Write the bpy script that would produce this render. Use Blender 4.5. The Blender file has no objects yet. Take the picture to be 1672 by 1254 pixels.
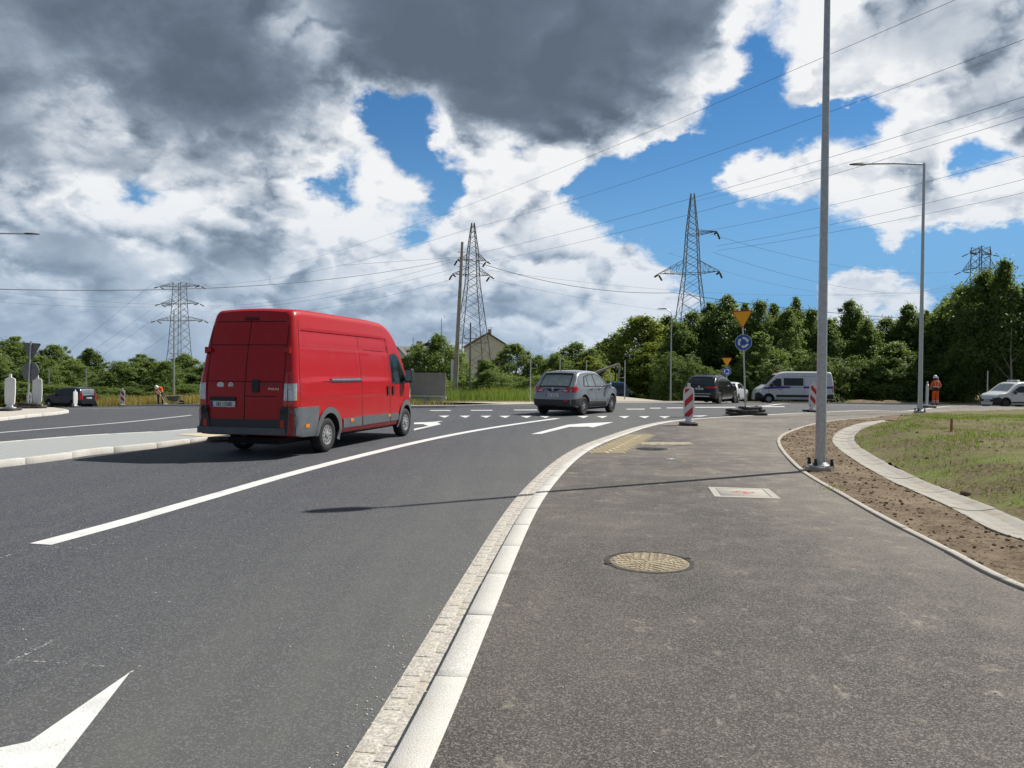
import bpy, bmesh, math, random
import numpy as np
from mathutils import Vector, Matrix, noise as mnoise
R = math.radians
sc = bpy.context.scene
C = sc.collection
random.seed(7); rng = np.random.default_rng(11)

# ------------------------------------------------------------------ camera
CAM_Z, PITCH, ROLL, FPX = 1.62, -0.89, 0.5, 1256.0
cd = bpy.data.cameras.new('camera'); cam = bpy.data.objects.new('camera', cd); C.objects.link(cam)
cd.sensor_width = 36.0; cd.lens = FPX/1672*36.0; cd.clip_start = 0.05; cd.clip_end = 6000
CM = Matrix.Rotation(R(90+PITCH), 4, 'X') @ Matrix.Rotation(R(ROLL), 4, 'Z')
cam.matrix_world = Matrix.Translation((0, 0, CAM_Z)) @ CM
sc.camera = cam
sc.render.engine = 'CYCLES'
sc.render.resolution_x, sc.render.resolution_y = 1024, 768
sc.view_settings.view_transform = 'Standard'; sc.view_settings.look = 'None'
sc.view_settings.exposure = 0.22; sc.view_settings.gamma = 1.0
sc.view_settings.use_curve_mapping = False
sc.cycles.max_bounces = 6; sc.cycles.transparent_max_bounces = 12
sc.cycles.caustics_reflective = False; sc.cycles.caustics_refractive = False

def ray(px, py):
    """direction of the photograph's pixel (1672 x 1254)"""
    return (CM.to_3x3() @ Vector(((px-836)/FPX, -(py-627)/FPX, -1))).normalized()

# ------------------------------------------------------------------ sun
SUN_EL, SUN_AZ = R(48), math.atan2(0.87, 0.49)      # azimuth clockwise from +Y
sl = bpy.data.lights.new('sun', 'SUN'); sl.energy = 4.9; sl.angle = R(0.53); sl.color = (1.0, 0.955, 0.88)
so = bpy.data.objects.new('sun', sl); C.objects.link(so)
SUNV = Vector((math.sin(SUN_AZ)*math.cos(SUN_EL), math.cos(SUN_AZ)*math.cos(SUN_EL), math.sin(SUN_EL)))
so.rotation_euler = SUNV.to_track_quat('Z', 'Y').to_euler(); so.location = (30, 20, 60)

# ------------------------------------------------------------------ sky: Nishita blue with cumulus clouds
class S:
    """a socket with arithmetic, for building node trees"""
    def __init__(s, nt, sock): s.nt, s.k = nt, sock
    def _m(s, op, *a, clamp=False):
        n = s.nt.nodes.new('ShaderNodeMath'); n.operation = op; n.use_clamp = clamp
        for i, v in enumerate((s,)+a):
            if isinstance(v, S): s.nt.links.new(v.k, n.inputs[i])
            else: n.inputs[i].default_value = v
        return S(s.nt, n.outputs[0])
    def __add__(s, o): return s._m('ADD', o)
    def __sub__(s, o): return s._m('SUBTRACT', o)
    def __mul__(s, o): return s._m('MULTIPLY', o)
    def __truediv__(s, o): return s._m('DIVIDE', o)
    def f(s, op, *a, **k): return s._m(op, *a, **k)
    def rng(s, a, b, c, d, smooth=True):
        n = s.nt.nodes.new('ShaderNodeMapRange'); n.interpolation_type = 'SMOOTHSTEP' if smooth else 'LINEAR'
        s.nt.links.new(s.k, n.inputs[0])
        for i, v in enumerate((a, b, c, d)): n.inputs[i+1].default_value = v
        return S(s.nt, n.outputs[0])
def vmath(nt, op, *a):
    n = nt.nodes.new('ShaderNodeVectorMath'); n.operation = op
    for i, v in enumerate(a):
        if isinstance(v, S): nt.links.new(v.k, n.inputs[i])
        elif op == 'SCALE' and i == 1: n.inputs[3].default_value = v
        else: n.inputs[i].default_value = v
    return S(nt, n.outputs[1] if op in ('LENGTH', 'DOT_PRODUCT') else n.outputs[0])
def nnoise(nt, vec, scale, detail=4, rough=0.55, dist=0.0, lac=2.0, col=False):
    n = nt.nodes.new('ShaderNodeTexNoise'); n.noise_dimensions = '3D'
    if vec is not None: nt.links.new(vec.k, n.inputs['Vector'])
    n.inputs['Scale'].default_value = scale; n.inputs['Detail'].default_value = detail
    n.inputs['Roughness'].default_value = rough; n.inputs['Distortion'].default_value = dist
    n.inputs['Lacunarity'].default_value = lac
    return S(nt, n.outputs['Color' if col else 'Fac'])
def mixc(nt, fac, a, b):
    n = nt.nodes.new('ShaderNodeMix'); n.data_type = 'RGBA'
    for i, v in ((0, fac), (6, a), (7, b)):
        if isinstance(v, S): nt.links.new(v.k, n.inputs[i])
        elif i == 0: n.inputs[0].default_value = v
        else: n.inputs[i].default_value = (*v[:3], 1)
    return S(nt, n.outputs[2])

world = bpy.data.worlds.new('World'); sc.world = world; world.use_nodes = True
nt = world.node_tree; nt.nodes.clear()
tc = nt.nodes.new('ShaderNodeTexCoord'); D = S(nt, tc.outputs['Generated'])
sep = nt.nodes.new('ShaderNodeSeparateXYZ'); nt.links.new(D.k, sep.inputs[0])
dx, dy, dz = (S(nt, sep.outputs[i]) for i in range(3))
el = dz.f('ARCSINE'); az = dx.f('ARCTAN2', dy)
cmb = nt.nodes.new('ShaderNodeCombineXYZ'); nt.links.new(az.k, cmb.inputs[0]); nt.links.new(el.k, cmb.inputs[1])
AE = S(nt, cmb.outputs[0])
# perspective: clouds get finer towards the horizon
pz = dz.f('MAXIMUM', 0.0) + 0.62
nsc = nt.nodes.new('ShaderNodeVectorMath'); nsc.operation = 'SCALE'
nt.links.new(D.k, nsc.inputs[0]); nt.links.new((pz.f('POWER', -1.0)).k, nsc.inputs[3])
PC = S(nt, nsc.outputs[0])
PS = vmath(nt, 'ADD', PC, (SUNV.x*0.016, SUNV.y*0.016, SUNV.z*0.030))
# ragged outlines: warp the sky coordinates before the cloud masses are laid out
w1 = vmath(nt, 'SUBTRACT', nnoise(nt, PC, 8.5, 5, 0.66, col=True), (0.5, 0.5, 0.5))
AW = vmath(nt, 'ADD', AE, vmath(nt, 'SCALE', w1, 0.095))
def fbm(v, det):
    n = nt.nodes.new('ShaderNodeTexNoise'); n.noise_dimensions = '3D'; n.noise_type = 'RIDGED_MULTIFRACTAL'
    nt.links.new(v.k, n.inputs['Vector'])
    for k, x in (('Scale', 7.5), ('Detail', det), ('Roughness', 0.50), ('Lacunarity', 2.1), ('Offset', 0.9), ('Gain', 1.6), ('Distortion', 0.0)):
        n.inputs[k].default_value = x
    n.normalize = False
    return S(nt, n.outputs['Fac'])
VW = vmath(nt, 'SCALE', w1, 0.05)
f0 = fbm(vmath(nt, 'ADD', PC, VW), 5.0)*-0.42 + 0.50   # rounded billows with creases between them
f1 = fbm(vmath(nt, 'ADD', PS, VW), 4.0)*-0.42 + 0.50
big = nnoise(nt, PC, 4.2, 8, 0.62) - 0.5
# the sky of the day, in bands of elevation: cover and darkness (0-9) every 56 photograph pixels
ROWS = [
 (0, "9999999999999999999999852379999", "9999876434788888887764200001111"),
 (60, "9999999999999999999999569999999", "9999987643589998888776200012222"),
 (120, "9999999999999999999999279999999", "8899999765358998988642000123333"),
 (180, "9999999999714999999872069976999", "7788899985213788765310000012334"),
 (212, "9999999999723888999761022358999", "7655677764201345532100000001233"),
 (240, "9999999999751475897200024578999", "6533456653200012310000000001344"),
 (300, "8898898883266199810004899999368", "5666544321000001000000011233101"),
 (360, "8777578888774788653201433489998", "2211111111000023110000000001233"),
 (420, "8888888888888888878510000010000", "3455445543322233221000000000000"),
 (480, "9999999999999999998872015985100", "3444433332222222211110000111000"),
 (540, "9999999999999999786764434555322", "6654455555555433211111111111111"),
 (600, "9999999999777777777777777777777", "5555555555444444444433333333333"),
]
LO, HI = -R(40), R(40)
rx = nt.nodes.new('ShaderNodeSeparateXYZ'); nt.links.new(AW.k, rx.inputs[0])
wx = S(nt, rx.outputs[0]).rng(LO, HI, 0, 1, smooth=False); we = S(nt, rx.outputs[1])
acc = None
for i, (py, cs, ds) in enumerate(ROWS):
    rp = nt.nodes.new('ShaderNodeValToRGB'); nt.links.new(wx.k, rp.inputs[0]); cr = rp.color_ramp; cr.interpolation = 'LINEAR'
    for j in range(31):
        d = ray(56*j, py); p = (math.atan2(d.x, d.y)-LO)/(HI-LO)
        e = cr.elements[j] if j < 2 else cr.elements.new(p)
        e.position = p
    for j in range(31):
        cr.elements[j].color = (int(cs[j])/9, int(ds[j])/9, 0, 1)
    cur = S(nt, rp.outputs[0])
    e1 = (ROWS[i-1][0] if i else 0); h = 607.5
    acc = cur if acc is None else mixc(nt, we.rng((h-e1)/FPX*0.95, (h-py)/FPX*0.95, 0, 1, smooth=False), acc, cur)
sp = nt.nodes.new('ShaderNodeSeparateColor'); nt.links.new(acc.k, sp.inputs[0])
cov, dark = S(nt, sp.outputs[0]), S(nt, sp.outputs[1])
# out of view, cloud overhead and behind is made darker to dim the fill light
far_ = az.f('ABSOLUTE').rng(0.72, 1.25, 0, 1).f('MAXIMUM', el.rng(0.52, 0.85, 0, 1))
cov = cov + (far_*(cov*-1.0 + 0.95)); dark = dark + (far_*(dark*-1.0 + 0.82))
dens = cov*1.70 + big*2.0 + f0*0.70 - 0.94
alpha = dens.rng(-0.14, 0.32, 0.0, 1.0)
thick = dens.rng(0.20, 0.95, 0.0, 1.0)
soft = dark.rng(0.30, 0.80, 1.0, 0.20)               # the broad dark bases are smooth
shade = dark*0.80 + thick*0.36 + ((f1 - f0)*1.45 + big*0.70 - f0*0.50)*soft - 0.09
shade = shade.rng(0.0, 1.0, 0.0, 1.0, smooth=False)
ramp = nt.nodes.new('ShaderNodeValToRGB'); nt.links.new(shade.k, ramp.inputs[0])
er = ramp.color_ramp; er.interpolation = 'B_SPLINE'
cols = [(0.0,(0.80,0.805,0.81)),(0.16,(0.64,0.665,0.70)),(0.38,(0.45,0.50,0.565)),(0.58,(0.24,0.295,0.365)),(0.78,(0.140,0.180,0.235)),(1.0,(0.090,0.118,0.160))]
er.elements[0].position, er.elements[0].color = 0.0, (*cols[0][1], 1); er.elements[1].position, er.elements[1].color = 1.0, (*cols[-1][1], 1)
for p, c in cols[1:-1]:
    e = er.elements.new(p); e.color = (*c, 1)
ccol = S(nt, ramp.outputs[0])
# low clouds fade into the blue distance
ccol = mixc(nt, el.rng(0.0, 0.26, 0.55, 0.0), ccol, (0.36, 0.48, 0.63))
sky = nt.nodes.new('ShaderNodeTexSky'); sky.sky_type = 'NISHITA'; sky.sun_disc = False
sky.sun_elevation = SUN_EL; sky.sun_rotation = SUN_AZ; sky.altitude = 250; sky.air_density = 1.0; sky.dust_density = 0.0; sky.ozone_density = 2.5
bgs = nt.nodes.new('ShaderNodeBackground'); 
hsv = nt.nodes.new('ShaderNodeHueSaturation'); hsv.inputs['Saturation'].default_value = 1.30; nt.links.new(sky.outputs[0], hsv.inputs['Color'])
blue = mixc(nt, el.rng(0.05, 0.30, 0.92, 0.0), S(nt, hsv.outputs[0]), (1.5, 3.9, 7.2))   # pale blue towards the horizon
nt.links.new(blue.k, bgs.inputs[0]); bgs.inputs[1].default_value = 0.085
bgc = nt.nodes.new('ShaderNodeBackground'); nt.links.new(ccol.k, bgc.inputs[0]); bgc.inputs[1].default_value = 1.0
mx = nt.nodes.new('ShaderNodeMixShader'); nt.links.new(alpha.k, mx.inputs[0]); nt.links.new(bgs.outputs[0], mx.inputs[1]); nt.links.new(bgc.outputs[0], mx.inputs[2])
wo = nt.nodes.new('ShaderNodeOutputWorld'); nt.links.new(mx.outputs[0], wo.inputs[0])
world.cycles.sampling_method = 'MANUAL'; world.cycles.sample_map_resolution = 512
# ------------------------------------------------------------------ layout on the ground
def T(x, y):
    """height of the terrain: level near the camera, falling away beyond the roundabout, more so to the left"""
    if y < 0: y *= 0.2
    u = math.hypot(x, y) - (40 + 0.3*max(-45, min(30, x)))
    s = 0 if u < -4 else ((u+4)**2/16 if u < 4 else u)
    if s > 40: s = 40 + 12*math.tanh((s-40)/12)
    return -0.036*s
def gp(px, py, dz=0.0):
    """ground point under a photograph pixel"""
    d = ray(px, py); t0, t = 0.5, 0.5
    f = lambda t: CAM_Z + d.z*t - T(d.x*t, d.y*t) - dz
    while t < 260 and f(t) > 0: t0, t = t, t*1.02+0.02
    for _ in range(40):
        m = (t0+t)/2
        if f(m) > 0: t0 = m
        else: t = m
    return Vector((d.x*t, d.y*t, T(d.x*t, d.y*t)+dz))
def at(px, depth, dz=0.0):
    """ground point in a photograph column at a given distance ahead"""
    d = ray(px, 645); x = d.x/d.y*depth
    return Vector((x, depth, T(x, depth)+dz))
def hp(px, py, depth):
    """point in the air along a photograph pixel at a given distance ahead"""
    d = ray(px, py); t = depth/d.y
    return Vector((d.x*t, depth, CAM_Z+d.z*t))

def zs(x, y):
    """the pavement stands a little above the road and comes down at the crossing"""
    k = max(0.0, min(1.0, (y-5.0)/7.0)); k = k*k*(3-2*k)
    return T(x, y) + 0.075*(1-k) + 0.022*k
# ------------------------------------------------------------------ objects
def tag(o, label=None, cat=None, group=None, kind=None):
    if label: o['label'] = label
    if cat: o['category'] = cat
    if group: o['group'] = group
    if kind: o['kind'] = kind
    return o
def thing(name, label, cat, loc=(0, 0, 0), rz=0.0, group=None):
    o = bpy.data.objects.new(name, None); C.objects.link(o); o.empty_display_size = 0.2
    o.location = loc; o.rotation_euler = (0, 0, rz)
    return tag(o, label, cat, group)
def link(name, me, parent=None):
    o = bpy.data.objects.new(name, me); C.objects.link(o)
    if parent is not None: o.parent = parent
    return o
def copy_tree(o, parent=None):
    c = o.copy(); C.objects.link(c); c.parent = parent
    for ch in o.children: copy_tree(ch, c)
    return c
class MB:
    """collects shapes for ONE mesh object"""
    def __init__(s): s.v, s.f, s.mi, s.cur = [], [], [], 0
    def add(s, vs, fs):
        n = len(s.v); s.v += [tuple(v) for v in vs]
        s.f += [tuple(i+n for i in f) for f in fs]; s.mi += [s.cur]*len(fs); return s
    def box(s, lo, hi, M=None, taper=1.0):
        x0, y0, z0 = lo; x1, y1, z1 = hi; cx, cy = (x0+x1)/2, (y0+y1)/2
        t = lambda x, y, z: (cx+(x-cx)*taper, cy+(y-cy)*taper, z)
        vs = [(x0,y0,z0),(x1,y0,z0),(x1,y1,z0),(x0,y1,z0),t(x0,y0,z1),t(x1,y0,z1),t(x1,y1,z1),t(x0,y1,z1)]
        if M is not None: vs = [M @ Vector(v) for v in vs]
        return s.add(vs, [(3,2,1,0),(4,5,6,7),(0,1,5,4),(1,2,6,5),(2,3,7,6),(3,0,4,7)])
    def tube(s, pts, r, n=8, cap=True):
        pts = [Vector(p) for p in pts]; m = len(pts)
        rs = [r]*m if isinstance(r, (int, float)) else list(r)
        up = None; vs = []
        for i, p in enumerate(pts):
            d = (pts[min(i+1, m-1)]-pts[max(i-1, 0)]).normalized()
            if up is None: up = d.orthogonal().normalized()
            a = (up - d*up.dot(d))
            a = a.normalized() if a.length > 1e-6 else d.orthogonal().normalized()
            up = a; b = d.cross(a)
            vs += [p + (a*math.cos(k*2*math.pi/n)+b*math.sin(k*2*math.pi/n))*rs[i] for k in range(n)]
        fs = [(i*n+k, i*n+(k+1) % n, (i+1)*n+(k+1) % n, (i+1)*n+k) for i in range(m-1) for k in range(n)]
        if cap: fs += [tuple(range(n-1, -1, -1)), tuple((m-1)*n+k for k in range(n))]
        return s.add(vs, fs)
    def bar(s, a, b, w=0.06):
        """square section bar"""
        return s.tube([a, b], w*0.7, 4, cap=False)
    def lathe(s, prof, n=24, M=None, axis='Z'):
        """profile of (radius, height) turned about an axis"""
        vs = []
        for r, h in prof:
            for k in range(n):
                c, q = r*math.cos(k*2*math.pi/n), r*math.sin(k*2*math.pi/n)
                v = Vector((c, q, h)) if axis == 'Z' else Vector((c, h, q))
                vs.append(M @ v if M is not None else v)
        m = len(prof)
        fs = [(i*n+k, i*n+(k+1) % n, (i+1)*n+(k+1) % n, (i+1)*n+k) for i in range(m-1) for k in range(n)]
        fs += [tuple(range(n-1, -1, -1)), tuple((m-1)*n+k for k in range(n))]
        return s.add(vs, fs)
    def prism(s, poly, z0, z1, M=None):
        n = len(poly)
        vs = [Vector((p[0], p[1], z0)) for p in poly]+[Vector((p[0], p[1], z1)) for p in poly]
        if M is not None: vs = [M @ v for v in vs]
        return s.add(vs, [tuple(range(n-1, -1, -1)), tuple(range(n, 2*n))]+[(i, (i+1) % n, n+(i+1) % n, n+i) for i in range(n)])
    def mesh(s, name, mats, smooth=False, angle=None):
        me = bpy.data.meshes.new(name); me.from_pydata(s.v, [], s.f)
        for m in (mats if isinstance(mats, (list, tuple)) else [mats]): me.materials.append(m)
        if any(s.mi): me.polygons.foreach_set('material_index', s.mi)
        bm = bmesh.new(); bm.from_mesh(me); bmesh.ops.recalc_face_normals(bm, faces=bm.faces)
        if smooth:
            for f in bm.faces: f.smooth = True
            lim = R(angle or 40)
            for e in bm.edges:
                if len(e.link_faces) == 2 and e.calc_face_angle(0) > lim: e.smooth = False
        bm.to_mesh(me); bm.free(); me.update()
        return me
    def build(s, name, mats, parent=None, smooth=False, angle=None):
        return link(name, s.mesh(name, mats, smooth, angle), parent)
def bevelled(me, w=0.01, seg=2):
    bm = bmesh.new(); bm.from_mesh(me)
    bmesh.ops.bevel(bm, geom=bm.edges[:]+bm.verts[:], offset=w, segments=seg, affect='EDGES', profile=0.6)
    for f in bm.faces: f.smooth = True
    for e in bm.edges:
        if len(e.link_faces) == 2 and e.calc_face_angle(0) > R(50): e.smooth = False
    bm.to_mesh(me); bm.free(); return me

# ------------------------------------------------------------------ materials
def mat(name, col, rough=0.6, metal=0.0, var=0.10, vscale=6.0, bump=0.0, bscale=60.0, coat=0.0, spec=0.5, emit=None, transmission=0.0, coords='Object'):
    """principled material with procedural colour variation and relief"""
    m = bpy.data.materials.new(name); m.use_nodes = True; t = m.node_tree
    p = t.nodes['Principled BSDF']
    tcn = t.nodes.new('ShaderNodeTexCoord'); v = S(t, tcn.outputs[coords])
    n = nnoise(t, v, vscale, 4, 0.6)
    c = mixc(t, n.rng(0.25, 0.75, 0, 1), tuple(x*(1-var) for x in col), tuple(min(1, x*(1+var)) for x in col))
    t.links.new(c.k, p.inputs['Base Color'])
    p.inputs['Metallic'].default_value = metal
    t.links.new(n.rng(0, 1, max(0.02, rough-0.08), min(1, rough+0.08)).k, p.inputs['Roughness'])
    p.inputs['Coat Weight'].default_value = coat; p.inputs['Coat Roughness'].default_value = 0.05
    p.inputs['Specular IOR Level'].default_value = spec
    if transmission: p.inputs['Transmission Weight'].default_value = transmission
    if emit: p.inputs['Emission Color'].default_value = (*emit[:3], 1); p.inputs['Emission Strength'].default_value = emit[3]
    if bump:
        b = t.nodes.new('ShaderNodeBump'); b.inputs['Strength'].default_value = bump; b.inputs['Distance'].default_value = 0.01
        t.links.new(nnoise(t, v, bscale, 3, 0.6).k, b.inputs['Height']); t.links.new(b.outputs[0], p.inputs['Normal'])
    return m
def parts_of(m):
    t = m.node_tree; return t, t.nodes['Principled BSDF'], S(t, t.nodes.new('ShaderNodeTexCoord').outputs['Object'])
def bump_to(t, p, h, strength, dist):
    b = t.nodes.new('ShaderNodeBump'); b.inputs['Strength'].default_value = strength; b.inputs['Distance'].default_value = dist
    t.links.new(h.k, b.inputs['Height']); t.links.new(b.outputs[0], p.inputs['Normal'])

def asphalt(name, dark, light, dust, dust_amt, scale=1.0, mode=None):
    m = bpy.data.materials.new(name); m.use_nodes = True; t, p, v = parts_of(m)
    grit = nnoise(t, v, 130*scale, 3, 0.75)                        # binder and grains
    vo = t.nodes.new('ShaderNodeTexVoronoi'); t.links.new(v.k, vo.inputs['Vector']); vo.inputs['Scale'].default_value = 95*scale
    chip = S(t, vo.outputs['Color']); sp_ = t.nodes.new('ShaderNodeSeparateColor'); t.links.new(chip.k, sp_.inputs[0])
    chip = S(t, sp_.outputs[0])
    g = (grit.rng(0.36, 0.66, 0, 1))*0.62 + chip.rng(0.55, 1.0, 0, 0.75)
    c = mixc(t, g, dark, light)
    big_ = nnoise(t, v, 0.35, 4, 0.6); mid = nnoise(t, v, 2.6, 5, 0.68)
    patch = (big_.rng(0.35, 0.7, 0, 1)*0.6 + mid.rng(0.45, 0.75, 0, 1)*0.7)
    if mode == 'road':
        # fine dust brushed along the kerb lane, clean dark binder course farther out
        sx = t.nodes.new('ShaderNodeSeparateXYZ'); t.links.new(v.k, sx.inputs[0])
        lane = (S(t, sx.outputs[0]) - S(t, sx.outputs[1])*0.21)
        patch = patch*0.30 + lane.rng(-5.6, -1.3, 0.0, 0.85) + lane.rng(-1.5, -0.95, 0.0, -0.35)
        streak = t.nodes.new('ShaderNodeMapping'); streak.inputs['Rotation'].default_value = (0, 0, R(-12)); streak.inputs['Scale'].default_value = (3.2, 0.12, 1)
        t.links.new(v.k, streak.inputs[0]); patch = patch + (nnoise(t, S(t, streak.outputs[0]), 1.0, 4, 0.6) - 0.5)*1.0
    else:
        mp_ = t.nodes.new('ShaderNodeMapping'); mp_.inputs['Scale'].default_value = (1.0, .55, 1); t.links.new(v.k, mp_.inputs[0]); mv = S(t, mp_.outputs[0])
        scuff = nnoise(t, mv, 6.0, 5, 0.72); far_d = S(t, t.nodes.new('ShaderNodeSeparateXYZ').outputs[1])
        t.links.new(v.k, far_d.k.node.inputs[0])
        side_d = S(t, far_d.k.node.outputs[0]) + (far_d*-0.10) + (mid - 0.5)*2.2
        spots = nnoise(t, v, 3.1, 2, 0.5).rng(0.66, 0.73, 0, 1)*nnoise(t, v, 19.0, 3, 0.7).rng(0.42, 0.62, 0, 1.1)   # dried splashes
        patch = patch*(far_d.rng(3.0, 16.0, 0.50, 1.45)) + side_d.rng(1.4, 3.6, 0.0, 0.55) + spots + scuff.rng(0.60, 0.70, 0, 1.5)*mid.rng(0.38, 0.58, 0.1, 1)
    c = mixc(t, (patch*dust_amt).f('MINIMUM', 0.92).f('MAXIMUM', 0.0), c, dust)
    t.links.new(c.k, p.inputs['Base Color'])
    t.links.new(g.rng(0, 1, 0.92, 0.72).k, p.inputs['Roughness']); p.inputs['Specular IOR Level'].default_value = 0.35
    bump_to(t, p, grit*0.5 + chip*0.6 + mid*0.4, 0.55, 0.006)
    return m
M = {}
M['road'] = asphalt('road_asphalt', (0.009, 0.010, 0.014), (0.158, 0.166, 0.187), (0.150, 0.148, 0.134), 0.58, scale=1.15, mode='road')
M['path'] = asphalt('path_asphalt', (0.011, 0.010, 0.009), (0.190, 0.173, 0.160), (0.31, 0.275, 0.225), 0.42, scale=1.35)
M['path_pale'] = asphalt('pale_asphalt', (0.09, 0.088, 0.085), (0.27, 0.26, 0.25), (0.33, 0.31, 0.28), 0.5)
M['paint'] = mat('white_road_paint', (0.70, 0.70, 0.68), 0.75, var=0.10, vscale=5, bump=0.35, bscale=90)
_t, _p, _v = parts_of(M['paint']); _src = S(_t, _p.inputs['Base Color'].links[0].from_socket)     # worn grains and tyre scuffs
_w = nnoise(_t, _v, 55, 4, .75).rng(.60, .70, 0, .75)+nnoise(_t, _v, 1.7, 4, .65).rng(.52, .72, 0, .22)
_t.links.new(mixc(_t, _w, _src, (.17, .17, .17)).k, _p.inputs['Base Color'])
def worn(name, col, cut):
    m = mat(name, col, 0.8, var=0.05); t, p, v = parts_of(m)
    a = nnoise(t, v, 26, 5, 0.75).rng(cut, cut+0.10, 0, 1); t.links.new(a.k, p.inputs['Alpha']); return m
M['paint_faint'] = worn('worn_layout_line', (0.5, 0.5, 0.48), 0.50)
def concrete(name, col, stain=(0.42, 0.35, 0.26), amt=0.5, grain=160, vary=0.22):
    m = bpy.data.materials.new(name); m.use_nodes = True; t, p, v = parts_of(m)
    tc2 = t.nodes.new('ShaderNodeNewGeometry'); w = S(t, tc2.outputs['Position'])
    oi = t.nodes.new('ShaderNodeObjectInfo')
    g = nnoise(t, w, grain, 2, 0.7); s = nnoise(t, w, 3.5, 6, 0.68)
    c = mixc(t, g.rng(0.30, 0.70, 0, 1), tuple(x*0.62 for x in col), tuple(min(1, x*1.28) for x in col))
    c = mixc(t, s.rng(0.46, 0.72, 0, amt), c, stain)
    c = mixc(t, S(t, oi.outputs['Random']).rng(0, 1, 0.0, vary, smooth=False), c, tuple(x*0.70 for x in col))
    t.links.new(c.k, p.inputs['Base Color']); p.inputs['Roughness'].default_value = 0.88; p.inputs['Specular IOR Level'].default_value = 0.3
    bump_to(t, p, g*0.6 + s, 0.5, 0.006); return m
M['kerb'] = concrete('granite_kerb', (0.62, 0.605, 0.56), (0.48, 0.40, 0.30), 0.30)
M['sett'] = concrete('stone_sett', (0.52, 0.485, 0.43), (0.50, 0.44, 0.35), 0.6, 60, 0.10)
M['edging'] = concrete('concrete_edging', (0.47, 0.44, 0.39))
M['channel'] = concrete('concrete_channel', (0.40, 0.38, 0.34), (0.34, 0.27, 0.185), 0.95)
M['island'] = concrete('concrete_paver', (0.40, 0.42, 0.42), (0.44, 0.42, 0.38), 0.3)
def jointed(m, sx_, sy_, depth):
    t = m.node_tree; p = t.nodes['Principled BSDF']; v = S(t, t.nodes.new('ShaderNodeTexCoord').outputs['Object'])
    b = t.nodes.new('ShaderNodeTexBrick'); t.links.new(v.k, b.inputs['Vector']); b.inputs['Scale'].default_value = 1.0
    b.inputs['Brick Width'].default_value = sx_; b.inputs['Row Height'].default_value = sy_; b.inputs['Mortar Size'].default_value = .006
    src = p.inputs['Base Color'].links[0].from_socket
    c = mixc(t, S(t, b.outputs['Fac'])*depth, S(t, src), (.16, .155, .14)); t.links.new(c.k, p.inputs['Base Color'])
jointed(M['island'], .2, .1, .7)
M['slab'] = concrete('cover_slab', (0.46, 0.44, 0.39), (0.40, 0.35, 0.27), 0.4)
M['tactile'] = concrete('yellow_tactile', (0.62, 0.53, 0.36), (0.52, 0.47, 0.38), 0.6)
M['tactile_dull'] = concrete('dull_tactile', (0.66, 0.60, 0.46), (0.5, 0.45, 0.36), 0.6)
def soil(name, a, b, c3, sc_=1.0):
    m = bpy.data.materials.new(name); m.use_nodes = True; t, p, v = parts_of(m)
    n1_ = nnoise(t, v, 22*sc_, 5, 0.7); n2_ = nnoise(t, v, 1.3*sc_, 5, 0.65)
    c = mixc(t, n1_.rng(0.32, 0.68, 0, 1), a, b); c = mixc(t, n2_.rng(0.42, 0.66, 0, 0.75), c, c3)
    t.links.new(c.k, p.inputs['Base Color']); p.inputs['Roughness'].default_value = 0.95; p.inputs['Specular IOR Level'].default_value = 0.15
    bump_to(t, p, n1_ + nnoise(t, v, 90*sc_, 3, 0.7)*0.4, 0.9, 0.03); return m
M['soil'] = soil('bare_soil', (0.10, 0.072, 0.047), (0.25, 0.19, 0.13), (0.30, 0.235, 0.165))
M['clod'] = soil('soil_clod', (0.10, 0.070, 0.043), (0.27, 0.20, 0.13), (0.22, 0.16, 0.105), 2.0)
M['lawn'] = soil('young_lawn_soil', (0.075, 0.058, 0.036), (0.24, 0.19, 0.11), (0.165, 0.21, 0.05), 0.8)
M['verge'] = soil('dry_verge', (0.16, 0.125, 0.07), (0.30, 0.25, 0.14), (0.13, 0.16, 0.055), 0.35)
M['galv'] = mat('galvanised_steel', (0.50, 0.52, 0.54), 0.42, 0.75, var=0.14, vscale=14, bump=0.06, bscale=40)
M['galv_dull'] = mat('weathered_steel', (0.34, 0.36, 0.37), 0.55, 0.5, var=0.2, vscale=5)
M['lattice'] = mat('pylon_steel', (0.17, 0.185, 0.19), 0.6, 0.5, var=0.2, vscale=2)
M['lamp_head'] = mat('lamp_housing', (0.055, 0.06, 0.065), 0.45, 0.3)
M['black'] = mat('black_plastic', (0.018, 0.018, 0.020), 0.55, bump=0.1)
M['rubber'] = mat('black_rubber', (0.022, 0.021, 0.021), 0.75, var=0.3, vscale=9, bump=0.3)
M['rubber_dusty'] = mat('dusty_recycled_rubber', (0.055, 0.052, 0.05), 0.85, var=0.4, vscale=5, bump=0.4)
M['cable'] = mat('cable', (0.045, 0.047, 0.05), 0.6)
M['insul'] = mat('insulator', (0.06, 0.055, 0.05), 0.3)
M['wood_pole'] = mat('grey_concrete_pole', (0.40, 0.365, 0.315), 0.9, var=0.25, vscale=3, bump=0.4)
M['white'] = mat('white_plastic', (0.74, 0.75, 0.75), 0.45, var=0.04, bump=0.05)
M['red_film'] = mat('red_reflective_film', (0.56, 0.02, 0.025), 0.4, var=0.06)
M['white_film'] = mat('white_reflective_film', (0.72, 0.73, 0.74), 0.4, var=0.04)
M['yellow_film'] = mat('yellow_sign_film', (0.93, 0.43, 0.006), 0.38, var=0.03)
M['blue_film'] = mat('blue_sign_film', (0.01, 0.085, 0.42), 0.38, var=0.05)
M['sign_back'] = mat('sign_back_grey', (0.16, 0.17, 0.18), 0.5, 0.4)

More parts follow.
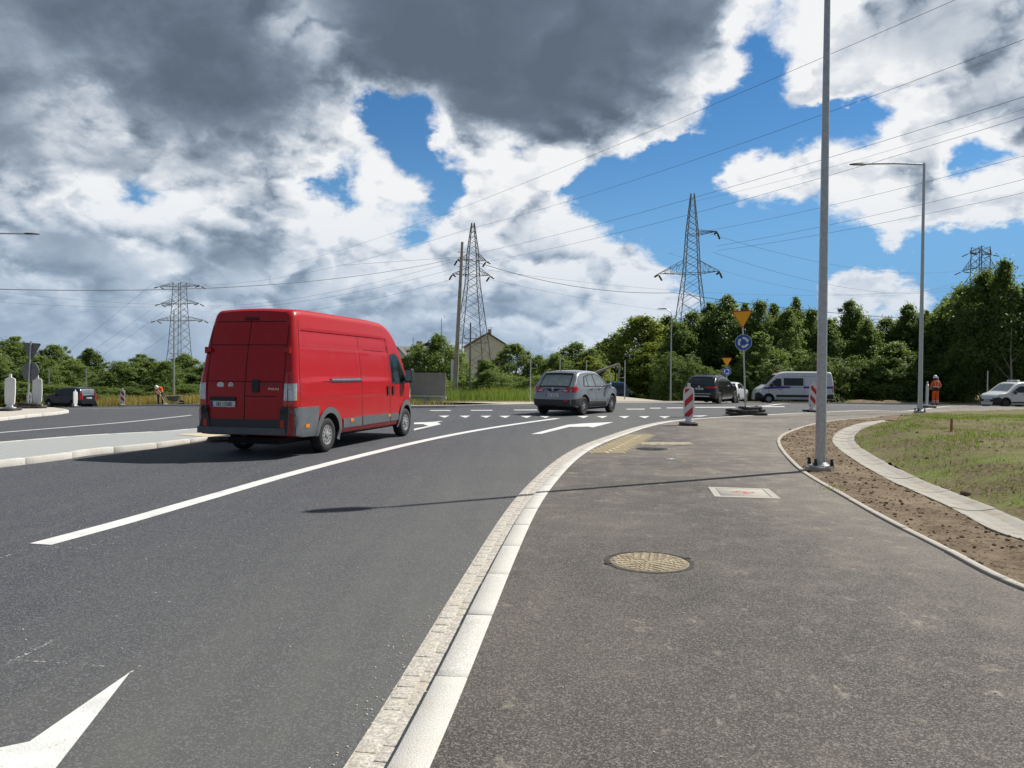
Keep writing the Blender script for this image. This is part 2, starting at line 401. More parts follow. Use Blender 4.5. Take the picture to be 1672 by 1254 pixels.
# ------------------------------------------------------------------ sheets of ground
def sheet(name, poly, zf, material, step=1.0, kind='structure', parent=None, relief=None):
    """a polygon of ground cut on a grid and laid on the terrain"""
    bm = bmesh.new()
    f = bm.faces.new([bm.verts.new((p[0], p[1], 0)) for p in poly]); f.normal_update()
    bmesh.ops.triangulate(bm, faces=[f])
    xs = [p[0] for p in poly]; ys = [p[1] for p in poly]
    for a0, a1, no in ((min(xs), max(xs), (1, 0, 0)), (min(ys), max(ys), (0, 1, 0))):
        k = math.ceil((a0+1e-4)/step)*step
        while k < a1-1e-4:
            bmesh.ops.bisect_plane(bm, geom=bm.verts[:]+bm.edges[:]+bm.faces[:], plane_co=(no[0]*k, no[1]*k, 0), plane_no=no, dist=1e-5)
            k += step
    for v in bm.verts:
        v.co.z = zf(v.co.x, v.co.y) + (relief(v.co.x, v.co.y) if relief else 0)
    bmesh.ops.recalc_face_normals(bm, faces=bm.faces)
    for f in bm.faces:
        if f.normal.z < 0: f.normal_flip()
        f.smooth = True
    me = bpy.data.meshes.new(name); bm.to_mesh(me); bm.free(); me.materials.append(material)
    o = link(name, me, parent)
    if kind and parent is None: o['kind'] = kind
    return o
def resample(pts, step):
    """points along a smooth (Catmull-Rom) line at even spacing"""
    pts = [Vector((p[0], p[1])) for p in pts]
    P_ = [pts[0]*2-pts[1]]+pts+[pts[-1]*2-pts[-2]]; dense = []
    for i in range(1, len(P_)-2):
        a, b, c, d = P_[i-1:i+3]
        for k in range(24):
            t = k/24
            dense.append(0.5*((2*b)+(c-a)*t+(2*a-5*b+4*c-d)*t*t+(3*b-a-3*c+d)*t**3))
    dense.append(P_[-2]); out = [dense[0]]; acc = 0
    for a, b in zip(dense, dense[1:]):
        L = (b-a).length
        while L > 0 and acc+L >= step:
            a = a+(b-a)*((step-acc)/L); out.append(a.copy()); L = (b-a).length; acc = 0
        acc += L
    return out
def offset(line, d):
    """parallel line, d to the right of travel"""
    out = []
    for i, p in enumerate(line):
        t = (line[min(i+1, len(line)-1)]-line[max(i-1, 0)]).normalized()
        out.append(p+Vector((t.y, -t.x))*d)
    return out
def strip_block(mb, la, lb, i0, i1, z0, z1, ch=0.0):
    """solid between two parallel lines from index i0 to i1"""
    n = i1-i0; vs = []
    for i in range(i0, i1+1):
        a, b = la[i], lb[i]
        vs += [(a.x, a.y, z0(a.x, a.y)), (b.x, b.y, z0(b.x, b.y)), (b.x, b.y, z1(b.x, b.y)), (a.x, a.y, z1(a.x, a.y))]
    fs = []
    for k in range(n):
        o, p = 4*k, 4*k+4
        fs += [(o, p, p+1, o+1), (o+1, p+1, p+2, o+2), (o+2, p+2, p+3, o+3), (o+3, p+3, p, o)]
    fs += [(0, 1, 2, 3), (4*n+3, 4*n+2, 4*n+1, 4*n)]
    return mb.add(vs, fs)

# the land, out to the horizon
gm = MB(); ring = [0, 2, 4, 6, 8, 10, 13, 16, 19, 22, 25, 28, 31, 34, 37, 40, 43, 46, 50, 54, 58, 62, 66, 70, 75, 80, 86, 92, 100, 110, 125, 150, 200, 300, 500, 900, 1600, 3000]
NA = 96
gv = [(0, 0, T(0, 0)-0.07)]+[(r*math.sin(a*2*math.pi/NA), r*math.cos(a*2*math.pi/NA), T(r*math.sin(a*2*math.pi/NA), r*math.cos(a*2*math.pi/NA))-0.07-(0.0 if r < 150 else 0.3)) for r in ring[1:] for a in range(NA)]
gf = [(0, 1+a, 1+(a+1) % NA) for a in range(NA)]
for i in range(len(ring)-2):
    for a in range(NA):
        gf.append((1+i*NA+a, 1+(i+1)*NA+a, 1+(i+1)*NA+(a+1) % NA, 1+i*NA+(a+1) % NA))
gm.add(gv, gf); tag(gm.build('ground', M['verge'], smooth=True), kind='structure')

# the carriageway, up to the far kerb of the roundabout
far_px = [(-420, 668), (-200, 666.5), (0, 665), (160, 663.8), (250, 663), (330, 663.5), (480, 665.5), (677, 666.5), (780, 665), (878, 662.5), (940, 660.5)]
far_kerb = [gp(*p) for p in far_px]+[at(px, d) for px, d in ((1000, 43.0), (1050, 47.0), (1100, 52.0), (1150, 57.5), (1210, 63.5), (1290, 66.0), (1370, 63.0), (1450, 59.0), (1540, 57.5), (1672, 58.0), (1900, 60.0))]
road_poly = [(-60, -8), (14, -8), (30, 2), (70, 25)]+[(p.x, p.y) for p in reversed(far_kerb)]
sheet('road', road_poly, lambda x, y: T(x, y), M['road'], 1.5)

# kerb line of the pavement
K_px = [(642,1254),(702,1124),(753,1018),(786,956),(808,914),(831,869),(860,820),(889,786),(926,750),(965,726),(1018,707),(1044,698),(1097,686.5),(1150,682.5),(1210,679),(1280,675.5),(1345,672.6),(1430,669),(1520,666),(1672,662.5)]
def gps(px, py, extra=0.0):
    p = gp(px, py, 0.05)
    for _ in range(3): p = gp(px, py, zs(p.x, p.y)-T(p.x, p.y)+extra)
    return p
def relax(line, n=30):
    """even out small wobbles in a drawn line"""
    for _ in range(n): line = [line[0]]+[(a+b*2+c)/4 for a, b, c in zip(line, line[1:], line[2:])]+[line[-1]]
    return line
kp = [gps(x, y) for x, y in K_px]
kline_src = [Vector((-1.75, -4.0)), Vector((-1.02, -0.6))]+[Vector((p.x, p.y)) for p in kp]+[Vector((45, 40))]
kline_src = resample(relax(resample(kline_src, 0.25), 40), 0.5)
kl = resample(kline_src, 0.125)
kr = offset(kl, 0.165); kg = offset(kl, -0.21)
kn = next(i for i, p in enumerate(kl) if p.y > 1.2)
kend = next(i for i, p in enumerate(kl) if p.x > 5.6)
# edging stones and drainage channel on the verge side
E_px = [(1672,966),(1592,919),(1498,875),(1433,842),(1368,804),(1309,770),(1283,745),(1271,729),(1268,719),(1274,710),(1298,700),(1333,690),(1380,684),(1440,680)]
ep = [gps(x, y, .02) for x, y in E_px]
el_src = [Vector((5.6, -4.0)), Vector((4.95, 0.8))]+[Vector((p.x, p.y)) for p in ep]
eline = resample(relax(resample(el_src, 0.25), 12), 0.125)
ein = offset(eline, -0.0); eout = offset(eline, 0.075)
CL_px = [(1672,885),(1601,851),(1533,819),(1474,794),(1424,769),(1386,745),(1362,726),(1359,716),(1371,703),(1404,691),(1445,685.5)]
CR_px = [(1672,856),(1621,837),(1563,810),(1504,789),(1451,761),(1415,739),(1396,723),(1394,714),(1407,701),(1433,689.5),(1470,684.5)]
cl0 = [gps(x, y, .01) for x, y in CL_px]
cline = resample([Vector((7.2, -3.5)), Vector((6.4, 1.5))]+[Vector((p.x, p.y)) for p in cl0], 0.25)
cline = resample(relax(cline, 12), 0.125)
CW = 0.50
cout = offset(cline, CW)
# footway of asphalt
pave = [(p.x, p.y) for p in kr[::3]]
lawn_far = [gp(1440, 679.5, .02), gp(1500, 675, .02), gp(1560, 672.5, .02), gp(1672, 669.5, .02)]
pave += [(46, 36), (46, 30)]+[(p.x, p.y) for p in reversed(lawn_far)]+[(p.x, p.y) for p in reversed(ein[::3])]
sheet('pavement', pave, zs, M['path'], 0.6)
# ------------------------------------------------------------------ kerbs, gutter, edging, channel
def trimmed(lines, i0, i1, gap=0.004):
    """copies of parallel lines between two indices with a joint at each end"""
    out = []
    for ln in lines:
        seg = [p.copy() for p in ln[i0:i1+1]]
        seg[0] += (seg[1]-seg[0]).normalized()*gap; seg[-1] += (seg[-2]-seg[-1]).normalized()*gap
        out.append(seg)
    return out
def stones(owner, name, la, lb, i0, i1, run, ztop, zbot, material, jit=0.003):
    k = i0
    while k+run <= i1:
        a, b = trimmed((la, lb), k, k+run); dz_ = random.uniform(-jit, jit); m = MB()
        strip_block(m, a, b, 0, run, zbot, lambda x, y: ztop(x, y)+dz_)
        bevelled(m.build(name, material, owner).data, 0.006, 1); k += run
def base_strip(name, la, lb, i0, i1, z0, z1, material):
    m = MB(); strip_block(m, la, lb, i0, i1, z0, z1); return tag(m.build(name, material), kind='structure')
kb = base_strip('kerb', offset(kl, 0.01), offset(kl, 0.155), 0, len(kl)-1, lambda x, y: T(x, y)-0.1, lambda x, y: zs(x, y)-0.02, M['kerb'])
stones(kb, 'kerb_stone', kl, kr, 0, len(kl)-1, 8, lambda x, y: zs(x, y)+0.006, lambda x, y: T(x, y)-0.1, M['kerb'])
gb = base_strip('gutter', kl, kg, 0, kend, lambda x, y: T(x, y)-0.1, lambda x, y: T(x, y)+0.0085, M['sett'])
sett_me = []
for k in range(7):
    m = MB(); w, d = 0.099+random.uniform(-.004, .003), 0.134+random.uniform(-.008, .004)
    m.box((-w/2, -d/2, -0.05), (w/2, d/2, 0.012), taper=0.97); sett_me.append(bevelled(m.mesh('sett', M['sett']), 0.012, 2))
gcl = resample(kline_src, 0.138); g0 = next(i for i, p in enumerate(gcl) if p.y > 2.2)
for row, off in ((0, -0.055), (1, -0.156)):
    ln = offset(gcl, off)
    for i in range(g0+row, min(g0+138, len(ln)-1)):
        p = ln[i]+(ln[i+1]-ln[i])*(0.5*row); t = (ln[i+1]-ln[i]).normalized()
        if p.x > 4.9: break
        o = link('sett', random.choice(sett_me), gb)
        o.location = (p.x, p.y, T(p.x, p.y)+random.uniform(-0.003, 0.003))
        o.rotation_euler = (random.uniform(-.008, .008), random.uniform(-.012, .012), math.atan2(-t.x, t.y)+random.uniform(-.05, .05)+random.choice((0, math.pi)))
eb = base_strip('edging', offset(eline, 0.008), offset(eline, 0.068), 0, len(eline)-1, lambda x, y: T(x, y)-0.1, lambda x, y: zs(x, y)+0.0, M['edging'])
stones(eb, 'edging_stone', ein, eout, 0, len(eline)-1, 8, lambda x, y: zs(x, y)+0.022, lambda x, y: T(x, y)-0.1, M['edging'], 0.004)
# drainage channel of dished concrete elements
def cz(x, y): return zs(x, y)+0.012
cb = base_strip('drainage_channel', offset(cline, 0.02), offset(cline, CW-0.02), 0, len(cline)-1, lambda x, y: T(x, y)-0.12, lambda x, y: zs(x, y)-0.05, M['channel'])
k = 0
while k+4 <= len(cline)-1:
    cols_ = [offset(cline, d) for d in (0, 0.05, 0.17, 0.33, 0.45, CW)] if k == 0 else cols_
    segs = trimmed(cols_, k, k+4, 0.005); m = MB(); hs = (0.0, -0.004, -0.030, -0.030, -0.004, 0.0); dz_ = random.uniform(-.004, .004)
    vs = [(s[i].x, s[i].y, cz(s[i].x, s[i].y)+h+dz_) for i in range(5) for s, h in zip(segs, hs)]
    vs += [(s[i].x, s[i].y, cz(s[i].x, s[i].y)-0.09) for i in range(5) for s in (segs[0], segs[-1])]
    fs = [(i*6+j, i*6+j+1, (i+1)*6+j+1, (i+1)*6+j) for i in range(4) for j in range(5)]
    for i in range(4): fs += [(i*6, (i+1)*6, 30+(i+1)*2, 30+i*2), ((i+1)*6+5, i*6+5, 30+i*2+1, 30+(i+1)*2+1)]
    fs += [(0, 1, 2, 3, 4, 5, 31, 30), (24+5, 24+4, 24+3, 24+2, 24+1, 24, 38, 39)]
    m.add(vs, fs).build('channel_element', M['channel'], cb); k += 4

# ------------------------------------------------------------------ bare soil strip and young lawn
def nz(x, y, s, seed=0.0): return mnoise.noise(Vector((x*s, y*s, seed)))
soil_poly = [(p.x, p.y) for p in eout[::4]]+[(p.x, p.y) for p in reversed(cline[::4])]
def soil_relief(x, y): return nz(x, y, 3.0)*0.02+nz(x, y, 8.0, 3)*0.022+nz(x, y, 19.0, 5)*0.016
sheet('soil_strip', soil_poly, lambda x, y: zs(x, y)+0.0, M['soil'], 0.075, relief=soil_relief)
cpts = np.array([(p.x, p.y) for p in cout[::4]])
def lawn_h(x, y):
    d = math.sqrt(float(np.min((cpts[:, 0]-x)**2+(cpts[:, 1]-y)**2)))
    k = min(1, d/1.5); k = k*k*(3-2*k)
    e = max(0, min(1, (30.5-0.0*x-y)/9)); e = e*e*(3-2*e)
    return 0.34*k*(0.15+0.85*e)
lawn_edge = [gp(1470, 681, .02), gp(1505, 677, .02), gp(1560, 673.5, .02), gp(1672, 670.5, .02)]
lawn_poly = [(p.x, p.y) for p in cout[::4]]+[(p.x, p.y) for p in lawn_edge]+[(38, 30), (38, 10), (20, -3.5)]
def lawn_z(x, y): return zs(x, y)+0.0+lawn_h(x, y)
def lawn_relief(x, y): return nz(x, y, 0.8, 2)*0.035+nz(x, y, 3.5, 1)*0.03+nz(x, y, 9.0, 4)*0.014
sheet('lawn', lawn_poly, lawn_z, M['lawn'], 0.35, relief=lawn_relief)
# soil between the path's far edge and the lawn
sheet('soil_margin', [(p.x, p.y) for p in eout[-34::4]]+[(p.x, p.y) for p in lawn_far]+[(p.x, p.y+0.05) for p in reversed(lawn_edge)]+[(cout[-1].x, cout[-1].y), (cline[-1].x, cline[-1].y)],
      lambda x, y: zs(x, y)+0.012, M['soil'], 0.5, relief=lambda x, y: nz(x, y, 3, 9)*0.012)

def inside(poly):
    P = np.array(poly); Q = np.roll(P, -1, axis=0)
    def f(X, Y):
        r = np.zeros(X.shape, bool)
        for (x0, y0), (x1, y1) in zip(P, Q):
            c = ((y0 > Y) != (y1 > Y)) & (X < (x1-x0)*(Y-y0)/(y1-y0+1e-12)+x0); r ^= c
        return r
    return f
def blades(name, pts, hgt, width, lean, material, label=None, bend=True, parent=None, flat=False):
    """thin tapering leaves standing at the given points, as one mass"""
    n = len(pts); P = np.array(pts); a = rng.uniform(0, 2*np.pi, n); h = hgt*rng.uniform(0.55, 1.35, n); w = width*rng.uniform(0.6, 1.4, n)
    ca, sa = np.cos(a), np.sin(a); ld = rng.uniform(0, 2*np.pi, n); l = lean*h*rng.uniform(0.2, 1.2, n)
    up = np.stack([np.cos(ld)*l, np.sin(ld)*l, np.zeros(n)], 1)
    B0 = P+np.stack([ca*w, sa*w, 0*w], 1); B1 = P-np.stack([ca*w, sa*w, 0*w], 1)
    hz_ = h*(0.06 if flat else 1.0)
    Mid = P+up*0.35+np.stack([0*h, 0*h, hz_*0.6], 1); Tp = P+up+np.stack([0*h, 0*h, hz_], 1)
    M0 = Mid+np.stack([ca*w*.7, sa*w*.7, 0*w], 1); M1 = Mid-np.stack([ca*w*.7, sa*w*.7, 0*w], 1)
    V = np.stack([B0, B1, M1, M0, Tp], 1).reshape(-1, 3)
    me = bpy.data.meshes.new(name); i = np.arange(n)*5
    q = np.stack([i, i+1, i+2, i+3], 1); t3 = np.stack([i+3, i+2, i+4], 1)
    me.vertices.add(5*n); me.vertices.foreach_set('co', V.ravel())
    me.loops.add(7*n); me.polygons.add(2*n)
    me.loops.foreach_set('vertex_index', np.concatenate([q, t3], 1).ravel())
    ls = np.stack([np.arange(n)*7, np.arange(n)*7+4], 1).ravel(); me.polygons.foreach_set('loop_start', ls)
    me.update(calc_edges=True); me.validate(); me.materials.append(material)
    o = link(name, me, parent); o['kind'] = 'stuff'
    if label: o['label'] = label
    return o
def leafmat(name, a, b, c3, trans=0.35, vs=0.9, rough=0.5):
    m = bpy.data.materials.new(name); m.use_nodes = True; t, p, v = parts_of(m)
    g = t.nodes.new('ShaderNodeNewGeometry'); oi = t.nodes.new('ShaderNodeObjectInfo'); w = S(t, g.outputs['Position'])
    n_ = nnoise(t, w, vs, 3, 0.6); r = S(t, g.outputs['Random Per Island'])
    c = mixc(t, n_.rng(0.32, 0.68, 0, 1), a, b); c = mixc(t, r.rng(0.0, 1.0, 0.0, 0.75, smooth=False), c, c3)
    c = mixc(t, S(t, oi.outputs['Random']).rng(0, 1, 0, 0.35, smooth=False), c, tuple(x*0.72 for x in a))
    t.links.new(c.k, p.inputs['Base Color']); p.inputs['Roughness'].default_value = rough; p.inputs['Specular IOR Level'].default_value = 0.35
    tr = t.nodes.new('ShaderNodeBsdfTranslucent'); t.links.new(mixc(t, 0.5, c, (0.34, 0.44, 0.07)).k, tr.inputs[0])
    ms = t.nodes.new('ShaderNodeMixShader'); ms.inputs[0].default_value = trans
    t.links.new(p.outputs[0], ms.inputs[1]); t.links.new(tr.outputs[0], ms.inputs[2])
    t.links.new(ms.outputs[0], t.nodes['Material Output'].inputs[0]); return m
M['grass'] = leafmat('grass_blade', (0.095, 0.19, 0.016), (0.15, 0.25, 0.03), (0.25, 0.25, 0.07), 0.40, 1.5)
M['straw'] = leafmat('dry_straw', (0.34, 0.27, 0.14), (0.27, 0.20, 0.10), (0.40, 0.33, 0.19), 0.15, 2.0)
ins = inside(lawn_poly)
def scatter(n, x0, x1, y0, y1, test, dens=None):
    X = rng.uniform(x0, x1, n); Y = rng.uniform(y0, y1, n); k = test(X, Y); X, Y = X[k], Y[k]
    if dens is not None:
        d = np.array([dens(x, y) for x, y in zip(X, Y)]); k = rng.uniform(0, 1, len(X)) < d; X, Y = X[k], Y[k]
    return X, Y
def gd(x, y): 
    v = nz(x, y, 0.55, 7)+0.6*nz(x, y, 1.9, 8)
    return max(0.04, min(1, 0.40+1.9*v))
X1, Y1 = scatter(150000, 6, 26, 4, 31, ins, gd)
blades('lawn_grass', [(x, y, lawn_z(x, y)+lawn_relief(x, y)-0.01) for x, y in zip(X1, Y1)], 0.060, 0.0065, 0.8, M['grass'], 'thin young grass sprouting over the lawn')
X1, Y1 = scatter(45000, 6, 26, 4, 31, ins)
blades('lawn_straw', [(x, y, lawn_z(x, y)+lawn_relief(x, y)+0.002) for x, y in zip(X1, Y1)], 0.07, 0.005, 1.1, M['straw'], 'dry straw lying over the lawn', flat=True)
# weeds in the soil by the lamp post
wp = gp(1362, 797, .05)
blades('weeds', [(wp.x+rng.normal(0, .10), wp.y+rng.normal(0, .12), zs(wp.x, wp.y)) for _ in range(60)], 0.06, 0.004, 0.8, M['grass'], 'few green weeds in the bare soil')
# clods
ics = bmesh.new(); bmesh.ops.create_icosphere(ics, subdivisions=1, radius=1); IV = [v.co.copy() for v in ics.verts]; IF = [tuple(v.index for v in f.verts) for f in ics.faces]; ics.free()
def clods(name, pts, smin, smax, label):
    m = MB()
    for x, y, z in pts:
        s = smin+(smax-smin)*random.random()**2; r = Matrix.Rotation(random.uniform(0, 6), 3, 'Z')
        sx_, sy_, sz_ = (s*random.uniform(.7, 1.3) for _ in range(3))
        m.add([(x+q.x, y+q.y, z+q.z) for q in (r @ Vector((v.x*sx_*random.uniform(.75, 1.2), v.y*sy_*random.uniform(.75, 1.2), v.z*sz_*0.8)) for v in IV)], IF)
    o = m.build(name, M['clod']); tag(o, label, kind='stuff'); return o
ins2 = inside(soil_poly); X1, Y1 = scatter(26000, 3.5, 16, 3, 30, ins2)
clods('soil_clods', [(x, y, zs(x, y)+soil_relief(x, y)) for x, y in list(zip(X1, Y1))[:9000]], 0.005, 0.026, 'small crumbs and clods of brown soil')
X1, Y1 = scatter(1400, 6, 26, 4, 30, ins)
clods('lawn_clods', [(x, y, lawn_z(x, y)+lawn_relief(x, y)) for x, y in zip(X1, Y1)], 0.008, 0.045, 'dark clods of earth scattered over the lawn')
def grit(name, pts, label):
    m = MB()
    for x, y, z in pts:
        s = random.uniform(.0025, .007); m.add([(x+v.x*s*random.uniform(.7, 1.3), y+v.y*s*random.uniform(.7, 1.3), z+v.z*s*.8) for v in IV], IF)
    tag(m.build(name, M['sett']), label, kind='stuff')
gl = offset(kl, -.21); gpts = []
for _ in range(1500):
    p = random.choice(gl[kn:kend])+Vector((random.gauss(-.03, .07), random.gauss(0, .1))); gpts.append((p.x, p.y, T(p.x, p.y)+.002))
for _ in range(500):
    x, y = random.uniform(-6, -1.2), random.uniform(2.5, 14); gpts.append((x, y, T(x, y)+.002))
for _ in range(350):
    x, y = random.uniform(0.2, 4.2), random.uniform(2.5, 14); gpts.append((x, y, zs(x, y)+.002))
grit('grit', gpts, 'loose grit lying along the gutter and on the asphalt')
for px, py, s in ((1576, 806, .075), (1585, 917, .028), (1380, 786, .04), (1290, 700, .03)):
    p = gp(px, py, .06); m = MB()
    m.add([(v.x*s*random.uniform(.8, 1.3), v.y*s*random.uniform(.8, 1.2), v.z*s*.6+s*.25) for v in IV], IF)
    o = m.build('soil_lump', M['clod'], smooth=True, angle=60); o.location = (p.x, p.y, zs(p.x, p.y)+.01); o.rotation_euler.z = px
    tag(o, {1576: 'largest dark lump of earth on the edge of the drainage channel', 1585: 'small lump of soil lying on the pavement edging', 1380: 'lump of soil in the bare strip near the lamp base', 1290: 'lump of soil behind the far bend of edging'}[px], 'soil lump')

# ------------------------------------------------------------------ traffic islands
def island(name, poly_px, h, step_mat, kw=0.15, kerb_mat=None):
    pts = [gp(x, y, 0) for x, y in poly_px]; loop = [Vector((p.x, p.y)) for p in pts]
    area = sum(a.x*b.y-b.x*a.y for a, b in zip(loop, loop[1:]+loop[:1]))
    if area > 0: loop.reverse()                               # clockwise: right of travel is inside
    ring_ = resample(loop+[loop[0]], 0.25); inner = offset(ring_, kw)
    o = sheet(name, [(p.x, p.y) for p in inner[:-1]], lambda x, y: T(x, y)+h-0.004, step_mat, 1.0)
    stones(o, 'kerb_stone', ring_, inner, 0, len(ring_)-1, 4, lambda x, y: T(x, y)+h, lambda x, y: T(x, y)-0.1, kerb_mat or M['kerb'])
    return o
t, p_, v_ = M['island'].node_tree, M['island'].node_tree.nodes['Principled BSDF'], None
near_island = island('traffic_island', [(-140, 779), (0, 763.5), (50, 757.5), (105, 750.5), (151, 743), (251, 732.5), (352, 720), (420, 715), (462, 712.5), (440, 707), (330, 706), (264, 711), (141, 718), (0, 730), (-140, 742)], 0.11, M['island'])
island('traffic_island', [(-150, 706), (0, 687.5), (51, 681.5), (104, 675.5), (96, 670.5), (0, 668.5), (-150, 669)], 0.10, M['sett'])
# yellow paving at the head of the near island
ty = [gp(x, y, .11) for x, y in ((285, 709.5), (335, 706.5), (425, 708), (432, 710.2), (350, 714))]
sheet('yellow_paving', [(p.x, p.y) for p in ty], lambda x, y: T(x, y)+0.114, M['tactile'], 0.5)

# far kerb with the ground behind it
fk = resample([Vector((p.x, p.y)) for p in far_kerb], 0.5)
fko = offset(fk, -0.28)
base_strip('far_kerb', fk, fko, 0, len(fk)-1, lambda x, y: T(x, y)-0.1, lambda x, y: T(x, y)+0.11, M['kerb'])
fkp = np.array([(p.x, p.y) for p in fk])
def apron_h(x, y):
    d = math.sqrt(float(np.min((fkp[:, 0]-x)**2+(fkp[:, 1]-y)**2))); k = max(0, min(1, (x-1.5)/6)); return min(.85, max(0, d-.5)*.095)*k*k*(3-2*k)
i0 = min(range(len(fk)), key=lambda i: abs(fk[i].x-gp(850, 663).x) + (9 if fk[i].x < 0 else 0)); i1 = min(range(len(fk)), key=lambda i: (fk[i]-Vector(at(1118, 54).xy)).length)
fa, fb = offset(fk, -0.29), offset(relax(fk, 20), -9.5)
sheet('gravel_apron', [(p.x, p.y) for p in fa[i0:i1:3]]+[(p.x, p.y) for p in reversed(fb[i0:i1:3])], lambda x, y: T(x, y)+0.07+apron_h(x, y), concrete('pale_gravel', (0.48, 0.43, 0.34), (0.36, 0.29, 0.2), 0.7, 30), 1.5)

# ------------------------------------------------------------------ road markings
def mark(pts_px, lift=0.004, material=None, name='road_marking'):
    pts = [gp(x, y, 0) for x, y in pts_px]
    return sheet(name, [(p.x, p.y) for p in pts], lambda x, y: T(x, y)+lift, material or M['paint'], 2.0)
def mark_line(pts_px, w, lift=0.004, material=None, step=0.5, name='road_marking'):
    ln = resample([gp(x, y) for x, y in pts_px], step); a, b = offset(ln, -w/2), offset(ln, w/2); m = MB()
    m.add([(p.x, p.y, T(p.x, p.y)+lift) for s in zip(a, b) for p in s], [(2*i, 2*i+1, 2*i+3, 2*i+2) for i in range(len(a)-1)])
    return tag(m.build(name, material or M['paint']), kind='structure')
mark_line([(66, 889), (200, 853), (330, 815.5), (480, 772.5), (600, 741.5), (700, 718), (780, 702.5), (850, 691.5), (912, 683)], 0.235)
mark_line([(-120, 717), (0, 706.5), (110, 697.5), (220, 688), (318, 677.5)], 0.13)
mark([(213,1098),(92,1254),(40,1330),(-80,1330),(-60,1236),(0,1222),(48,1212)])
for ln, w in (([(213,1099),(242,1077)], .012), ([(-10,1093),(50,1065),(98,1040)], .025), ([(20,1078),(110,1084),(205,1091)], .010), ([(-10,915),(50,895)], .018), ([(70,893),(165,897)], .014), ([(160,885),(210,873)], .014), ([(150,890),(225,884)], .012)):
    mark_line(ln, w, 0.003, M['paint_faint'], 0.1)
mark([(867,709),(927,693.6),(953,691.4),(1002,689.3),(968,698),(960,696.5),(952,697),(930,697),(884,708.5)])
mark([(676,700.2),(700,695.6),(690,692.5),(676,692.8),(676,690.2),(706,689),(724,687.3),(714,690),(720,692.8),(676,703)])
tri = [725, 759, 793, 824, 859, 890, 952, 983, 1019, 1052, 1085]
for x in tri:
    y = 680.5+(x-725)*0.0026; hw_ = 9.2
    mark([(x-hw_, y-1.5), (x+hw_, y-1.8), (x+1.0, y+1.6)])
mark([(1120, 679.6), (1156, 678.2), (1142, 681.2), (1132, 680.6)])
for a, b, y in ((701, 735, 670.4), (768, 803, 670.2), (838, 876, 669.6), (1022, 1052, 668.2), (1060, 1078, 666.6), (1088, 1118, 666.2), (1134, 1200, 665.2), (1210, 1280, 664.2)):
    mark([(a, y-.5), (b, y-.7), (b+2, y+.35), (a+2, y+.45)])
mark_line([(1213, 663.2), (1255, 662), (1290, 659.2)], 0.25)
mark_line([(1350, 661.5), (1450, 662.2)], 0.2)
mark_line([(70, 668.3), (170, 667), (245, 665.8)], 0.2)

# ------------------------------------------------------------------ covers, tactile paving, litter
M['iron'] = mat('dusty_cast_iron', (0.37, 0.31, 0.21), 0.9, 0.0, var=0.3, vscale=9, bump=0.4)
M['iron_dark'] = mat('dark_cast_iron', (0.055, 0.052, 0.048), 0.7, 0.4, var=0.3, vscale=9)
M['iron_sandy'] = mat('sand_filled_iron', (0.24, 0.195, 0.135), 0.9, 0.0, var=0.35, vscale=14, bump=0.4)
M['sand'] = soil('sand_dust', (0.33, 0.27, 0.19), (0.46, 0.38, 0.27), (0.40, 0.33, 0.23), 1.0)
def manhole(p, r, top, label, pit):
    z = zs(p.x, p.y); o = thing('manhole_cover', label, 'manhole cover', (p.x, p.y, z), 0.3)
    m = MB(); m.lathe([(r*1.12, -0.03), (r*1.12, 0.005), (r*1.02, 0.005), (r*1.02, -0.03)], 48); m.build('frame', M['iron_dark'], o)
    m = MB(); m.lathe([(r*0.995, -0.03), (r*0.995, 0.002), (r*0.97, 0.006)], 48); lid = m.build('lid', pit, o)
    m = MB()                                                    # raised tread blocks in rings
    for k, rr in enumerate(np.arange(0.06, 0.96, 0.10)):
        n_ = max(3, int(rr*30))
        for j in range(n_):
            a = (j+0.5*(k % 2))*2*math.pi/n_; q = Matrix.Translation((rr*r*math.cos(a), rr*r*math.sin(a), 0)) @ Matrix.Rotation(a+(0.8 if (j+k) % 2 else -0.8), 4, 'Z')
            m.box((-0.30*0.1*r*1.6, -0.75*0.1*r, 0.004), (0.30*0.1*r*1.6, 0.75*0.1*r, 0.0105), q, 0.8)
    m.build('tread', top, lid)
    for a in (0.05, math.pi-0.1): m = MB(); m.box((r*1.0, -0.02, 0.0), (r*1.17, 0.02, 0.0085), Matrix.Rotation(a, 4, 'Z')); m.build('lifting_slot', M['black'], o)
    return o
manhole(gp(1060, 918, .07), 0.325, M['iron'], 'round manhole cover caked in pale sand on the pavement', M['iron_sandy'])
manhole(gp(1064, 733, .025), 0.30, M['iron_dark'], 'round dark manhole cover beside the yellow tactile paving', M['iron_dark'])
mp = gp(1060, 918, .07); m = MB(); vs, n_ = [], 40
for k, rr in enumerate((0.30, 0.40, 0.52)):
    for j in range(n_):
        a = j*2*math.pi/n_; q = rr*(1+0.10*k*nz(math.cos(a)*1.5, math.sin(a)*1.5, 1.0, 4.0)*2); x, y = mp.x+q*math.cos(a), mp.y+q*math.sin(a)
        vs.append((x, y, zs(x, y)+(0.0045 if k < 2 else 0.0015)))
m.add(vs, [(k*n_+j, k*n_+(j+1) % n_, (k+1)*n_+(j+1) % n_, (k+1)*n_+j) for k in range(2) for j in range(n_)])
sd = worn('thin_sand', (0.33, 0.28, 0.20), 0.56); tag(m.build('sand', sd), 'sand spilled in a ring on the asphalt', kind='stuff')
cv = [gp(x, y, .045) for x, y in ((1151, 791), (1253, 794.5), (1282, 816), (1168, 813))]
cc = sum(cv, Vector())/4; ax = ((cv[1]-cv[0])+(cv[2]-cv[3])).normalized(); zc = zs(cc.x, cc.y)
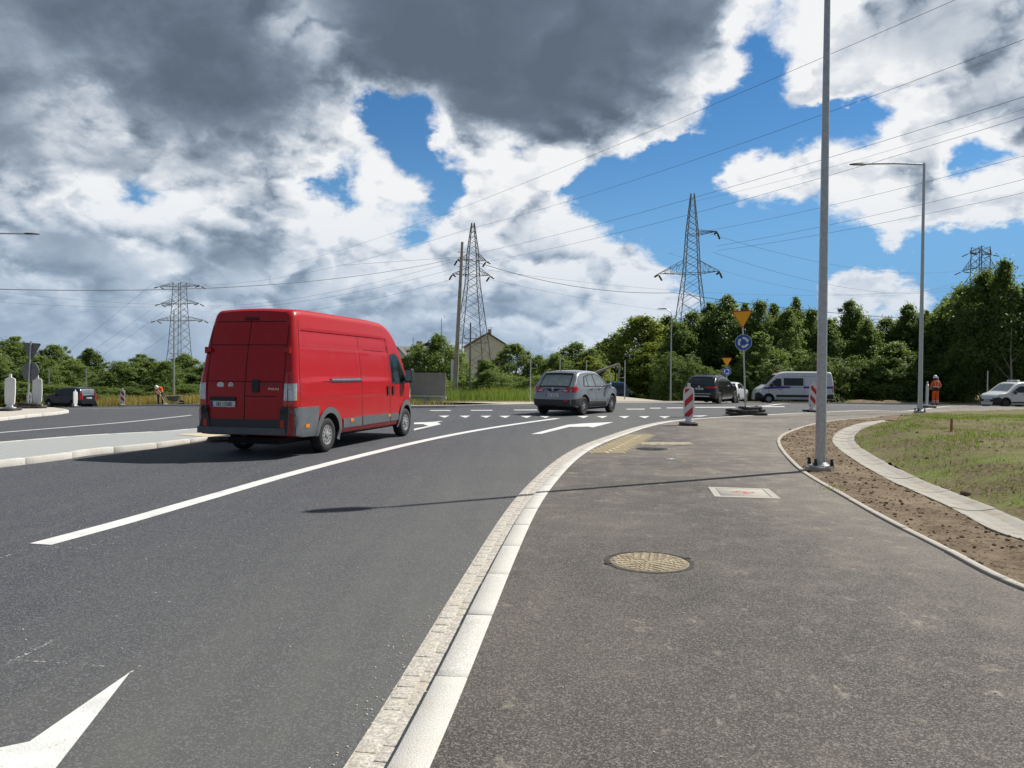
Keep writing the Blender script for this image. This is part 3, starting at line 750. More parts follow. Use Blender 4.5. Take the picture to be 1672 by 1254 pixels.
o = thing('utility_cover', 'square pale concrete utility cover with a red paint mark', 'utility cover', (cc.x, cc.y, zc), math.atan2(ax.y, ax.x))
hx = ((cv[1]-cv[0]).length+(cv[2]-cv[3]).length)/4; hy = ((cv[3]-cv[0]).length+(cv[2]-cv[1]).length)/4
hx, hy = hx*0.96, min(hy, hx*1.0)
m = MB()
for a, b in (((-hx, -hy), (hx, -hy*.78)), ((-hx, hy*.78), (hx, hy)), ((-hx, -hy*.78), (-hx*.78, hy*.78)), ((hx*.78, -hy*.78), (hx, hy*.78))): m.box((*a, -0.05), (*b, 0.007))
m.build('frame', M['slab'], o)
lid = bevelled(MB().box((-hx*.765, -hy*.765, -.05), (hx*.765, hy*.765, 0.006)).mesh('lid', M['slab']), 0.006, 1); lid = link('lid', lid, o)
m = MB(); m.prism([(0.16*math.cos(a)*(1+.25*math.sin(3*a)), 0.12*math.sin(a)*(1+.2*math.cos(4*a))) for a in np.linspace(0, 2*math.pi, 24, endpoint=False)], 0.0062, 0.0075)
m.build('paint_mark', worn('red_spray_paint', (0.62, 0.10, 0.11), 0.50), lid)
m = MB(); m.lathe([(0.012, .006), (0.012, .009)], 8, Matrix.Translation((hx*.35, hy*.1, 0))); m.build('lifting_hole', M['black'], lid)
# tactile paving
def tactile_tile(w, d, material, bars):
    m = MB(); m.box((-w/2+.003, -d/2+.003, -.03), (w/2-.003, d/2-.003, 0.004))
    for k in range(bars):
        y = -d/2+d*(k+.5)/bars; m.box((-w/2+.02, y-.013, .004), (w/2-.02, y+.013, .010), taper=.92)
    return m.mesh('tactile_tile', material)
def tactile(name, quad, nu, nv, material, rot):
    A, B, C_, D_ = [gp(x, y, .025) for x, y in quad]; o = bpy.data.objects.new(name, None); C.objects.link(o); o['kind'] = 'structure'
    w = ((B-A).length+(C_-D_).length)/2/nu; d = ((D_-A).length+(C_-B).length)/2/nv
    me = tactile_tile(w, d, material, 5)
    for i in range(nu):
        for j in range(nv):
            u, v = (i+.5)/nu, (j+.5)/nv; p = (A*(1-u)+B*u)*(1-v)+(D_*(1-u)+C_*u)*v
            e = ((B-A)*(1-v)+(C_-D_)*v); q = link('tactile_tile', me, o); q.location = (p.x, p.y, zs(p.x, p.y)+.002+random.uniform(0, .002)); q.rotation_euler.z = math.atan2(e.y, e.x)
    return o
tactile('tactile_paving', ((960, 740), (1016, 740), (1070.5, 710), (1026, 710)), 2, 13, M['tactile'], 0)
tactile('tactile_paving', ((1046, 726.3), (1130, 726.3), (1130, 722.4), (1050, 722.4)), 5, 2, M['tactile_dull'], 0)
lp = gp(1096, 750, .03); m = MB()
m.add([(v.x*.10*random.uniform(.7, 1.3), v.y*.05*random.uniform(.7, 1.3), v.z*.014+.012) for v in IV], IF)
o = m.build('plastic_scrap', mat('pale_plastic', (0.55, 0.62, 0.66), 0.4)); o.location = (lp.x, lp.y, zs(lp.x, lp.y)); o.rotation_euler.z = .5
tag(o, 'pale crumpled scrap of litter on the pavement', 'litter')
sp = gp(1553, 707, .33); m = MB(); m.tube([(0, 0, -.15), (0.005, 0, .30)], .028, 8)
o = m.build('marker_stake', mat('orange_brown_wood', (0.42, 0.17, 0.06), 0.8)); o.location = (sp.x, sp.y, lawn_z(sp.x, sp.y)); tag(o, 'short orange brown survey stake standing in the lawn', 'stake')
# ------------------------------------------------------------------ street lamps, posts, signs, barriers
def lamp(base, H, r0, r1, arm, arm_az, label, group, style='angle', bolts=False, head=1.0, lean=0.0, plinth=False):
    o = thing('street_lamp', label, 'street lamp', base, 0, group); o.rotation_euler.y = lean
    m = MB(); m.tube([(0, 0, H*k/8) for k in range(9)], [r0+(r1-r0)*k/8 for k in range(9)], 16); m.build('pole', M['galv'], o, True)
    d = Vector((math.sin(arm_az), math.cos(arm_az), 0)); m = MB()
    if style == 'angle': path = [Vector((0, 0, H-r1)), d*arm*0.5+Vector((0, 0, H+0.02)), d*arm+Vector((0, 0, H+0.02))]
    else: path = [Vector((0, 0, H-.3)), Vector((0, 0, H))]+[d*arm*(1-math.cos(a))+Vector((0, 0, H+arm*.75*math.sin(a))) for a in (.4, .8, 1.2)]
    m.tube(path, r1*0.75, 10); m.build('arm', M['galv'], o, True)
    e = path[-1]; side = d.cross(Vector((0, 0, 1))); L, W = .62*head, .15*head; m = MB()
    sec = [(-.08, .05, .05), (.02, .11, .075), (.2, .15, .08), (.45, .145, .055), (L+.02, .10, .03), (L+.08, .05, .02)]
    vs = []
    for u, w, h in sec:
        c = e+d*u
        vs += [c-side*w*head+Vector((0, 0, -h*.35)), c-side*w*.6*head+Vector((0, 0, h*.65)), c+side*w*.6*head+Vector((0, 0, h*.65)), c+side*w*head+Vector((0, 0, -h*.35))]
    n = len(sec); fs = [(4*i+k, 4*i+(k+1) % 4, 4*i+4+(k+1) % 4, 4*i+4+k) for i in range(n-1) for k in range(4)]+[(3, 2, 1, 0), (4*n-4, 4*n-3, 4*n-2, 4*n-1)]
    m.add(vs, fs); hd = m.build('lamp_head', M['lamp_head'], o, True)
    m = MB(); q = e+d*(L*.5); m.box((-.2*head, -.08*head, -.012), (.2*head, .08*head, 0), Matrix.Translation(q+Vector((0, 0, -.022))) @ Matrix.Rotation(math.atan2(d.y, d.x), 4, 'Z')); m.build('lens', M['glass_pale'], hd)
    if plinth:
        m = MB(); m.prism([(.24*math.cos(a), .24*math.sin(a)) for a in np.linspace(.4, .4+2*math.pi, 8, endpoint=False)], -.25, .035); m.build('foundation', M['slab'], o)
        m = MB(); m.box((-.17, -.17, .035), (.17, .17, .06)); m.build('base_plate', M['galv'], o)
        m = MB(); m.lathe([(r0+.05, .06), (r0+.012, .11)], 16); m.build('collar', M['galv'], o, True)
        for sx_ in (-1, 1):
            for sy_ in (-1, 1):
                b = MB(); b.tube([(sx_*.135, sy_*.135, .06), (sx_*.135, sy_*.135, .15)], .019, 8); b.lathe([(.034, .06), (.034, .10), (.024, .125), (.024, .17)], 6, Matrix.Translation((sx_*.135, sy_*.135, 0))); b.build('anchor_bolt', M['black'], o)
    else:
        m = MB(); m.box((r0*.2, -.05, .55), (r0+.012, .05, .95)); m.build('access_door', M['galv_dull'], o)
    return o
M['glass_pale'] = mat('lamp_lens', (0.6, 0.62, 0.62), 0.15)
LG = 'street lamps along the roads'
pb = gp(1339.5, 764, .06); lamp((pb.x, pb.y, zs(pb.x, pb.y)+.03), 8.3, .088, .045, .35, R(-112), 'tall grey lamp post bolted to a concrete foot in the bare soil', LG, plinth=True)
pb = gp(1502, 674, .03); lamp((pb.x, pb.y, zs(pb.x, pb.y)+.03), 10.6, .095, .05, 2.35, R(-84), 'street lamp with long straight arm standing at the lawn edge', LG, plinth=True)
pb = at(1095, 62); lamp(pb, 7.0, .075, .04, .75, R(-75), 'street lamp with short bent arm in front of the wood behind the striped board', LG, 'bent')
pb = at(720, 92); lamp(pb, 9.6, .08, .045, .6, R(20), 'distant street lamp rising behind the grey trailer board', LG, 'bent')
pb = at(284, 62); lamp(pb, 7.6, .085, .045, .7, R(-60), 'street lamp behind the stooping road worker', LG, 'bent')
pb = at(-60, 40); lamp(pb, 9.2, .09, .05, 3.2, R(88), 'street lamp whose head alone reaches in over the dark estate car', LG)
# plain posts waiting for signs
for px, d, h, lab in ((866, 47, 2.65, 'bare metal sign post standing in the grass before the pale house'), (914, 52, 3.0, 'bare metal post seen above the rear of the grey hatchback'), (957, 55, 3.0, 'bare metal post above the roof of the grey hatchback'),
                      (997, 52, 2.0, 'bare metal post by the bonnet of the grey hatchback'), (1020, 50, 2.75, 'bare metal post in front of the blue crane lorry'),
                      (80, 67, 3.3, 'bare metal post left behind the dark estate car bonnet'), (141, 67, 3.3, 'bare metal post behind the rear window of the dark estate car'), (1612, 56, 2.6, 'bare metal post beside the bonnet of the small white van')):
    p = at(px, d); o = thing('sign_post', lab, 'post', p, 0, 'bare sign posts'); m = MB(); m.tube([(0, 0, -.2), (0, 0, h)], .038, 10); m.build('pole', M['galv'], o, True)
    m = MB(); m.lathe([(.042, h-.01), (.042, h+.012), (.02, h+.025)], 10); m.build('cap', M['black'], o)

def tri_pts(w, r, n=4):
    """downward triangle with rounded corners, side w"""
    h = w*math.sqrt(3)/2; cs = [(-w/2, h/2), (w/2, h/2), (0, -h/2)]; cen = Vector((0, h/6)); out = []
    for i, c in enumerate(cs):
        c = Vector(c); a = Vector(cs[i-1]); b = Vector(cs[(i+1) % 3]); da, db = (a-c).normalized(), (b-c).normalized()
        for k in range(n+1):
            u = k/n; p0, p1 = c+da*r*1.7, c+db*r*1.7
            out.append((p0*(1-u)+p1*u)*0.5+((c*(2*u*(1-u))+p0*(1-u)**2+p1*u*u))*0.5)
    return out
def sign_assembly(base, H, rz, label, tri_w, tri_z, disc_d, disc_z, lean=(0, 0), face=True, group=None):
    o = thing('road_sign', label, 'road sign', base, rz, group); o.rotation_euler = (lean[0], lean[1], rz)
    m = MB(); m.tube([(0, 0, 0), (0, 0, H)], .032, 10); m.build('pole', M['galv'], o, True)
    F = lambda z, y=-.045: Matrix.Translation((0, y, z)) @ Matrix.Rotation(R(90), 4, 'X')
    P1 = tri_pts(tri_w, .03)
    b = MB(); b.prism(P1, -.012, .012, F(tri_z)); tr = b.build('yield_plate', M['sign_back'] if not face else M['red_film'], o)
    if face:
        b = MB(); b.prism([p*0.88+Vector((0, tri_w*.0)) for p in tri_pts(tri_w*1.0, .03)], .012, .015, F(tri_z+tri_w*.0)); b.build('yellow_face', M['yellow_film'], tr)
    b = MB(); n = 40; circ = lambda r: [(r*math.cos(a), r*math.sin(a)) for a in np.linspace(0, 2*math.pi, n, endpoint=False)]
    b.prism(circ(disc_d/2), -.012, .012, F(disc_z)); ds = b.build('roundabout_plate', M['white_film'] if face else M['sign_back'], o)
    if face:
        b = MB(); b.prism(circ(disc_d/2*.95), .012, .0145, F(disc_z)); b.build('blue_face', M['blue_film'], ds)
        for k in range(3):                                       # three white arrows chasing round the disc
            b = MB(); a0 = R(90)-k*R(120); r1, r2 = disc_d*.20, disc_d*.33; arc = [a0+R(8)-i*R(70)/8 for i in range(9)]
            poly = [(r2*math.cos(a), r2*math.sin(a)) for a in arc]
            ae = arc[-1]; hd = disc_d*.055
            poly += [((r2+hd)*math.cos(ae), (r2+hd)*math.sin(ae)), ((r1+r2)/2*math.cos(ae-R(30)), (r1+r2)/2*math.sin(ae-R(30))), ((r1-hd)*math.cos(ae), (r1-hd)*math.sin(ae))]
            poly += [(r1*math.cos(a), r1*math.sin(a)) for a in reversed(arc)]
            b.prism(poly, .0145, .017, F(disc_z)); b.build('arrow', M['white_film'], ds)
    for z in (tri_z, disc_z):
        b = MB(); b.box((-.09, -.034, z-.02), (.09, -.028, z+.02)); b.lathe([(.045, z-.02), (.045, z+.02)], 10); b.build('bracket', M['galv_dull'], o)
    return o
sb = gp(1217.5, 677, .03)
sign_assembly((sb.x, sb.y, T(sb.x, sb.y)+.10), 3.98, R(-14), 'yellow give-way triangle over blue roundabout disc on a slender post on rubber bases', .80, 3.66, .64, 2.76, (0, R(-2.6)))
sb2 = at(1186, 56); sign_assembly(sb2, 3.3, R(-8), 'smaller yellow give-way and blue roundabout signs showing above the black car', .78, 2.95, .62, 2.28)
sb3 = at(45, 30); sign_assembly((sb3.x, sb3.y, T(sb3.x, sb3.y)), 2.72, R(172), 'grey backs of a triangle and a disc sign leaning behind the white boards', .82, 2.30, .74, 1.55, (0, R(-3.2)), face=False)
# rubber ballast plates holding the temporary signs
def plate_mesh():
    m = MB(); m.prism([(-.40, -.12), (-.34, -.19), (.34, -.19), (.40, -.12), (.40, .12), (.34, .19), (-.34, .19), (-.40, .12)], 0, .095)
    m.box((-.30, -.05, .095), (-.16, .05, .115)); m.box((.16, -.05, .095), (.30, .05, .115)); m.box((-.43, -.06, .02), (-.395, .06, .07)); m.box((.395, -.06, .02), (.43, .06, .07))
    return bevelled(m.mesh('rubber_plate', M['rubber_dusty']), .012, 1)
plate_me = plate_mesh()
def plates(base, lst, lab, grp):
    for i, (x, y, z, a, tx, ty_) in enumerate(lst):
        o = link('rubber_plate', plate_me); o.location = (base.x+x, base.y+y, T(base.x, base.y)+z); o.rotation_euler = (tx, ty_, a)
        tag(o, lab, 'ballast plate', grp)
plates(sb, [(-.30, -.28, .03, .05, 0, 0), (.32, -.30, .03, -.06, 0, 0), (-.28, .30, .03, .0, 0, 0), (.30, .32, .03, .1, 0, 0), (-.35, .02, .135, -.08, 0, .05), (.36, .0, .135, .12, 0, -.04), (.0, -.28, .14, .3, .03, 0), (-.05, .05, .245, 1.4, .06, .04), (.22, -.12, .25, .5, .0, -.05)],
       'black rubber ballast plate heaped round the give-way sign post', 'rubber plates under the give-way sign')
plates(sb3, [(-.3, 0, .0, .0, 0, 0), (.35, .1, .0, .1, 0, 0), (-.15, -.1, .105, .2, 0, 0), (.3, .0, .105, -.1, 0, 0), (.05, .05, .21, .05, 0, .03)],
       'grey dusty rubber ballast plate stacked behind the two white boards', 'rubber plates under the grey backed signs')

def barrier(base, rz, label, tilt=(0, 0), flip=False, stripes=True, s=1.0, group='upright traffic boards'):
    o = thing('traffic_board', label, 'traffic board', base, rz, group); o.scale = (s, s, s)
    pv = bpy.data.objects.new('board', None)
    m = MB(); out = [(-.125, .22), (-.145, .34), (-.165, .55), (-.165, 1.02), (-.15, 1.12), (-.06, 1.18), (-.042, 1.19), (-.042, 1.30), (.042, 1.30), (.042, 1.19), (.06, 1.18), (.15, 1.12), (.165, 1.02), (.165, .55), (.145, .34), (.125, .22)]
    if not stripes: out = [(-.15, .22), (-.165, .30), (-.18, .6), (-.175, 1.06), (-.165, 1.13), (-.06, 1.18), (-.042, 1.19), (-.042, 1.30), (.042, 1.30), (.042, 1.19), (.06, 1.18), (.165, 1.13), (.175, 1.06), (.18, .6), (.165, .30), (.15, .22)]
    Fm = Matrix.Rotation(R(90), 4, 'X'); Tm = Matrix.Rotation(tilt[0], 4, 'X') @ Matrix.Rotation(tilt[1], 4, 'Y')
    m.prism(out, -.03, .03, Tm @ Fm); bd = link('board', bevelled(m.mesh('board', M['white']), .012, 2), o)
    if stripes:
        x0, x1, z0, z1 = -.122, .122, .26, 1.13; wst = .30
        b = MB(); b.prism([(x0, z0), (x1, z0), (x1, z1), (x0, z1)], .031, .0325, Tm @ Fm); fl = b.build('reflective_sheet', M['white_film'], bd)
        k = -2
        for k in range(-3, 6):
            zc = z0-0.13+k*.42; poly = []
            sg = -1 if flip else 1
            quad = [(x0, zc), (x1, zc+sg*.24), (x1, zc+sg*.24+.21), (x0, zc+.21)]
            # clip to the sheet
            def clip(poly, zlim, keep_below):
                outp = []
                for (ax_, az_), (bx_, bz_) in zip(poly, poly[1:]+poly[:1]):
                    ina, inb = ((az_ <= zlim) == keep_below) or az_ == zlim, ((bz_ <= zlim) == keep_below) or bz_ == zlim
                    if ina: outp.append((ax_, az_))
                    if ina != inb:
                        u = (zlim-az_)/(bz_-az_); outp.append((ax_+(bx_-ax_)*u, zlim))
                return outp
            q = clip(quad, z1, True); q = clip(q, z0, False) if len(q) > 2 else []
            if len(q) > 2:
                b = MB(); b.prism(q, .0325, .034, Tm @ Fm); b.build('red_stripe', M['red_film'], fl)
    m = MB(); m.prism([(-.25, -.34), (-.19, -.40), (.19, -.40), (.25, -.34), (.25, .34), (.19, .40), (-.19, .40), (-.25, .34)], 0, .085); ft = link('foot', bevelled(m.mesh('foot', M['rubber_dusty']), .012, 1), o)
    m = MB(); m.box((-.10, -.045, .085), (.10, .045, .26), taper=.8); m.box((-.17, -.10, .085), (.17, .10, .12)); m.build('socket', M['white'], o)
    for sx_ in (-1, 1):
        b = MB(); b.tube([(-.25, sx_*.28, .04), (.25, sx_*.28, .04)], .03, 10); b.build('carrying_bar', M['black'], ft)
    return o
p = gp(1124, 694, .025); barrier((p.x, p.y, zs(p.x, p.y)), R(-6), 'red and white striped traffic board on the kerb before the black car')
p = gp(1325, 673, .02); barrier((p.x, p.y, T(p.x, p.y)+.03), R(4), 'tilted red and white striped board in front of the white works van', (0, R(4)), True)
p = gp(1513, 666.5); barrier((p.x, p.y, T(p.x, p.y)+.03), R(77), 'white traffic board seen edge-on beside the standing orange worker', (0, R(-4)), False)
p = gp(16, 675); barrier((p.x, p.y, T(p.x, p.y)+.105), R(186), 'nearer of two plain white boards on the paved island', (0, R(-1)), False, False)
p = gp(61, 670); barrier((p.x, p.y, T(p.x, p.y)+.105), R(190), 'plain white board at the island tip beside the dark car bonnet', (0, 0), False, False)
p = at(123, 57); barrier(p, R(248), 'white board seen edge-on before the tail of the dark estate car', (0, 0), False, False)
p = at(47, 58); barrier(p, R(10), 'half hidden striped board between the two white boards', (0, 0), True)
p = at(200, 55.5); barrier(p, R(28), 'narrow red and white board standing before the tall dry grass', (0, 0), True)

# ------------------------------------------------------------------ pylons and cables
def pylon(base, rz, prof, arms, label, bar=.10, step=1.0, peak=None):
    """prof: (height, half width) up the tower; arms: (height, reach left, reach right, drop, rise)"""
    o = thing('power_pylon', label, 'pylon', base, rz, 'power pylons')
    def hw(z):
        for (z0, w0), (z1, w1) in zip(prof, prof[1:]):
            if z <= z1: return w0+(w1-w0)*(z-z0)/(z1-z0)
        return prof[-1][1]
    H = prof[-1][0]
    for sx_ in (-1, 1):
        for sy_ in (-1, 1):
            m = MB(); m.tube([(sx_*w, sy_*w, z) for z, w in prof], bar, 4); m.build('leg', M['lattice'], o)
    m = MB(); z = 0.0
    while z < H-.5:
        w = hw(z); z2 = min(H, z+max(.9, w*1.15*step)); w2 = hw(z2)
        for a, b in (((-1, -1), (1, -1)), ((1, -1), (1, 1)), ((1, 1), (-1, 1)), ((-1, 1), (-1, -1))):
            m.bar((a[0]*w, a[1]*w, z), (b[0]*w2, b[1]*w2, z2), bar*.62); m.bar((b[0]*w, b[1]*w, z), (a[0]*w2, a[1]*w2, z2), bar*.62)
        z = z2
    for z in [a[0] for a in arms]+[H*.3]:
        w = hw(z)
        for a, b in (((-1, -1), (1, -1)), ((1, -1), (1, 1)), ((1, 1), (-1, 1)), ((-1, 1), (-1, -1))): m.bar((a[0]*w, a[1]*w, z), (b[0]*w, b[1]*w, z), bar*.7)
    m.build('lattice_bracing', M['lattice'], o)
    for z, left, right, depth, tip in arms:
        for sgn, reach in ((-1, left), (1, right)):
            if not reach: continue
            w = hw(z); w2 = hw(z+depth); m = MB(); tipp = Vector((sgn*(w+reach), 0, z+tip))
            lo = [Vector((sgn*w, -w, z)), Vector((sgn*w, w, z))]; hi = [Vector((sgn*w2, -w2, z+depth)), Vector((sgn*w2, w2, z+depth))]
            for q in lo+hi: m.bar(q, tipp, bar*.8)
            for k in (.25, .5, .75):
                A = [q.lerp(tipp, k) for q in lo+hi]
                m.bar(A[0], A[1], bar*.5); m.bar(A[0], A[2], bar*.5); m.bar(A[1], A[3], bar*.5)
                B = [q.lerp(tipp, k-.25) for q in lo+hi]; m.bar(B[0], A[1], bar*.45); m.bar(B[2], A[0], bar*.45); m.bar(B[3], A[1], bar*.45)
            arm = m.build('cross_arm', M['lattice'], o)
            for yy in (-1.0, 1.0):
                m = MB()
                m.tube([tipp, tipp+Vector((0, yy*.5, -.25))], .04, 6)
                prof_i = []
                A, B = tipp+Vector((0, yy*.5, -.25)), tipp+Vector((0, yy*2.3, -.75))
                for k in range(19): prof_i.append(.16 if k % 2 else .07)
                m.tube([A.lerp(B, k/18) for k in range(19)], prof_i, 8); m.build('insulator', M['insul'], arm)
    return o
def cable(a, b, sag, r, label, group, n=20, name='power_cable'):
    m = MB(); pts = [a.lerp(b, k/n)+Vector((0, 0, -sag*4*(k/n)*(1-k/n))) for k in range(n+1)]
    m.tube(pts, r*.8, 5); o = m.build(name, M['cable']); tag(o, label, 'cable', group); return o
# pylon among the trees by the house
B1 = at(770, 136); B1.z -= .5
P1 = pylon(B1, R(18), [(0, 3.3), (9, 2.35), (19.5, 1.10), (25, .85), (30.2, .22)], [(21.0, 2.6, 2.2, 1.3, .1), (23.6, 1.8, 1.6, 1.2, .1)], 'lattice pylon behind the leaning concrete pole beside the house', .085)
B2 = at(1127, 118); B2.z -= .5
P2 = pylon(B2, R(-24), [(0, 3.3), (8, 2.5), (19.3, 1.15), (25.5, .82), (31.5, .24)], [(19.3, 4.0, 3.0, 2.0, .2), (25.2, 0, 2.9, .6, .3)], 'tall lattice pylon rising above the wood left of the give-way sign', .085)
B3 = at(293, 225); B3.z -= 1
P3 = pylon(B3, R(-14), [(0, 3.2), (10, 2.2), (18, 1.75), (29.8, 1.25)], [(18.6, 6.2, 6.2, 1.4, .2), (23.6, 5.0, 5.0, 1.3, .1), (28.6, 5.6, 5.6, 1.1, .2)], 'distant three armed pylon above the roof of the red van', .10)
B4 = at(1597, 215); B4.z -= 1
P4 = pylon(B4, R(20), [(0, 3.6), (12, 2.4), (26, 1.75), (40.5, 1.6)], [(29.5, 6.5, 6.5, 3.2, -1.5), (34.6, 5.2, 5.2, 2.8, -1.2), (38.6, 2.6, 2.6, 1.7, 0)], 'distant pylon standing above the tall trees at the frame edge', .12)
def W(px, py, d): return hp(px, py, d)
CG = 'overhead power lines'
CAB = [  # (point, point, sag, radius)
 (W(470, 432, 200), W(1900, -150, 40), 2.0, .020, 'highest overhead line crossing the dark cloud'),
 (W(765, 374, 136), W(2000, -62, 46), 1.2, .022, 'overhead line from the top of the central pylon to the sky'),
 (W(330, 466, 222), W(765, 374, 136), 2.2, .026, 'overhead line from the central pylon peak down to the far pylon'),
 (W(778, 414, 134), W(2000, 52, 50), 1.0, .024, 'overhead line from the central pylon over the lamp post'),
 (W(792, 428, 134), W(2000, 88, 52), 1.2, .022, 'lower overhead line from the central pylon over the lamp arm'),
 (W(1133, 329, 118), W(2000, 70, 55), .8, .016, 'thin earth line from the tip of the tall pylon'),
 (W(1160, 376, 117), W(2000, 160, 60), .8, .022, 'overhead line from the upper arm of the tall pylon'),
 (W(1168, 402, 117), W(2000, 205, 62), .8, .022, 'upper of the pair of lines from the low pylon arm'),
 (W(1172, 409, 117), W(2000, 236, 62), .8, .022, 'lower of the pair of lines from the low pylon arm'),
 (W(745, 426, 135), W(338, 500, 224), 2.0, .026, 'line from the central pylon to the upper far pylon arm'),
 (W(738, 440, 135), W(335, 503, 226), 2.0, .026, 'line from the central pylon to the lower far pylon arm'),
 (W(738, 456, 135), W(345, 512, 226), 2.5, .026, 'lowest line from the central pylon passing over the red van'),
 (W(798, 441, 135), W(1560, 470, 190), 3.0, .024, 'line from the central pylon sagging behind the tall pylon'),
 (W(798, 456, 135), W(1440, 520, 190), 3.0, .022, 'lowest line running from the central pylon behind the wood'),
 (W(1165, 412, 117), W(1575, 470, 214), 3.5, .026, 'line from the tall pylon arm to the frame edge pylon'),
 (W(1160, 382, 117), W(1580, 440, 214), 3.0, .026, 'line from the tall pylon upper arm to the frame edge pylon'),
 (W(1092, 413, 117), W(1560, 462, 214), 5.0, .026, 'line from the long pylon arm sagging across blue sky'),
 (W(256, 457, 224), W(20, 640, 300), 1.0, .030, 'line falling from the far pylon top toward the trees'),
 (W(247, 505, 224), W(40, 640, 300), 1.0, .030, 'line falling from the far pylon lower arm toward the trees'),
 (W(268, 508, 224), W(70, 640, 300), 1.0, .030, 'inner line falling from the far pylon lower arm'),
 (W(318, 512, 224), W(130, 640, 300), 1.0, .030, 'line falling behind the far pylon toward the dark car'),
 (W(-60, 468, 200), W(300, 498, 225), 1.0, .026, 'faint line entering from the frame edge under the long cable'),
 (W(-60, 488, 200), W(300, 500, 225), 1.0, .024, 'lower faint line entering from the frame edge'),
]
for a, b, sg, r, lab in CAB: cable(a, b, sg, r, lab, CG)
# leaning concrete pole with its service cable
pb = gp(742, 656.5); o = thing('utility_pole', 'leaning grey concrete pole with a white box beside the trailer board', 'pole', pb)
Hp = (hp(755, 393, pb.y).z-pb.z); tx = hp(755, 393, pb.y).x-pb.x
m = MB(); vs = []
for k in range(7):
    u = k/6; w = .21*(1-u)+.105*u; d2 = .17*(1-u)+.10*u
    vs += [(tx*u-w, -d2, Hp*u-.1), (tx*u+w, -d2, Hp*u-.1), (tx*u+w, d2, Hp*u-.1), (tx*u-w, d2, Hp*u-.1)]
m.add(vs, [(4*i+k, 4*i+(k+1) % 4, 4*i+4+(k+1) % 4, 4*i+4+k) for i in range(6) for k in range(4)]+[(3, 2, 1, 0), (24, 25, 26, 27)])
link('shaft', bevelled(m.mesh('shaft', M['wood_pole']), .02, 1), o)
m = MB(); m.box((tx*.22-.42, -.2, Hp*.13), (tx*.22-.22, .14, Hp*.265)); m.build('white_box', M['white'], o)
m = MB(); m.bar((tx*.93-.35, 0, Hp*.93), (tx*.93+.3, 0, Hp*.93), .05); m.bar((tx*.9-.25, 0, Hp*.84), (tx*.9+.3, 0, Hp*.84), .05); m.build('bracket', M['lattice'], o)
top = Vector((pb.x+tx*.9, pb.y, pb.z+Hp*.90))
cable(top, W(-250, 463, 30), 1.2, .022, 'thick service cable from the leaning pole to the frame edge', 'service cables on the leaning pole', name='service_cable')
cable(W(560, 433, pb.y-2), top, .0, .012, 'short stay line beside the thick service cable', 'service cables on the leaning pole', name='service_cable')
cable(top, W(1100, 478, 70), .9, .026, 'service cable from the leaning pole toward the street lamp', 'service cables on the leaning pole', name='service_cable')
cable(W(1100, 478, 70), W(1900, 530, 60), .9, .026, 'service cable running on in front of the wood', 'service cables on the leaning pole', name='service_cable')
p = at(767, 64); o = thing('utility_pole', 'thin dark pole with a small crossbar before the pale house', 'pole', p)
h2 = hp(767, 527, 64).z-p.z; m = MB(); m.tube([(0, 0, 0), (0.02, 0, h2)], [.09, .06], 8); m.build('shaft', M['lattice'], o)
m = MB(); m.bar((-.45, 0, h2*.80), (.5, 0, h2*.80), .06); m.bar((-.45, 0, h2*.80), (-.45, 0, h2*.85), .06); m.bar((.5, 0, h2*.80), (.5, 0, h2*.86), .06); m.build('crossbar', M['lattice'], o)
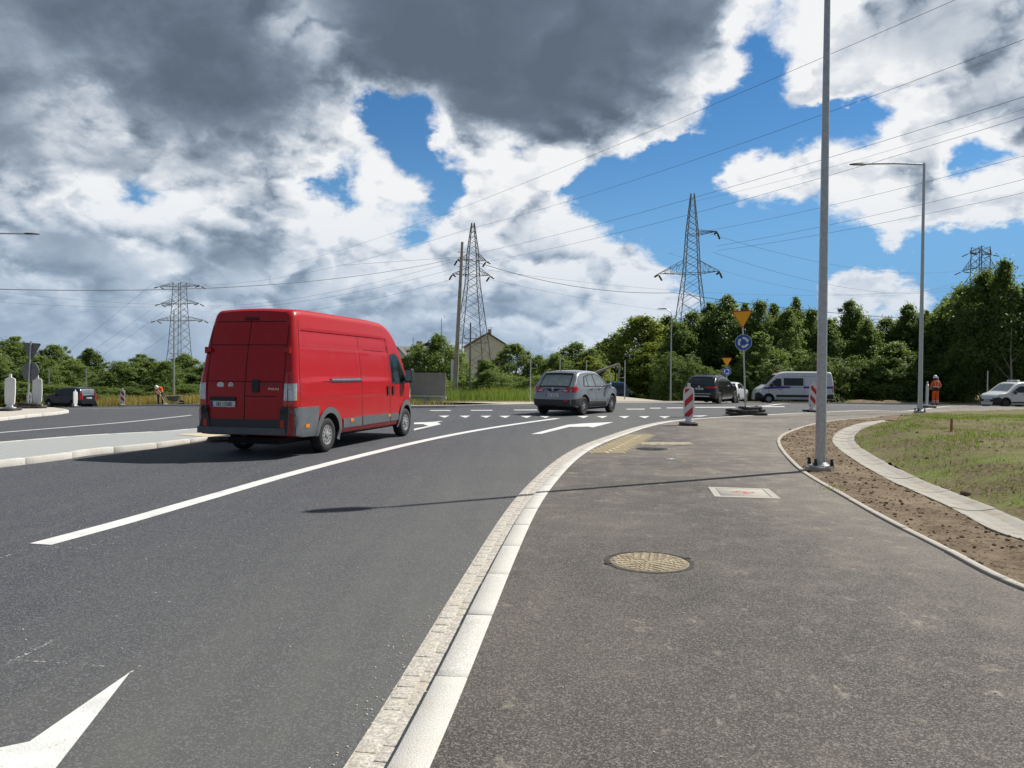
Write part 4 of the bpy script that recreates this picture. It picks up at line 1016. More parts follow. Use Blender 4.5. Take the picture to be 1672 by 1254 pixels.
# ------------------------------------------------------------------ vehicles
def curve(pts):
    """smooth monotone curve through points"""
    X = [p[0] for p in pts]; Y = [p[1] for p in pts]; n = len(X)
    d = [(Y[i+1]-Y[i])/(X[i+1]-X[i]) for i in range(n-1)]
    m = [d[0]]+[0 if d[i-1]*d[i] <= 0 else 2*d[i-1]*d[i]/(d[i-1]+d[i]) for i in range(1, n-1)]+[d[-1]]
    def f(x):
        if x <= X[0]: return Y[0]
        if x >= X[-1]: return Y[-1]
        i = 0
        while x > X[i+1]: i += 1
        h = X[i+1]-X[i]; t = (x-X[i])/h
        return Y[i]*(1+2*t)*(1-t)**2+m[i]*h*t*(1-t)**2+Y[i+1]*t*t*(3-2*t)+m[i+1]*h*t*t*(t-1)
    return f
class Body:
    """a vehicle shell: x forward from the tail, y to the left, z up"""
    def __init__(s, L, W, top, bot, sec, plan, rear_lean, front_lean, rt=.12, rty=.12, rr=.14, fr=.35, crown=.03, relief=None):
        s.L, s.W, s.rt, s.rty, s.rr, s.fr, s.crown = L, W, rt, rty, rr, fr, crown
        s.top, s.bot, s.sec, s.plan = curve(top), curve(bot), curve(sec), curve(plan)
        s.rl, s.fl = curve(rear_lean), curve(front_lean); s.relief = relief or (lambda x, z: 0)
    def hw(s, x, z):
        w = s.W+s.plan(x)+s.sec(z)
        if x < s.rr: w -= (s.rr-math.sqrt(max(0, s.rr**2-(s.rr-x)**2)))*.8
        if x > s.L-s.fr: q = x-(s.L-s.fr); w -= (s.fr-math.sqrt(max(0, s.fr**2-q*q)))*.75
        zt = s.top(x); z0 = zt-s.rt
        if z > z0: k = min(1, (z-z0)/s.rt); w -= s.rty*(1-math.sqrt(max(0, 1-k*k)))
        return max(.05, w+s.relief(x, z))
    def X(s, x, z):
        k = max(0, 1-x/1.3); q = max(0, 1-(s.L-x)/1.0)
        return x+s.rl(z)*k-s.fl(z)*q
    def side(s, x, z, off=0, sgn=-1): return Vector((s.X(x, z), sgn*(s.hw(x, z)+off), z))
    def rear(s, y, z, off=0): return Vector((s.X(0, z)-off, y, z))
    def front(s, y, z, off=0): return Vector((s.X(s.L, z)+off, y, z))
    def roof(s, x, y, off=0):
        zt = s.top(x); e = .02; n = Vector((-(s.top(x+e)-s.top(x-e))/(2*e), 0, 1)).normalized()
        w = max(.1, s.hw(x, zt)); z = zt+s.crown*(1-min(1, (y/w)**2))
        p = Vector((s.X(x, zt), y, z))
        if abs(y) > w-.001: pass
        return p+n*off
    def shell(s, n_side=46):
        xs = sorted(set([round(v, 4) for v in ([s.rr*(1-math.cos(a)) for a in np.linspace(0, math.pi/2, 7)]+list(np.arange(s.rr, s.L-s.fr, .07))+[s.L-s.fr+s.fr*math.sin(a) for a in np.linspace(0, math.pi/2, 9)])]))
        rings = []
        for x in xs:
            zb, zt = s.bot(x), s.top(x); pts = [(0, zb), (s.hw(x, zb+.03)*.6, zb), (s.hw(x, zb+.03)-.03, zb)]
            lo, hi = zb+.03, zt
            for i in range(n_side+1):
                u = i/n_side; z = lo+(hi-s.rt-lo)*u/.8 if u < .8 else hi-s.rt+s.rt*math.sin((u-.8)/.2*math.pi/2)
                pts.append((s.hw(x, z), z))
            w = pts[-1][0]
            for k in (.8, .5, .25, 0): pts.append((w*k, zt+s.crown*(1-k*k)))
            rings.append([Vector((s.X(x, z), y, z)) for y, z in pts])
        m = MB(); n = len(rings[0]); V = []
        for r in rings:
            V += r+[Vector((p.x, -p.y, p.z)) for p in r]
        F = []
        for i in range(len(rings)-1):
            a, b = i*2*n, (i+1)*2*n
            for k in range(n-1): F += [(a+k, a+k+1, b+k+1, b+k), (a+n+k+1, a+n+k, b+n+k, b+n+k+1)]
        for a, fl in ((0, False), ((len(rings)-1)*2*n, True)):
            for k in range(n-1):
                q = (a+k, a+n+k, a+n+k+1, a+k+1); F.append(q[::-1] if fl else q)
        m.add(V, F); me = bpy.data.meshes.new('body'); me.from_pydata(m.v, [], m.f)
        bm = bmesh.new(); bm.from_mesh(me); bmesh.ops.remove_doubles(bm, verts=bm.verts, dist=1e-5); bmesh.ops.dissolve_degenerate(bm, dist=1e-5, edges=bm.edges); bmesh.ops.recalc_face_normals(bm, faces=bm.faces); bm.to_mesh(me); bm.free()
        return me
def conform(poly, fmap, off=.004, step=.09, skirt=.012, mb=None):
    """a panel drawn on a vehicle's surface: polygon in surface coordinates, standing proud by off, with an edge turned in"""
    bm = bmesh.new(); f = bm.faces.new([bm.verts.new((p[0], p[1], 0)) for p in poly]); f.normal_update(); bmesh.ops.triangulate(bm, faces=[f])
    for ax_, no in ((0, (1, 0, 0)), (1, (0, 1, 0))):
        lo, hi = min(p[ax_] for p in poly), max(p[ax_] for p in poly); n = int((hi-lo)/step)
        for k in range(1, n+1):
            c = lo+(hi-lo)*k/(n+1); bmesh.ops.bisect_plane(bm, geom=bm.verts[:]+bm.edges[:]+bm.faces[:], plane_co=(no[0]*c, no[1]*c, 0), plane_no=no, dist=1e-5)
    edges = [e for e in bm.edges if len(e.link_faces) == 1]
    low = {}
    for v in {v for e in edges for v in e.verts}: low[v] = bm.verts.new((v.co.x, v.co.y, 1))
    for e in edges: a, b = e.verts; bm.faces.new((a, b, low[b], low[a]))
    bm.verts.index_update(); mb = mb or MB()
    vs = [fmap(v.co.x, v.co.y, off if v.co.z < .5 else off-skirt) for v in bm.verts]
    mb.add(vs, [tuple(v.index for v in f.verts) for f in bm.faces]); bm.free(); return mb
def ribbon(pts, w, fmap, off=.003, mb=None, step=.06):
    """a narrow seam following a line on the surface"""
    P_ = [Vector(p) for p in pts]; d = [P_[0]]
    for a, b in zip(P_, P_[1:]):
        n = max(1, int((b-a).length/step)); d += [a.lerp(b, k/n) for k in range(1, n+1)]
    mb = mb or MB(); vs = []
    for i, p in enumerate(d):
        t = (d[min(i+1, len(d)-1)]-d[max(i-1, 0)]).normalized(); n = Vector((-t.y, t.x))*w/2
        vs += [fmap(p.x+n.x, p.y+n.y, off), fmap(p.x-n.x, p.y-n.y, off)]
    return mb.add(vs, [(2*i, 2*i+1, 2*i+3, 2*i+2) for i in range(len(d)-1)])
def cut(me, cyls, mats):
    """open the wheel arches"""
    a = bpy.data.objects.new('shell', me); C.objects.link(a)
    for m in mats: me.materials.append(m)
    c = MB()
    for x, z, r, y0, y1 in cyls:
        for sg in (-1, 1):
            ya, yb = sorted((sg*y0, sg*y1)); c.lathe([(r, ya), (r, yb)], 40, Matrix.Translation((x, 0, z)), 'Y')
    cm = c.mesh('cutter', mats); cm.polygons.foreach_set('material_index', [1]*len(cm.polygons)); b = bpy.data.objects.new('cutter', cm); C.objects.link(b)
    md = a.modifiers.new('cut', 'BOOLEAN'); md.operation = 'DIFFERENCE'; md.object = b; md.solver = 'EXACT'
    dg = bpy.context.evaluated_depsgraph_get(); dg.update(); res = bpy.data.meshes.new_from_object(a.evaluated_get(dg))
    bpy.data.objects.remove(a); bpy.data.objects.remove(b)
    bm = bmesh.new(); bm.from_mesh(res)
    for f in bm.faces: f.smooth = True
    for e in bm.edges:
        if len(e.link_faces) == 2 and e.calc_face_angle(0) > R(32): e.smooth = False
    bm.to_mesh(res); bm.free(); return res
def paint(name, col, metal=0.0, rough=.38, dirt=.25, coat=.45):
    m = bpy.data.materials.new(name); m.use_nodes = True; t, p, v = parts_of(m)
    s_ = t.nodes.new('ShaderNodeSeparateXYZ'); t.links.new(v.k, s_.inputs[0]); z = S(t, s_.outputs[2])
    d = z.rng(1.1, .25, 0, 1)*nnoise(t, v, 5, 4, .65).rng(.3, .7, .2, 1)+nnoise(t, v, 2.2, 5, .7).rng(.5, .8, 0, .5)
    c = mixc(t, d*dirt, col, (.20, .17, .14)); t.links.new(c.k, p.inputs['Base Color'])
    p.inputs['Metallic'].default_value = metal; t.links.new((d*dirt*.6).rng(0, 1, rough, .9).k, p.inputs['Roughness'])
    p.inputs['Coat Weight'].default_value = coat; p.inputs['Specular IOR Level'].default_value = .35; t.links.new((d*dirt).rng(0, .6, .10, .4).k, p.inputs['Coat Roughness'])
    bump_to(t, p, nnoise(t, v, 1.6, 2, .5), .06, .05); return m
M['red'] = paint('red_van_paint', (0.44, 0.004, 0.008), dirt=.20, coat=.22)
M['van_grey'] = mat('grey_bumper_plastic', (0.115, 0.125, 0.135), .55, var=.12, bump=.12)
M['van_dark'] = mat('dark_bumper_plastic', (0.045, 0.047, 0.052), .6, var=.1)
M['seam'] = mat('panel_gap', (0.012, 0.008, 0.008), .9)
M['under'] = mat('underbody', (0.012, 0.012, 0.012), .9)
M['tyre'] = mat('tyre_rubber', (0.022, 0.022, 0.023), .8, var=.25, bump=.2)
M['steel_rim'] = mat('steel_rim', (0.40, 0.41, 0.42), .45, .5, var=.15)
M['alloy'] = mat('alloy_rim', (0.60, 0.61, 0.63), .28, .85)
M['rim_dark'] = mat('rim_shadow', (0.03, 0.03, 0.032), .6)
M['glass'] = mat('dark_car_glass', (0.012, 0.017, 0.019), .05, 0.0, var=.2, spec=.55)
M['glass_light'] = mat('sky_reflection_car_glass', (0.16, 0.19, 0.195), .05, 0.0, var=.2, spec=1.0, coat=.8)  # base colour lightened to stand in for sky reflected in the panes
M['tail'] = mat('red_tail_lamp', (0.50, 0.010, 0.014), .12, coat=.8)
M['clear_lamp'] = mat('clear_lamp', (0.55, 0.55, 0.55), .12, .3, var=.3, vscale=18, coat=.8)
M['amber'] = mat('amber_lamp', (0.75, 0.22, 0.01), .2, coat=.5)
M['plate'] = mat('number_plate', (0.70, 0.71, 0.70), .35, var=.03)
M['ink'] = mat('black_lettering', (0.012, 0.012, 0.014), .5)
M['chrome'] = mat('chrome', (0.75, 0.76, 0.78), .12, 1.0)
M['eu_blue'] = mat('plate_band', (0.01, 0.04, 0.30), .4)
M['mirror'] = mat('mirror_glass', (0.8, 0.8, 0.8), .03, 1.0)

WHEELS = {}
def wheel_meshes(r, w, style):
    key = (round(r, 3), style)
    if key in WHEELS: return WHEELS[key]
    rr = r*(.57 if 'steel' in style else .70)
    t = MB(); t.lathe([(rr*.96, -w*.42), (rr*1.06, -w*.5), (r*.93, -w*.48), (r*.985, -w*.38), (r, -w*.2), (r, w*.2), (r*.985, w*.38), (r*.93, w*.48), (rr*1.06, w*.5), (rr*.96, w*.42)], 40, None, 'Y')
    tm = t.mesh('tyre', M['tyre'], True, 50)
    q = MB(); q.lathe([(rr*1.0, w*.43), (rr*1.0, w*.47), (rr*.93, w*.46), (rr*.90, w*.20), (rr*.30, w*.16)], 40, None, 'Y')
    q.cur = 0; face = MB(); face.cur = 0
    if 'steel' in style:
        face.lathe([(rr*.90, w*.22), (rr*.86, w*.30), (rr*.62, w*.40), (rr*.34, w*.42), (rr*.30, w*.50), (rr*.18, w*.53), (.001, w*.53)], 32, None, 'Y'); face.cur = 1
        for k in range(12):
            a = k*math.pi/6; c = Vector((rr*.73*math.cos(a), w*.37, rr*.73*math.sin(a))); face.lathe([(rr*.115, -.02), (rr*.115, .014)], 10, Matrix.Translation(c), 'Y')
        for k in range(5):
            a = k*math.pi*2/5; c = Vector((rr*.42*math.cos(a), w*.43, rr*.42*math.sin(a))); face.lathe([(rr*.045, -.02), (rr*.045, .015)], 8, Matrix.Translation(c), 'Y')
    else:
        face.lathe([(rr*.26, w*.2), (rr*.24, w*.44), (.001, w*.46)], 20, None, 'Y')
        n = 5
        for k in range(n):
            for dl in ((-.17, .17) if style == 'alloy5' else (0.,)):
                a = k*2*math.pi/n+math.pi/2; a2 = a+dl*.9
                c0, c1 = Vector((math.cos(a), 0, math.sin(a)))*rr*.16, Vector((math.cos(a2), 0, math.sin(a2)))*rr*.95
                sd_ = (c1-c0).normalized().cross(Vector((0, 1, 0)))*rr*(.075 if style == 'alloy5' else .15)
                vs = []
                for c, yy, kk in ((c0, w*.44, .9), (c1, w*.42, 1.0)):
                    vs += [c-sd_*kk+Vector((0, yy-.03, 0)), c+sd_*kk+Vector((0, yy-.03, 0)), c+sd_*kk*.7+Vector((0, yy, 0)), c-sd_*kk*.7+Vector((0, yy, 0))]
                face.add(vs, [(0, 1, 5, 4), (1, 2, 6, 5), (2, 3, 7, 6), (3, 0, 4, 7), (0, 3, 2, 1), (4, 5, 6, 7)])
    face.lathe([(rr*1.0, w*.40), (rr*1.005, w*.48), (rr*.93, w*.47), (rr*.90, w*.36)], 40, None, 'Y') if False else None
    rim = {'steel': M['steel_rim'], 'steel_dark': M['rim_dark']}.get(style, M['alloy'])
    bm_ = q.mesh('rim', rim if 'steel' in style else M['rim_dark'], True, 35)
    WHEELS[key] = (tm, bm_, face.mesh('wheel_face', [rim, M['rim_dark']], True, 35)); return WHEELS[key]
def wheels(root, xs, track, r, w, style, z0=None):
    tm, rm, fm = wheel_meshes(r, w, style)
    for x in xs:
        for sg in (-1, 1):
            o = link('wheel', tm, root); o.location = (x, sg*track, r if z0 is None else z0); o.rotation_euler.z = 0 if sg > 0 else math.pi
            o.rotation_euler.y = random.uniform(0, 1)
            link('rim', rm, o); link('spokes' if 'steel' not in style else 'wheel_disc', fm, o)
def text_mesh(txt, size, material, ext=.002, font_scale=(1, 1)):
    cu = bpy.data.curves.new('lettering', 'FONT'); cu.body = txt; cu.size = size; cu.align_x = 'CENTER'; cu.align_y = 'CENTER'; cu.extrude = ext; cu.resolution_u = 2
    t_ = bpy.data.objects.new('lettering', cu); C.objects.link(t_); dg = bpy.context.evaluated_depsgraph_get(); dg.update()
    me = bpy.data.meshes.new_from_object(t_.evaluated_get(dg)); bpy.data.objects.remove(t_); me.materials.clear(); me.materials.append(material)
    for v in me.vertices: v.co.x *= font_scale[0]; v.co.y *= font_scale[1]
    return me
def rear_text(root, txt, size, material, loc, fs=(1, 1), name='lettering', tilt=0.0):
    o = link(name, text_mesh(txt, size, material, .0015, fs), root); o.location = loc; o.rotation_euler = (R(90)-tilt, 0, R(-90)); return o
def plate(root, txt, loc, tilt=0.0, w=.52, h=.114, rz=R(-90)):
    m = MB(); m.box((-w/2, -h/2, -.008), (w/2, h/2, .004)); o = link('number_plate', bevelled(m.mesh('number_plate', M['plate']), .004, 1), root)
    o.location = loc; o.rotation_euler = (R(90)-tilt, 0, rz)
    m = MB(); m.box((-w/2+.004, -h/2+.004, .0042), (-w/2+.048, h/2-.004, .0055)); m.build('country_band', M['eu_blue'], o)
    if txt: q = link('lettering', text_mesh(txt, h*.92, M['ink'], .001, (.80, 1.0)), o); q.location = (.022, 0, .0055)
    else:                                                          # too far off to be read: blurred dark strokes only
        q = MB()
        for k in range(7): x = -w*.33+k*w*.11+(.012 if k > 2 else 0); q.box((x-.016, -h*.26, .0042), (x+.010, h*.26, .0056))
        q.build('character_strokes', M['ink'], o)
    return o
def pair(root, name, poly, body, mat_, off=.004, both=True, smooth=True, step=.05, label=None):
    out = []
    for sg in ((-1, 1) if both else (-1,)):
        out.append(conform(poly, lambda a, b, o_, sg=sg: body.side(a, b, o_, sg), off, step).build(name, mat_, root, smooth, 40))
    return out
def arc_poly(cx, cz_, r0, r1, a0, a1, n=14):
    A = [a0+(a1-a0)*k/n for k in range(n+1)]
    return [(cx+r1*math.cos(a), cz_+r1*math.sin(a)) for a in A]+[(cx+r0*math.cos(a), cz_+r0*math.sin(a)) for a in reversed(A)]
def mirrors(root, body, x, z, size, mats_, reach=.22):
    for sg in (-1, 1):
        p = body.side(x, z, .0, sg); m = MB(); c = p+Vector((0, sg*reach*.75, size*.25)); sx_, sy_, sz_ = .09*size/.28, reach*.42, size*.5
        m.box((c.x-sx_, c.y-sy_, c.z-sz_), (c.x+sx_, c.y+sy_, c.z+sz_), taper=.85); o = link('mirror', bevelled(m.mesh('mirror', mats_), .035, 3), root)
        m = MB(); m.tube([p, c+Vector((0, -sg*sy_*.5, -sz_*.6))], .025, 6); m.build('mirror_arm', M['black'], o)
        m = MB(); m.box((c.x-sx_-.006, c.y-sy_*.78, c.z-sz_*.75), (c.x-sx_+.002, c.y+sy_*.78, c.z+sz_*.8)); m.build('mirror_glass', M['mirror'], o)

def place(root, rear_wheel, front_wheel, xr, xf, track):
    """stand a vehicle so that its right-hand wheels meet two points on the road"""
    f = Vector((front_wheel.x-rear_wheel.x, front_wheel.y-rear_wheel.y)).normalized(); a = math.atan2(f.y, f.x)
    o = Vector((rear_wheel.x, rear_wheel.y))-f*xr+Vector((-f.y, f.x))*track
    root.rotation_euler = (0, 0, a); c = o+f*(xr+xf)/2
    root.location = (o.x, o.y, T(c.x, c.y)+.004)

# ---- red panel van
van = thing('panel_van', 'long high-roofed red panel van driving toward the roundabout', 'van')
def van_relief(x, z):
    r = 0.0
    if .28 < x < 4.30:                                            # pressed panels between ribs
        for zr, amp, wd in ((1.385, .010, .035), (1.12, .012, .030), (2.06, -.014, .030)):
            r += amp*math.exp(-((z-zr)/wd)**2)
        if 2.08 < z < 2.36: r -= .010
        if .28 < x < 2.66 and 1.42 < z < 2.02: r -= .008
        if 2.72 < x < 4.12 and 1.42 < z < 2.02: r -= .008
    return r
vb = Body(6.16, 1.03, [(0, 2.70), (.12, 2.745), (.6, 2.77), (3.1, 2.77), (4.2, 2.74), (4.56, 2.64), (4.86, 2.42), (5.1, 2.10), (5.36, 1.72), (5.53, 1.49), (5.73, 1.36), (5.96, 1.22), (6.16, .98)],
          [(0, .42), (.5, .36), (5.7, .30), (6.16, .28)], [(.28, -.06), (.45, -.01), (.7, 0), (1.2, 0), (1.6, -.035), (2.1, -.09), (2.77, -.20)],
          [(0, -.015), (.4, 0), (4.4, 0), (5.3, -.03), (6.16, -.14)], [(.4, 0), (1.2, .015), (1.6, .06), (2.2, .16), (2.77, .30)], [(.2, 0), (1.0, .05)], rt=.13, rty=.10, rr=.16, fr=.42, relief=van_relief)
XR, XF, VR = 1.33, 5.365, .345
van_me = cut(vb.shell(60), [(XR, VR+.02, .425, .72, 1.3), (XF, VR+.02, .43, .70, 1.3)], [M['red'], M['under']])
link('body', van_me, van)
wheels(van, (XR, XF), .885, VR, .225, 'steel')
Sd = lambda sg: (lambda a, b, o_: vb.side(a, b, o_, sg)); Rr = lambda a, b, o_: vb.rear(a, b, o_)
for sg in (-1, 1):
    s_ = MB()
    for ln in ([(.26, 2.36), (2.79, 2.36), (4.31, 2.36)], [(.22, 2.08), (2.79, 2.075), (4.33, 2.06)], [(2.81, .60), (2.81, 2.36)], [(4.31, .58), (4.31, 2.06), (4.27, 2.36)], [(.20, .95), (.20, 2.55)], [(2.81, .60), (4.31, .60)], [(5.23, .66), (5.21, 1.2), (5.27, 1.5)], [(1.06, 1.40), (2.81, 1.40)]):
        ribbon(ln, .014, Sd(sg), .003, s_)
    s_.build('panel_gap', M['seam'], van)
# windows of the cab
pair(van, 'window_seal', [(4.41, 1.30), (4.39, 2.00), (4.71, 2.05), (4.91, 1.98), (5.43, 1.44), (5.45, 1.32)], vb, M['black'], .004)
for q in pair(van, 'door_window', [(4.46, 1.36), (4.44, 1.95), (4.68, 1.99), (4.86, 1.93), (5.06, 1.73), (5.06, 1.36)], vb, M['glass'], .008)+pair(van, 'quarter_window', [(5.1, 1.37), (5.1, 1.69), (5.36, 1.42), (5.37, 1.37)], vb, M['glass'], .008): pass
conform([(4.63, -.72), (4.63, .72), (5.47, .86), (5.47, -.86)], lambda a, b, o_: vb.roof(a, b, o_), .006).build('windscreen', M['glass'], van, True)
# grey lower trim
for sg in (-1, 1):
    b_ = MB(); conform([(.0, .44), (.0, .93), (0.89, .93), (0.87, .80), (0.845, .36), (.3, .38)], Sd(sg), .022, .09, .03, b_)
    if sg == -1: conform([(-.86, .43), (0.97, .43), (0.97, .55), (-.86, .55)], Rr, .045, .12, .06, b_)
    b_.build('rear_bumper', M['van_grey'], van, True)
conform([(-.84, .55), (0.95, .55), (0.91, .70), (-.80, .70)], Rr, .02, .12, .03).build('bumper_step', M['van_dark'], van)
for sg in (-1, 1):
    conform([(sg*.70, .50), (sg*.888, .50), (sg*.888, .95), (sg*.78, .95)], Rr, .035, .12, .04).build('bumper_corner', M['van_dark'], van)
    conform([(sg*.765, .56), (sg*.845, .56), (sg*.845, .70), (sg*.765, .70)], Rr, .042, .12, .01).build('reflector', M['tail'], van)
pair(van, 'wheel_arch_trim', arc_poly(XR, VR+.02, .415, .53, R(-18), R(182)), vb, M['van_grey'], .028)
pair(van, 'wheel_arch_trim', arc_poly(XF, VR+.02, .42, .54, R(-14), R(192)), vb, M['van_grey'], .028)
pair(van, 'side_moulding', [(1.93, .44), (2.79, .44), (2.79, .63), (1.91, .63)], vb, M['van_grey'], .02)
pair(van, 'side_moulding', [(2.83, .44), (4.29, .44), (4.29, .63), (2.83, .63)], vb, M['van_grey'], .02)
pair(van, 'side_moulding', [(4.33, .44), (4.81, .44), (4.83, .60), (4.33, .63)], vb, M['van_grey'], .02)
for x in (.44, 2.29, 4.23): pair(van, 'side_marker', [(x-.07, .545), (x+.07, .545), (x+.07, .61), (x-.07, .61)], vb, M['amber'], .03 if x < 1 else .028)
pair(van, 'door_rail', [(1.41, 1.395), (2.79, 1.395), (2.79, 1.455), (1.39, 1.455)], vb, M['black'], .018)
pair(van, 'rail_cover', [(1.45, 1.43), (2.75, 1.43), (2.75, 1.447), (1.45, 1.447)], vb, M['chrome'], .026)
for x in (4.17, 4.47): pair(van, 'door_handle', [(x-.05, 1.06), (x+.05, 1.06), (x+.05, 1.27), (x-.05, 1.27)], vb, M['black'], .025)
pair(van, 'front_bumper', [(5.83, .28), (5.79, .74), (6.06, .78), (6.155, .72), (6.155, .28)], vb, M['van_grey'], .02)
pair(van, 'headlamp', [(5.66, .98), (5.73, 1.20), (5.97, 1.10), (6.09, .92), (5.91, .88)], vb, M['clear_lamp'], .008)
# tail: doors, lamps, plate, lettering
s_ = MB()
for ln in ([(0, .70), (0, 2.55)], [(-.80, .70), (-.80, 2.45)], [(.80, .70), (.80, 2.45)], [(-.78, 1.40), (.78, 1.40)], [(-.78, 2.08), (.78, 2.08)], [(-.72, 2.52), (.72, 2.52)], [(0, 1.13), (-.66, 1.13)]): ribbon(ln, .014, Rr, .003, s_)
s_.build('door_gap', M['seam'], van)
for sg in (-1, 1):
    m_ = MB(); conform([(sg*.80, .95), (sg*.888, .95), (sg*.888, 1.56), (sg*.83, 1.56)], Rr, .012, .1, .02, m_); conform([(.0, .95), (.0, 1.58), (.12, 1.55), (.17, 1.40), (.17, .95)], Sd(sg), .012, .02, .02, m_); tl = m_.build('tail_lamp', M['tail'], van, True)
    m_ = MB(); conform([(sg*.82, 1.06), (sg*.888, 1.06), (sg*.888, 1.37), (sg*.82, 1.37)], Rr, .018, .1, .01, m_); conform([(.0, 1.06), (.0, 1.37), (.095, 1.37), (.095, 1.06)], Sd(sg), .018, .02, .01, m_); m_.build('clear_lens', M['clear_lamp'], tl, True)
    for z in (.86, 1.98):
        h_ = MB(); q = vb.rear(sg*.82, z, 0); h_.box((q.x-.05, q.y-.06, z-.035), (q.x+.02, q.y+.06, z+.035)); h_.lathe([(.03, z-.06), (.03, z+.06)], 8, Matrix.Translation((q.x-.03, q.y+sg*.05, 0))); h_.build('hinge', M['black'] if z < 1 else M['red'], van)
h_ = MB(); conform([(-.30, 1.20), (-.16, 1.20), (-.16, 1.43), (-.30, 1.43)], Rr, .03, .1, .04, h_); h_.build('rear_handle', M['black'], van)
conform([(.18, 1.04), (.72, 1.04), (.72, 1.11), (.18, 1.11)], Rr, .03, .12, .04).build('plate_lamp_strip', M['black'], van)
q = vb.rear(.44, .975, .022); plate(van, 'SBI 17688', q)
conform([(-.14, 2.555), (.14, 2.555), (.14, 2.60), (-.14, 2.60)], Rr, .02, .1, .03).build('brake_lamp', mat('dark_brake_lamp', (.06, .006, .006), .2), van)
for yy, mm, rr_, nm in ((.52, M['white'], .062, 'sticker'), (.30, M['chrome'], .055, 'emblem')):
    q = vb.rear(yy, 1.325, .002); m_ = MB(); m_.lathe([(rr_, -.012), (rr_*.95, 0), (rr_*.6, .001)], 24, Matrix.Translation(q) @ Matrix.Rotation(R(-90), 4, 'Y') @ Matrix.Scale(1.25 if nm == 'sticker' else 1, 4, (0, 1, 0))); e_ = m_.build(nm, mm, van, True)
    if nm == 'emblem':
        m_ = MB(); m_.lathe([(rr_*.78, .0), (rr_*.74, .004)], 24, Matrix.Translation(q) @ Matrix.Rotation(R(-90), 4, 'Y')); m_.build('emblem_field', mat('emblem_blue_grey', (.10, .13, .20), .3), e_)
        m_ = MB()
        for k in range(4): m_.box((q.x-.007, q.y-.030+k*.017, q.z-.022), (q.x-.003, q.y-.021+k*.017, q.z+.022))
        m_.build('emblem_strokes', M['chrome'], e_)
rear_text(van, 'DUCATO', .085, M['van_grey'], vb.rear(-.52, 1.345, .006), (1.25, .9)); rear_text(van, 'MAXI', .075, M['chrome'], vb.rear(-.60, 1.265, .006), (1.25, .8))
mirrors(van, vb, 5.22, 1.42, .34, M['black'], .22)
ub = MB(); ub.box((.3, -.55, .22), (5.6, .55, .34)); ub.tube([(XR, -.8, VR), (XR, .8, VR)], .07, 8); ub.build('chassis', M['under'], van)
ub = MB(); ub.tube([(.5, .35, .27), (1.6, .42, .25)], .09, 10); ub.build('exhaust', M['galv_dull'], van)
place(van, gp(530, 738), gp(661, 711.5), XR, XF, .93)

# ---- passenger cars share one builder
def car(name, label, cat, spec):
    o = thing(name, label, cat); g = spec; b = Body(g['L'], g['W'], g['top'], g['bot'], g['sec'], g['plan'], g.get('rl', [(0, 0), (2, 0)]), g.get('fl', [(0, 0), (2, 0)]), g.get('rt', .07), g.get('rty', .10), g.get('rr', .22), g.get('fr', .45), g.get('crown', .025), g.get('relief'))
    r = g['r']; link('body', cut(b.shell(44), [(x, r+.01, r+.07, b.W-.30, b.W+.4) for x in g['axles']], [g['paint'], M['under']]), o)
    wheels(o, g['axles'], b.W-.11, r, .215, g['wheel'])
    for nm, poly, mt, off in g['side']: pair(o, nm, poly, b, mt, off)
    for nm, poly, mt, off in g.get('rear', []): conform(poly, lambda a, c, o_: b.rear(a, c, o_), off, .1).build(nm, mt, o, True)
    for nm, poly, mt, off in g.get('front', []): conform(poly, lambda a, c, o_: b.front(a, c, o_), off, .1).build(nm, mt, o, True)
    for nm, poly, mt, off in g.get('roof', []): conform(poly, lambda a, c, o_: b.roof(a, c, o_), off, .08).build(nm, mt, o, True)
    for sg in (-1, 1):
        s2 = MB()
        for ln in g.get('seams', []): ribbon(ln, .010, lambda a, c, o_, sg=sg: b.side(a, c, o_, sg), .002, s2)
        if s2.v: s2.build('panel_gap', M['seam'], o)
    m_ = MB(); m_.box((g['axles'][0]-.4, -.6, .17), (g['axles'][1]+.4, .6, .30)); m_.build('underbody', M['under'], o)
    if g.get('mirror'): mirrors(o, b, g['mirror'][0], g['mirror'][1], .20, g['mirror'][2], .18)
    return o, b
M['grey_car'] = paint('grey_metallic_paint', (0.29, 0.31, 0.34), .5, .34, .12)
M['black_car'] = paint('black_car_paint', (0.012, 0.013, 0.016), .2, .25, .15)
M['blue_car'] = paint('dark_blue_paint', (0.020, 0.028, 0.050), .35, .35, .12)
M['white_car'] = paint('white_car_paint', (0.66, 0.68, 0.70), 0, .35, .15)
M['clad'] = mat('dark_cladding', (0.040, 0.041, 0.044), .65, var=.15, bump=.1)
def sect(b_, belt, roof, inset): return [(b_, -.07), (b_+.18, -.005), (b_+.35, 0), (belt-.08, -.005), (belt, -.025), (roof, -.025-inset)]
